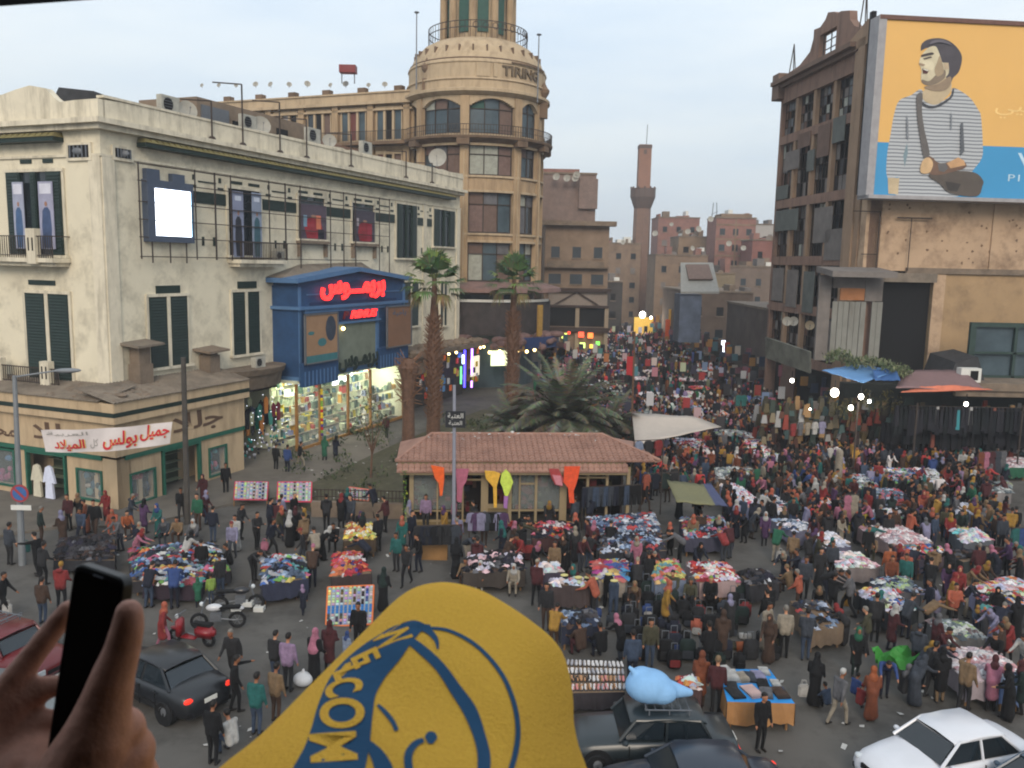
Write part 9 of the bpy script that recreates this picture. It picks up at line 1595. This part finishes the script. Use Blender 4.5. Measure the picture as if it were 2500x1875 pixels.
def place(poly, n, zone, keys=None, cols=TOPW):
 done = tries = 0
 xs = [p[0] for p in poly]; ys = [p[1] for p in poly]
 while done < n and tries < n*60:
  tries += 1; x, y = rnd(min(xs), max(xs)), rnd(min(ys), max(ys)); ins = False; j = len(poly)-1
  for i in range(len(poly)):
   if (poly[i][1] > y) != (poly[j][1] > y) and x < (poly[j][0]-poly[i][0])*(y-poly[i][1])/(poly[j][1]-poly[i][1]+1e-9)+poly[i][0]: ins = not ins
   j = i
  if not ins: continue
  p = G(x, y)
  if any(inquad(p.x, p.y, q) for c, nm, q in STALLS) or any((p.x-a)**2+(p.y-b_)**2 < max(.5, r)**2 for a, b_, r in OCC): continue
  if -.5 < (p-KF.o).dot(KF.u) < KL+.6 and -4.2 < (p-KF.o).dot(KF.n) < .3: continue
  near = min(MARKS, key=lambda m: (m[0].x-p.x)**2+(m[0].y-p.y)**2); d = V((near[0].x-p.x, near[0].y-p.y, 0)); browse = d.length < 2.4 and near[1] in [s[1] for s in STALLS]
  for att in range(60):
   key = random.choice(keys or (['man_browse', 'man_browse', 'woman_browse', 'man', 'man_bend', 'abaya_bend', 'man_hood', 'woman', 'abaya_scarf'] if browse else ['man', 'man_walk', 'man_walk2', 'woman', 'woman_walk', 'abaya', 'abaya_scarf', 'man_hood', 'man_cap', 'robe', 'man_phone'])); top = random.choice(cols); bot = random.choice(['black', 'charcoal', 'navy', 'denim blue', 'brown', 'slate', 'beige']); wm = key.startswith(('woman', 'abaya')); hd = random.choice(SCF) if wm else random.choice(['red', 'navy', 'white', 'beige', 'black']) if key == 'man_cap' else random.choice(['black', 'black', 'black', 'grey'])
   lab = '%s in %s%s, %s the %s' % (WHO[key], top, ' with %s scarf' % hd if wm else (' with %s cap' % hd if key == 'man_cap' else ' and %s' % bot) if key != 'robe' else '', 'at' if browse else 'near', near[1])
   lab = lab.replace('man with a cap in', 'man in')
   if lab not in USED and len(lab.split()) <= 16: break
  person(0, 0, key, top, bot, hd, (math.degrees(math.atan2(d.x, d.y)) if browse else rnd(0, 360))+rnd(-15, 15), lab, rnd(.92, 1.05), random.choice((0, 1, 1, 2)), pos=p); done += 1
place([(1450, 1240), (2500, 1180), (2500, 1420), (2100, 1450), (1850, 1400), (1450, 1440)], 36, 'a'); place([(1600, 1080), (2500, 1080), (2500, 1240), (1500, 1250)], 8, 'b'); place([(980, 1290), (1450, 1290), (1450, 1420), (1180, 1420)], 24, 'c')
place([(0, 1290), (300, 1270), (560, 1270), (560, 1330), (0, 1420)], 10, 'd'); place([(560, 1250), (1000, 1290), (1040, 1420), (600, 1460), (560, 1400)], 10, 'h'); place([(1350, 880), (1900, 880), (2000, 1080), (1640, 1080)], 1, 'e'); place([(1900, 1400), (2500, 1400), (2500, 1690), (2280, 1700), (2000, 1560), (1900, 1480)], 34, 'f'); place([(1380, 1440), (1900, 1440), (1900, 1620), (1560, 1640), (1400, 1600)], 8, 'g')
NIND = len(PEOPLE)
for (f, x, y, cn, lab) in ((Z5, 45, 835, 'white', 'white carrier bag held by the figure in black at the left edge'), (ZA, 985, 1130, 'white', 'white bag carried by the man in brown before the coats rack'), (ZE, 180, 350, 'white', 'long white bag beside the green shirted man'), (ZE, 380, 430, 'lavender', 'pale bag by the man in charcoal at the lavender stall'), (ZE, 725, 740, 'mustard', 'yellow and white bag on the ground in the middle aisle'), (Z5, 1480, 470, 'pink', 'pink and white bag carried by the striding man in navy'), (ZE, 370, 1500, 'white', 'white bag held beside the large veiled woman'), (Z5, 150, 480, 'teal', 'mint green bag on the kerb by the street lamp'), (ZE, 1490, 930, 'black', 'black bag among legs at the grey underwear stall')):
 p = G(*f(x, y)); b = MB().mat(cloth(cn)); rbox(b, -.16, .16, -.07, .07, .22, .6, .04); [b.path([(-.08, s*.05, .58), (-.06, s*.03, .72), (.06, s*.03, .72), (.08, s*.05, .58)], .008, 4) for s in (-1, 1)]; o = link('carrier_bag', b.mesh('carrier_bag')); o.location = p; tag(o, lab, 'bag')
b = MB().mat(TINT); random.seed(900)
def tiny(p, h, c, hc, w_=.21):
 b.col = tuple(x*rnd(.8, 1.2) for x in lin(c)); k = 6; b.lathe(p, [(w_*.55, 0), (w_*.8, h*.3), (w_*.85, h*.5), (w_, h*.74), (w_*.6, h*.84), (.06, h*.86)], k); b.col = lin(hc); b.ball(p+V((0, 0, h*.93)), .1, .1, .13, k=6, r=4)
cs = [mute(PALC[c]) for c in TOPW]+[(176, 60, 60), (196, 190, 190), (90, 110, 160), (170, 130, 60)]
cnt = 0; wx0 = lambda y: 3.6+(y-84)*.07 if y > 84 else 3.0-(84-y)*.02
while cnt < 1300:
 y = 66+90*random.random()**.9; lo = {True: 4.2+(y-84)*.08, False: 2.5}[y > 84]; hi = 24.0+(y-60)*.02
 if y < 84: lo = 1.5+(84-y)*.12
 x = rnd(lo, hi)
 if y < 66 and x < 9: continue
 if any((x-a)**2+(y-c_)**2 < .2 for a, c_, r in OCC[-60:]): continue
 tiny(V((x, y, 0)), rnd(1.5, 1.8), random.choice(cs), random.choice([(30, 24, 22), (30, 24, 22), (120, 84, 66), (190, 180, 170), (150, 60, 70), (60, 60, 70)])); cnt += 1
single('distant_crowd', b, 'dense far crowd filling the narrow street between the buildings', 'crowd', kind='stuff', loc=(15, 90, 0))
b = MB().mat(TINT); random.seed(901)
for i in range(90):
 y = rnd(57, 150); lo = 5+(y-84)*.08 if y > 84 else 3+(84-y)*.2; x = rnd(lo+1, 22); w_, d_ = rnd(1.2, 2.4), rnd(1, 2.2)
 c = [V((x-w_/2, y-d_/2, 0)), V((x+w_/2, y-d_/2, 0)), V((x+w_/2, y+d_/2, 0)), V((x-w_/2, y+d_/2, 0))]; heap_mesh(b, c, rnd(.9, 1.2), random.choice([PAS, MIX, WHT_, PNK, BLU, REDS, GRYS]), 13, .2, 1.2); b.col = lin((50, 48, 50)); b.box(x-w_/2, x+w_/2, y-d_/2, y+d_/2, 0, .85)
for i in range(110):
 y = rnd(56, 150); lo = 5+(y-84)*.08 if y > 84 else 3+(84-y)*.2; x = rnd(lo+1, 23.5); b.col = lin(mute(random.choice(MIX+PAS+DRK+DRK+[(200, 60, 50), (70, 150, 170)]), .7, .85)); h = rnd(.6, 1.1); z = rnd(1.5, 2.5); b.box(x-.28, x+.28, y-.04, y+.04, z-h/2, z+h/2)
single('distant_stalls', b, 'far clothes stalls and hung goods among the street crowd', 'market goods', kind='stuff', loc=(14, 88, 0))
LOW = []
for key in ('man', 'man_browse', 'man_hood', 'woman', 'abaya_scarf', 'woman_browse', 'man_walk'):
 out = []
 for me in FIG[key]:
  o = bpy.data.objects.new('low', me); COL.objects.link(o); md = o.modifiers.new('d', 'DECIMATE'); md.ratio = .1; bpy.context.view_layer.update(); m2 = bpy.data.meshes.new_from_object(o.evaluated_get(bpy.context.evaluated_depsgraph_get())); bpy.data.objects.remove(o)
  out.append(([tuple(v.co) for v in m2.vertices], [(tuple(p.vertices), p.material_index) for p in m2.polygons])); bpy.data.meshes.remove(m2)
 LOW.append((key, out))
b = MB().mat(TINT); random.seed(905); n_ = 0
for t_ in range(9000):
 if n_ >= 820: break
 y = rnd(37, 72); lo = 7 if y < 60 else 4; x = rnd(lo, .55*y+2 if y < 56 else 24)
 if any((x-c.x)**2+(y-c.y)**2 < 9 and inquad(x, y, q) for c, nm, q in STALLS) or any((x-a)**2+(y-c_)**2 < .16 for a, c_, r in OCC): continue
 if x < 10.5 and y < 44: continue
 OCC.append((x, y, .3)); n_ += 1; key, (bd, hd_) = random.choice(LOW); a = rnd(0, 6.28); ca, sa = math.cos(a), math.sin(a); top = lin(random.choice(cs)); cols_ = [lin((140, 96, 72)), top, top if key.startswith('abaya') else lin(random.choice([(24, 24, 28), (40, 44, 60), (56, 70, 96), (60, 50, 44)])), lin((30, 26, 24))]; hc_ = lin(random.choice([(24, 20, 18)]*3+[(60, 56, 54)] if key.startswith('man') else [mute(PALC[c]) for c in SCF])); sc = rnd(.92, 1.04)
 for vs_, ps_ in (bd, hd_):
  o_ = len(b.v); b.v.extend([(x+(p[0]*ca-p[1]*sa)*sc, y+(p[0]*sa+p[1]*ca)*sc, p[2]*sc) for p in vs_])
  for f, mi in ps_: b.f.append(tuple(i+o_ for i in f)); b.m.append(0); b.c.append((cols_[min(mi, 3)] if ps_ is bd[1] else hc_))
single('market_crowd', b, 'tight mass of shoppers between the stalls and the street mouth', 'crowd', kind='stuff', loc=(18, 55, 0))
b = MB(); b.box(-382, 422, -62, 622, -1, 46); hz_ = single('haze', b, 'thin evening haze and dust over the square', 'haze', kind='stuff', loc=(0, 0, 0))
hm2 = bpy.data.materials.new('evening haze'); hm2.use_nodes = True; tt = hm2.node_tree; tt.nodes.clear(); pv = tt.nodes.new('ShaderNodeVolumePrincipled'); pv.inputs['Color'].default_value = (.86, .9, .96, 1); pv.inputs['Density'].default_value = .0007; om = tt.nodes.new('ShaderNodeOutputMaterial'); tt.links.new(pv.outputs[0], om.inputs['Volume']); hz_.data.materials.append(hm2)
print('individuals', NIND, 'mid', n_)
for o in COL.objects:
 if o.get('label') and len(o['label'].split()) > 16: print('LONG', o.name, o['label'])
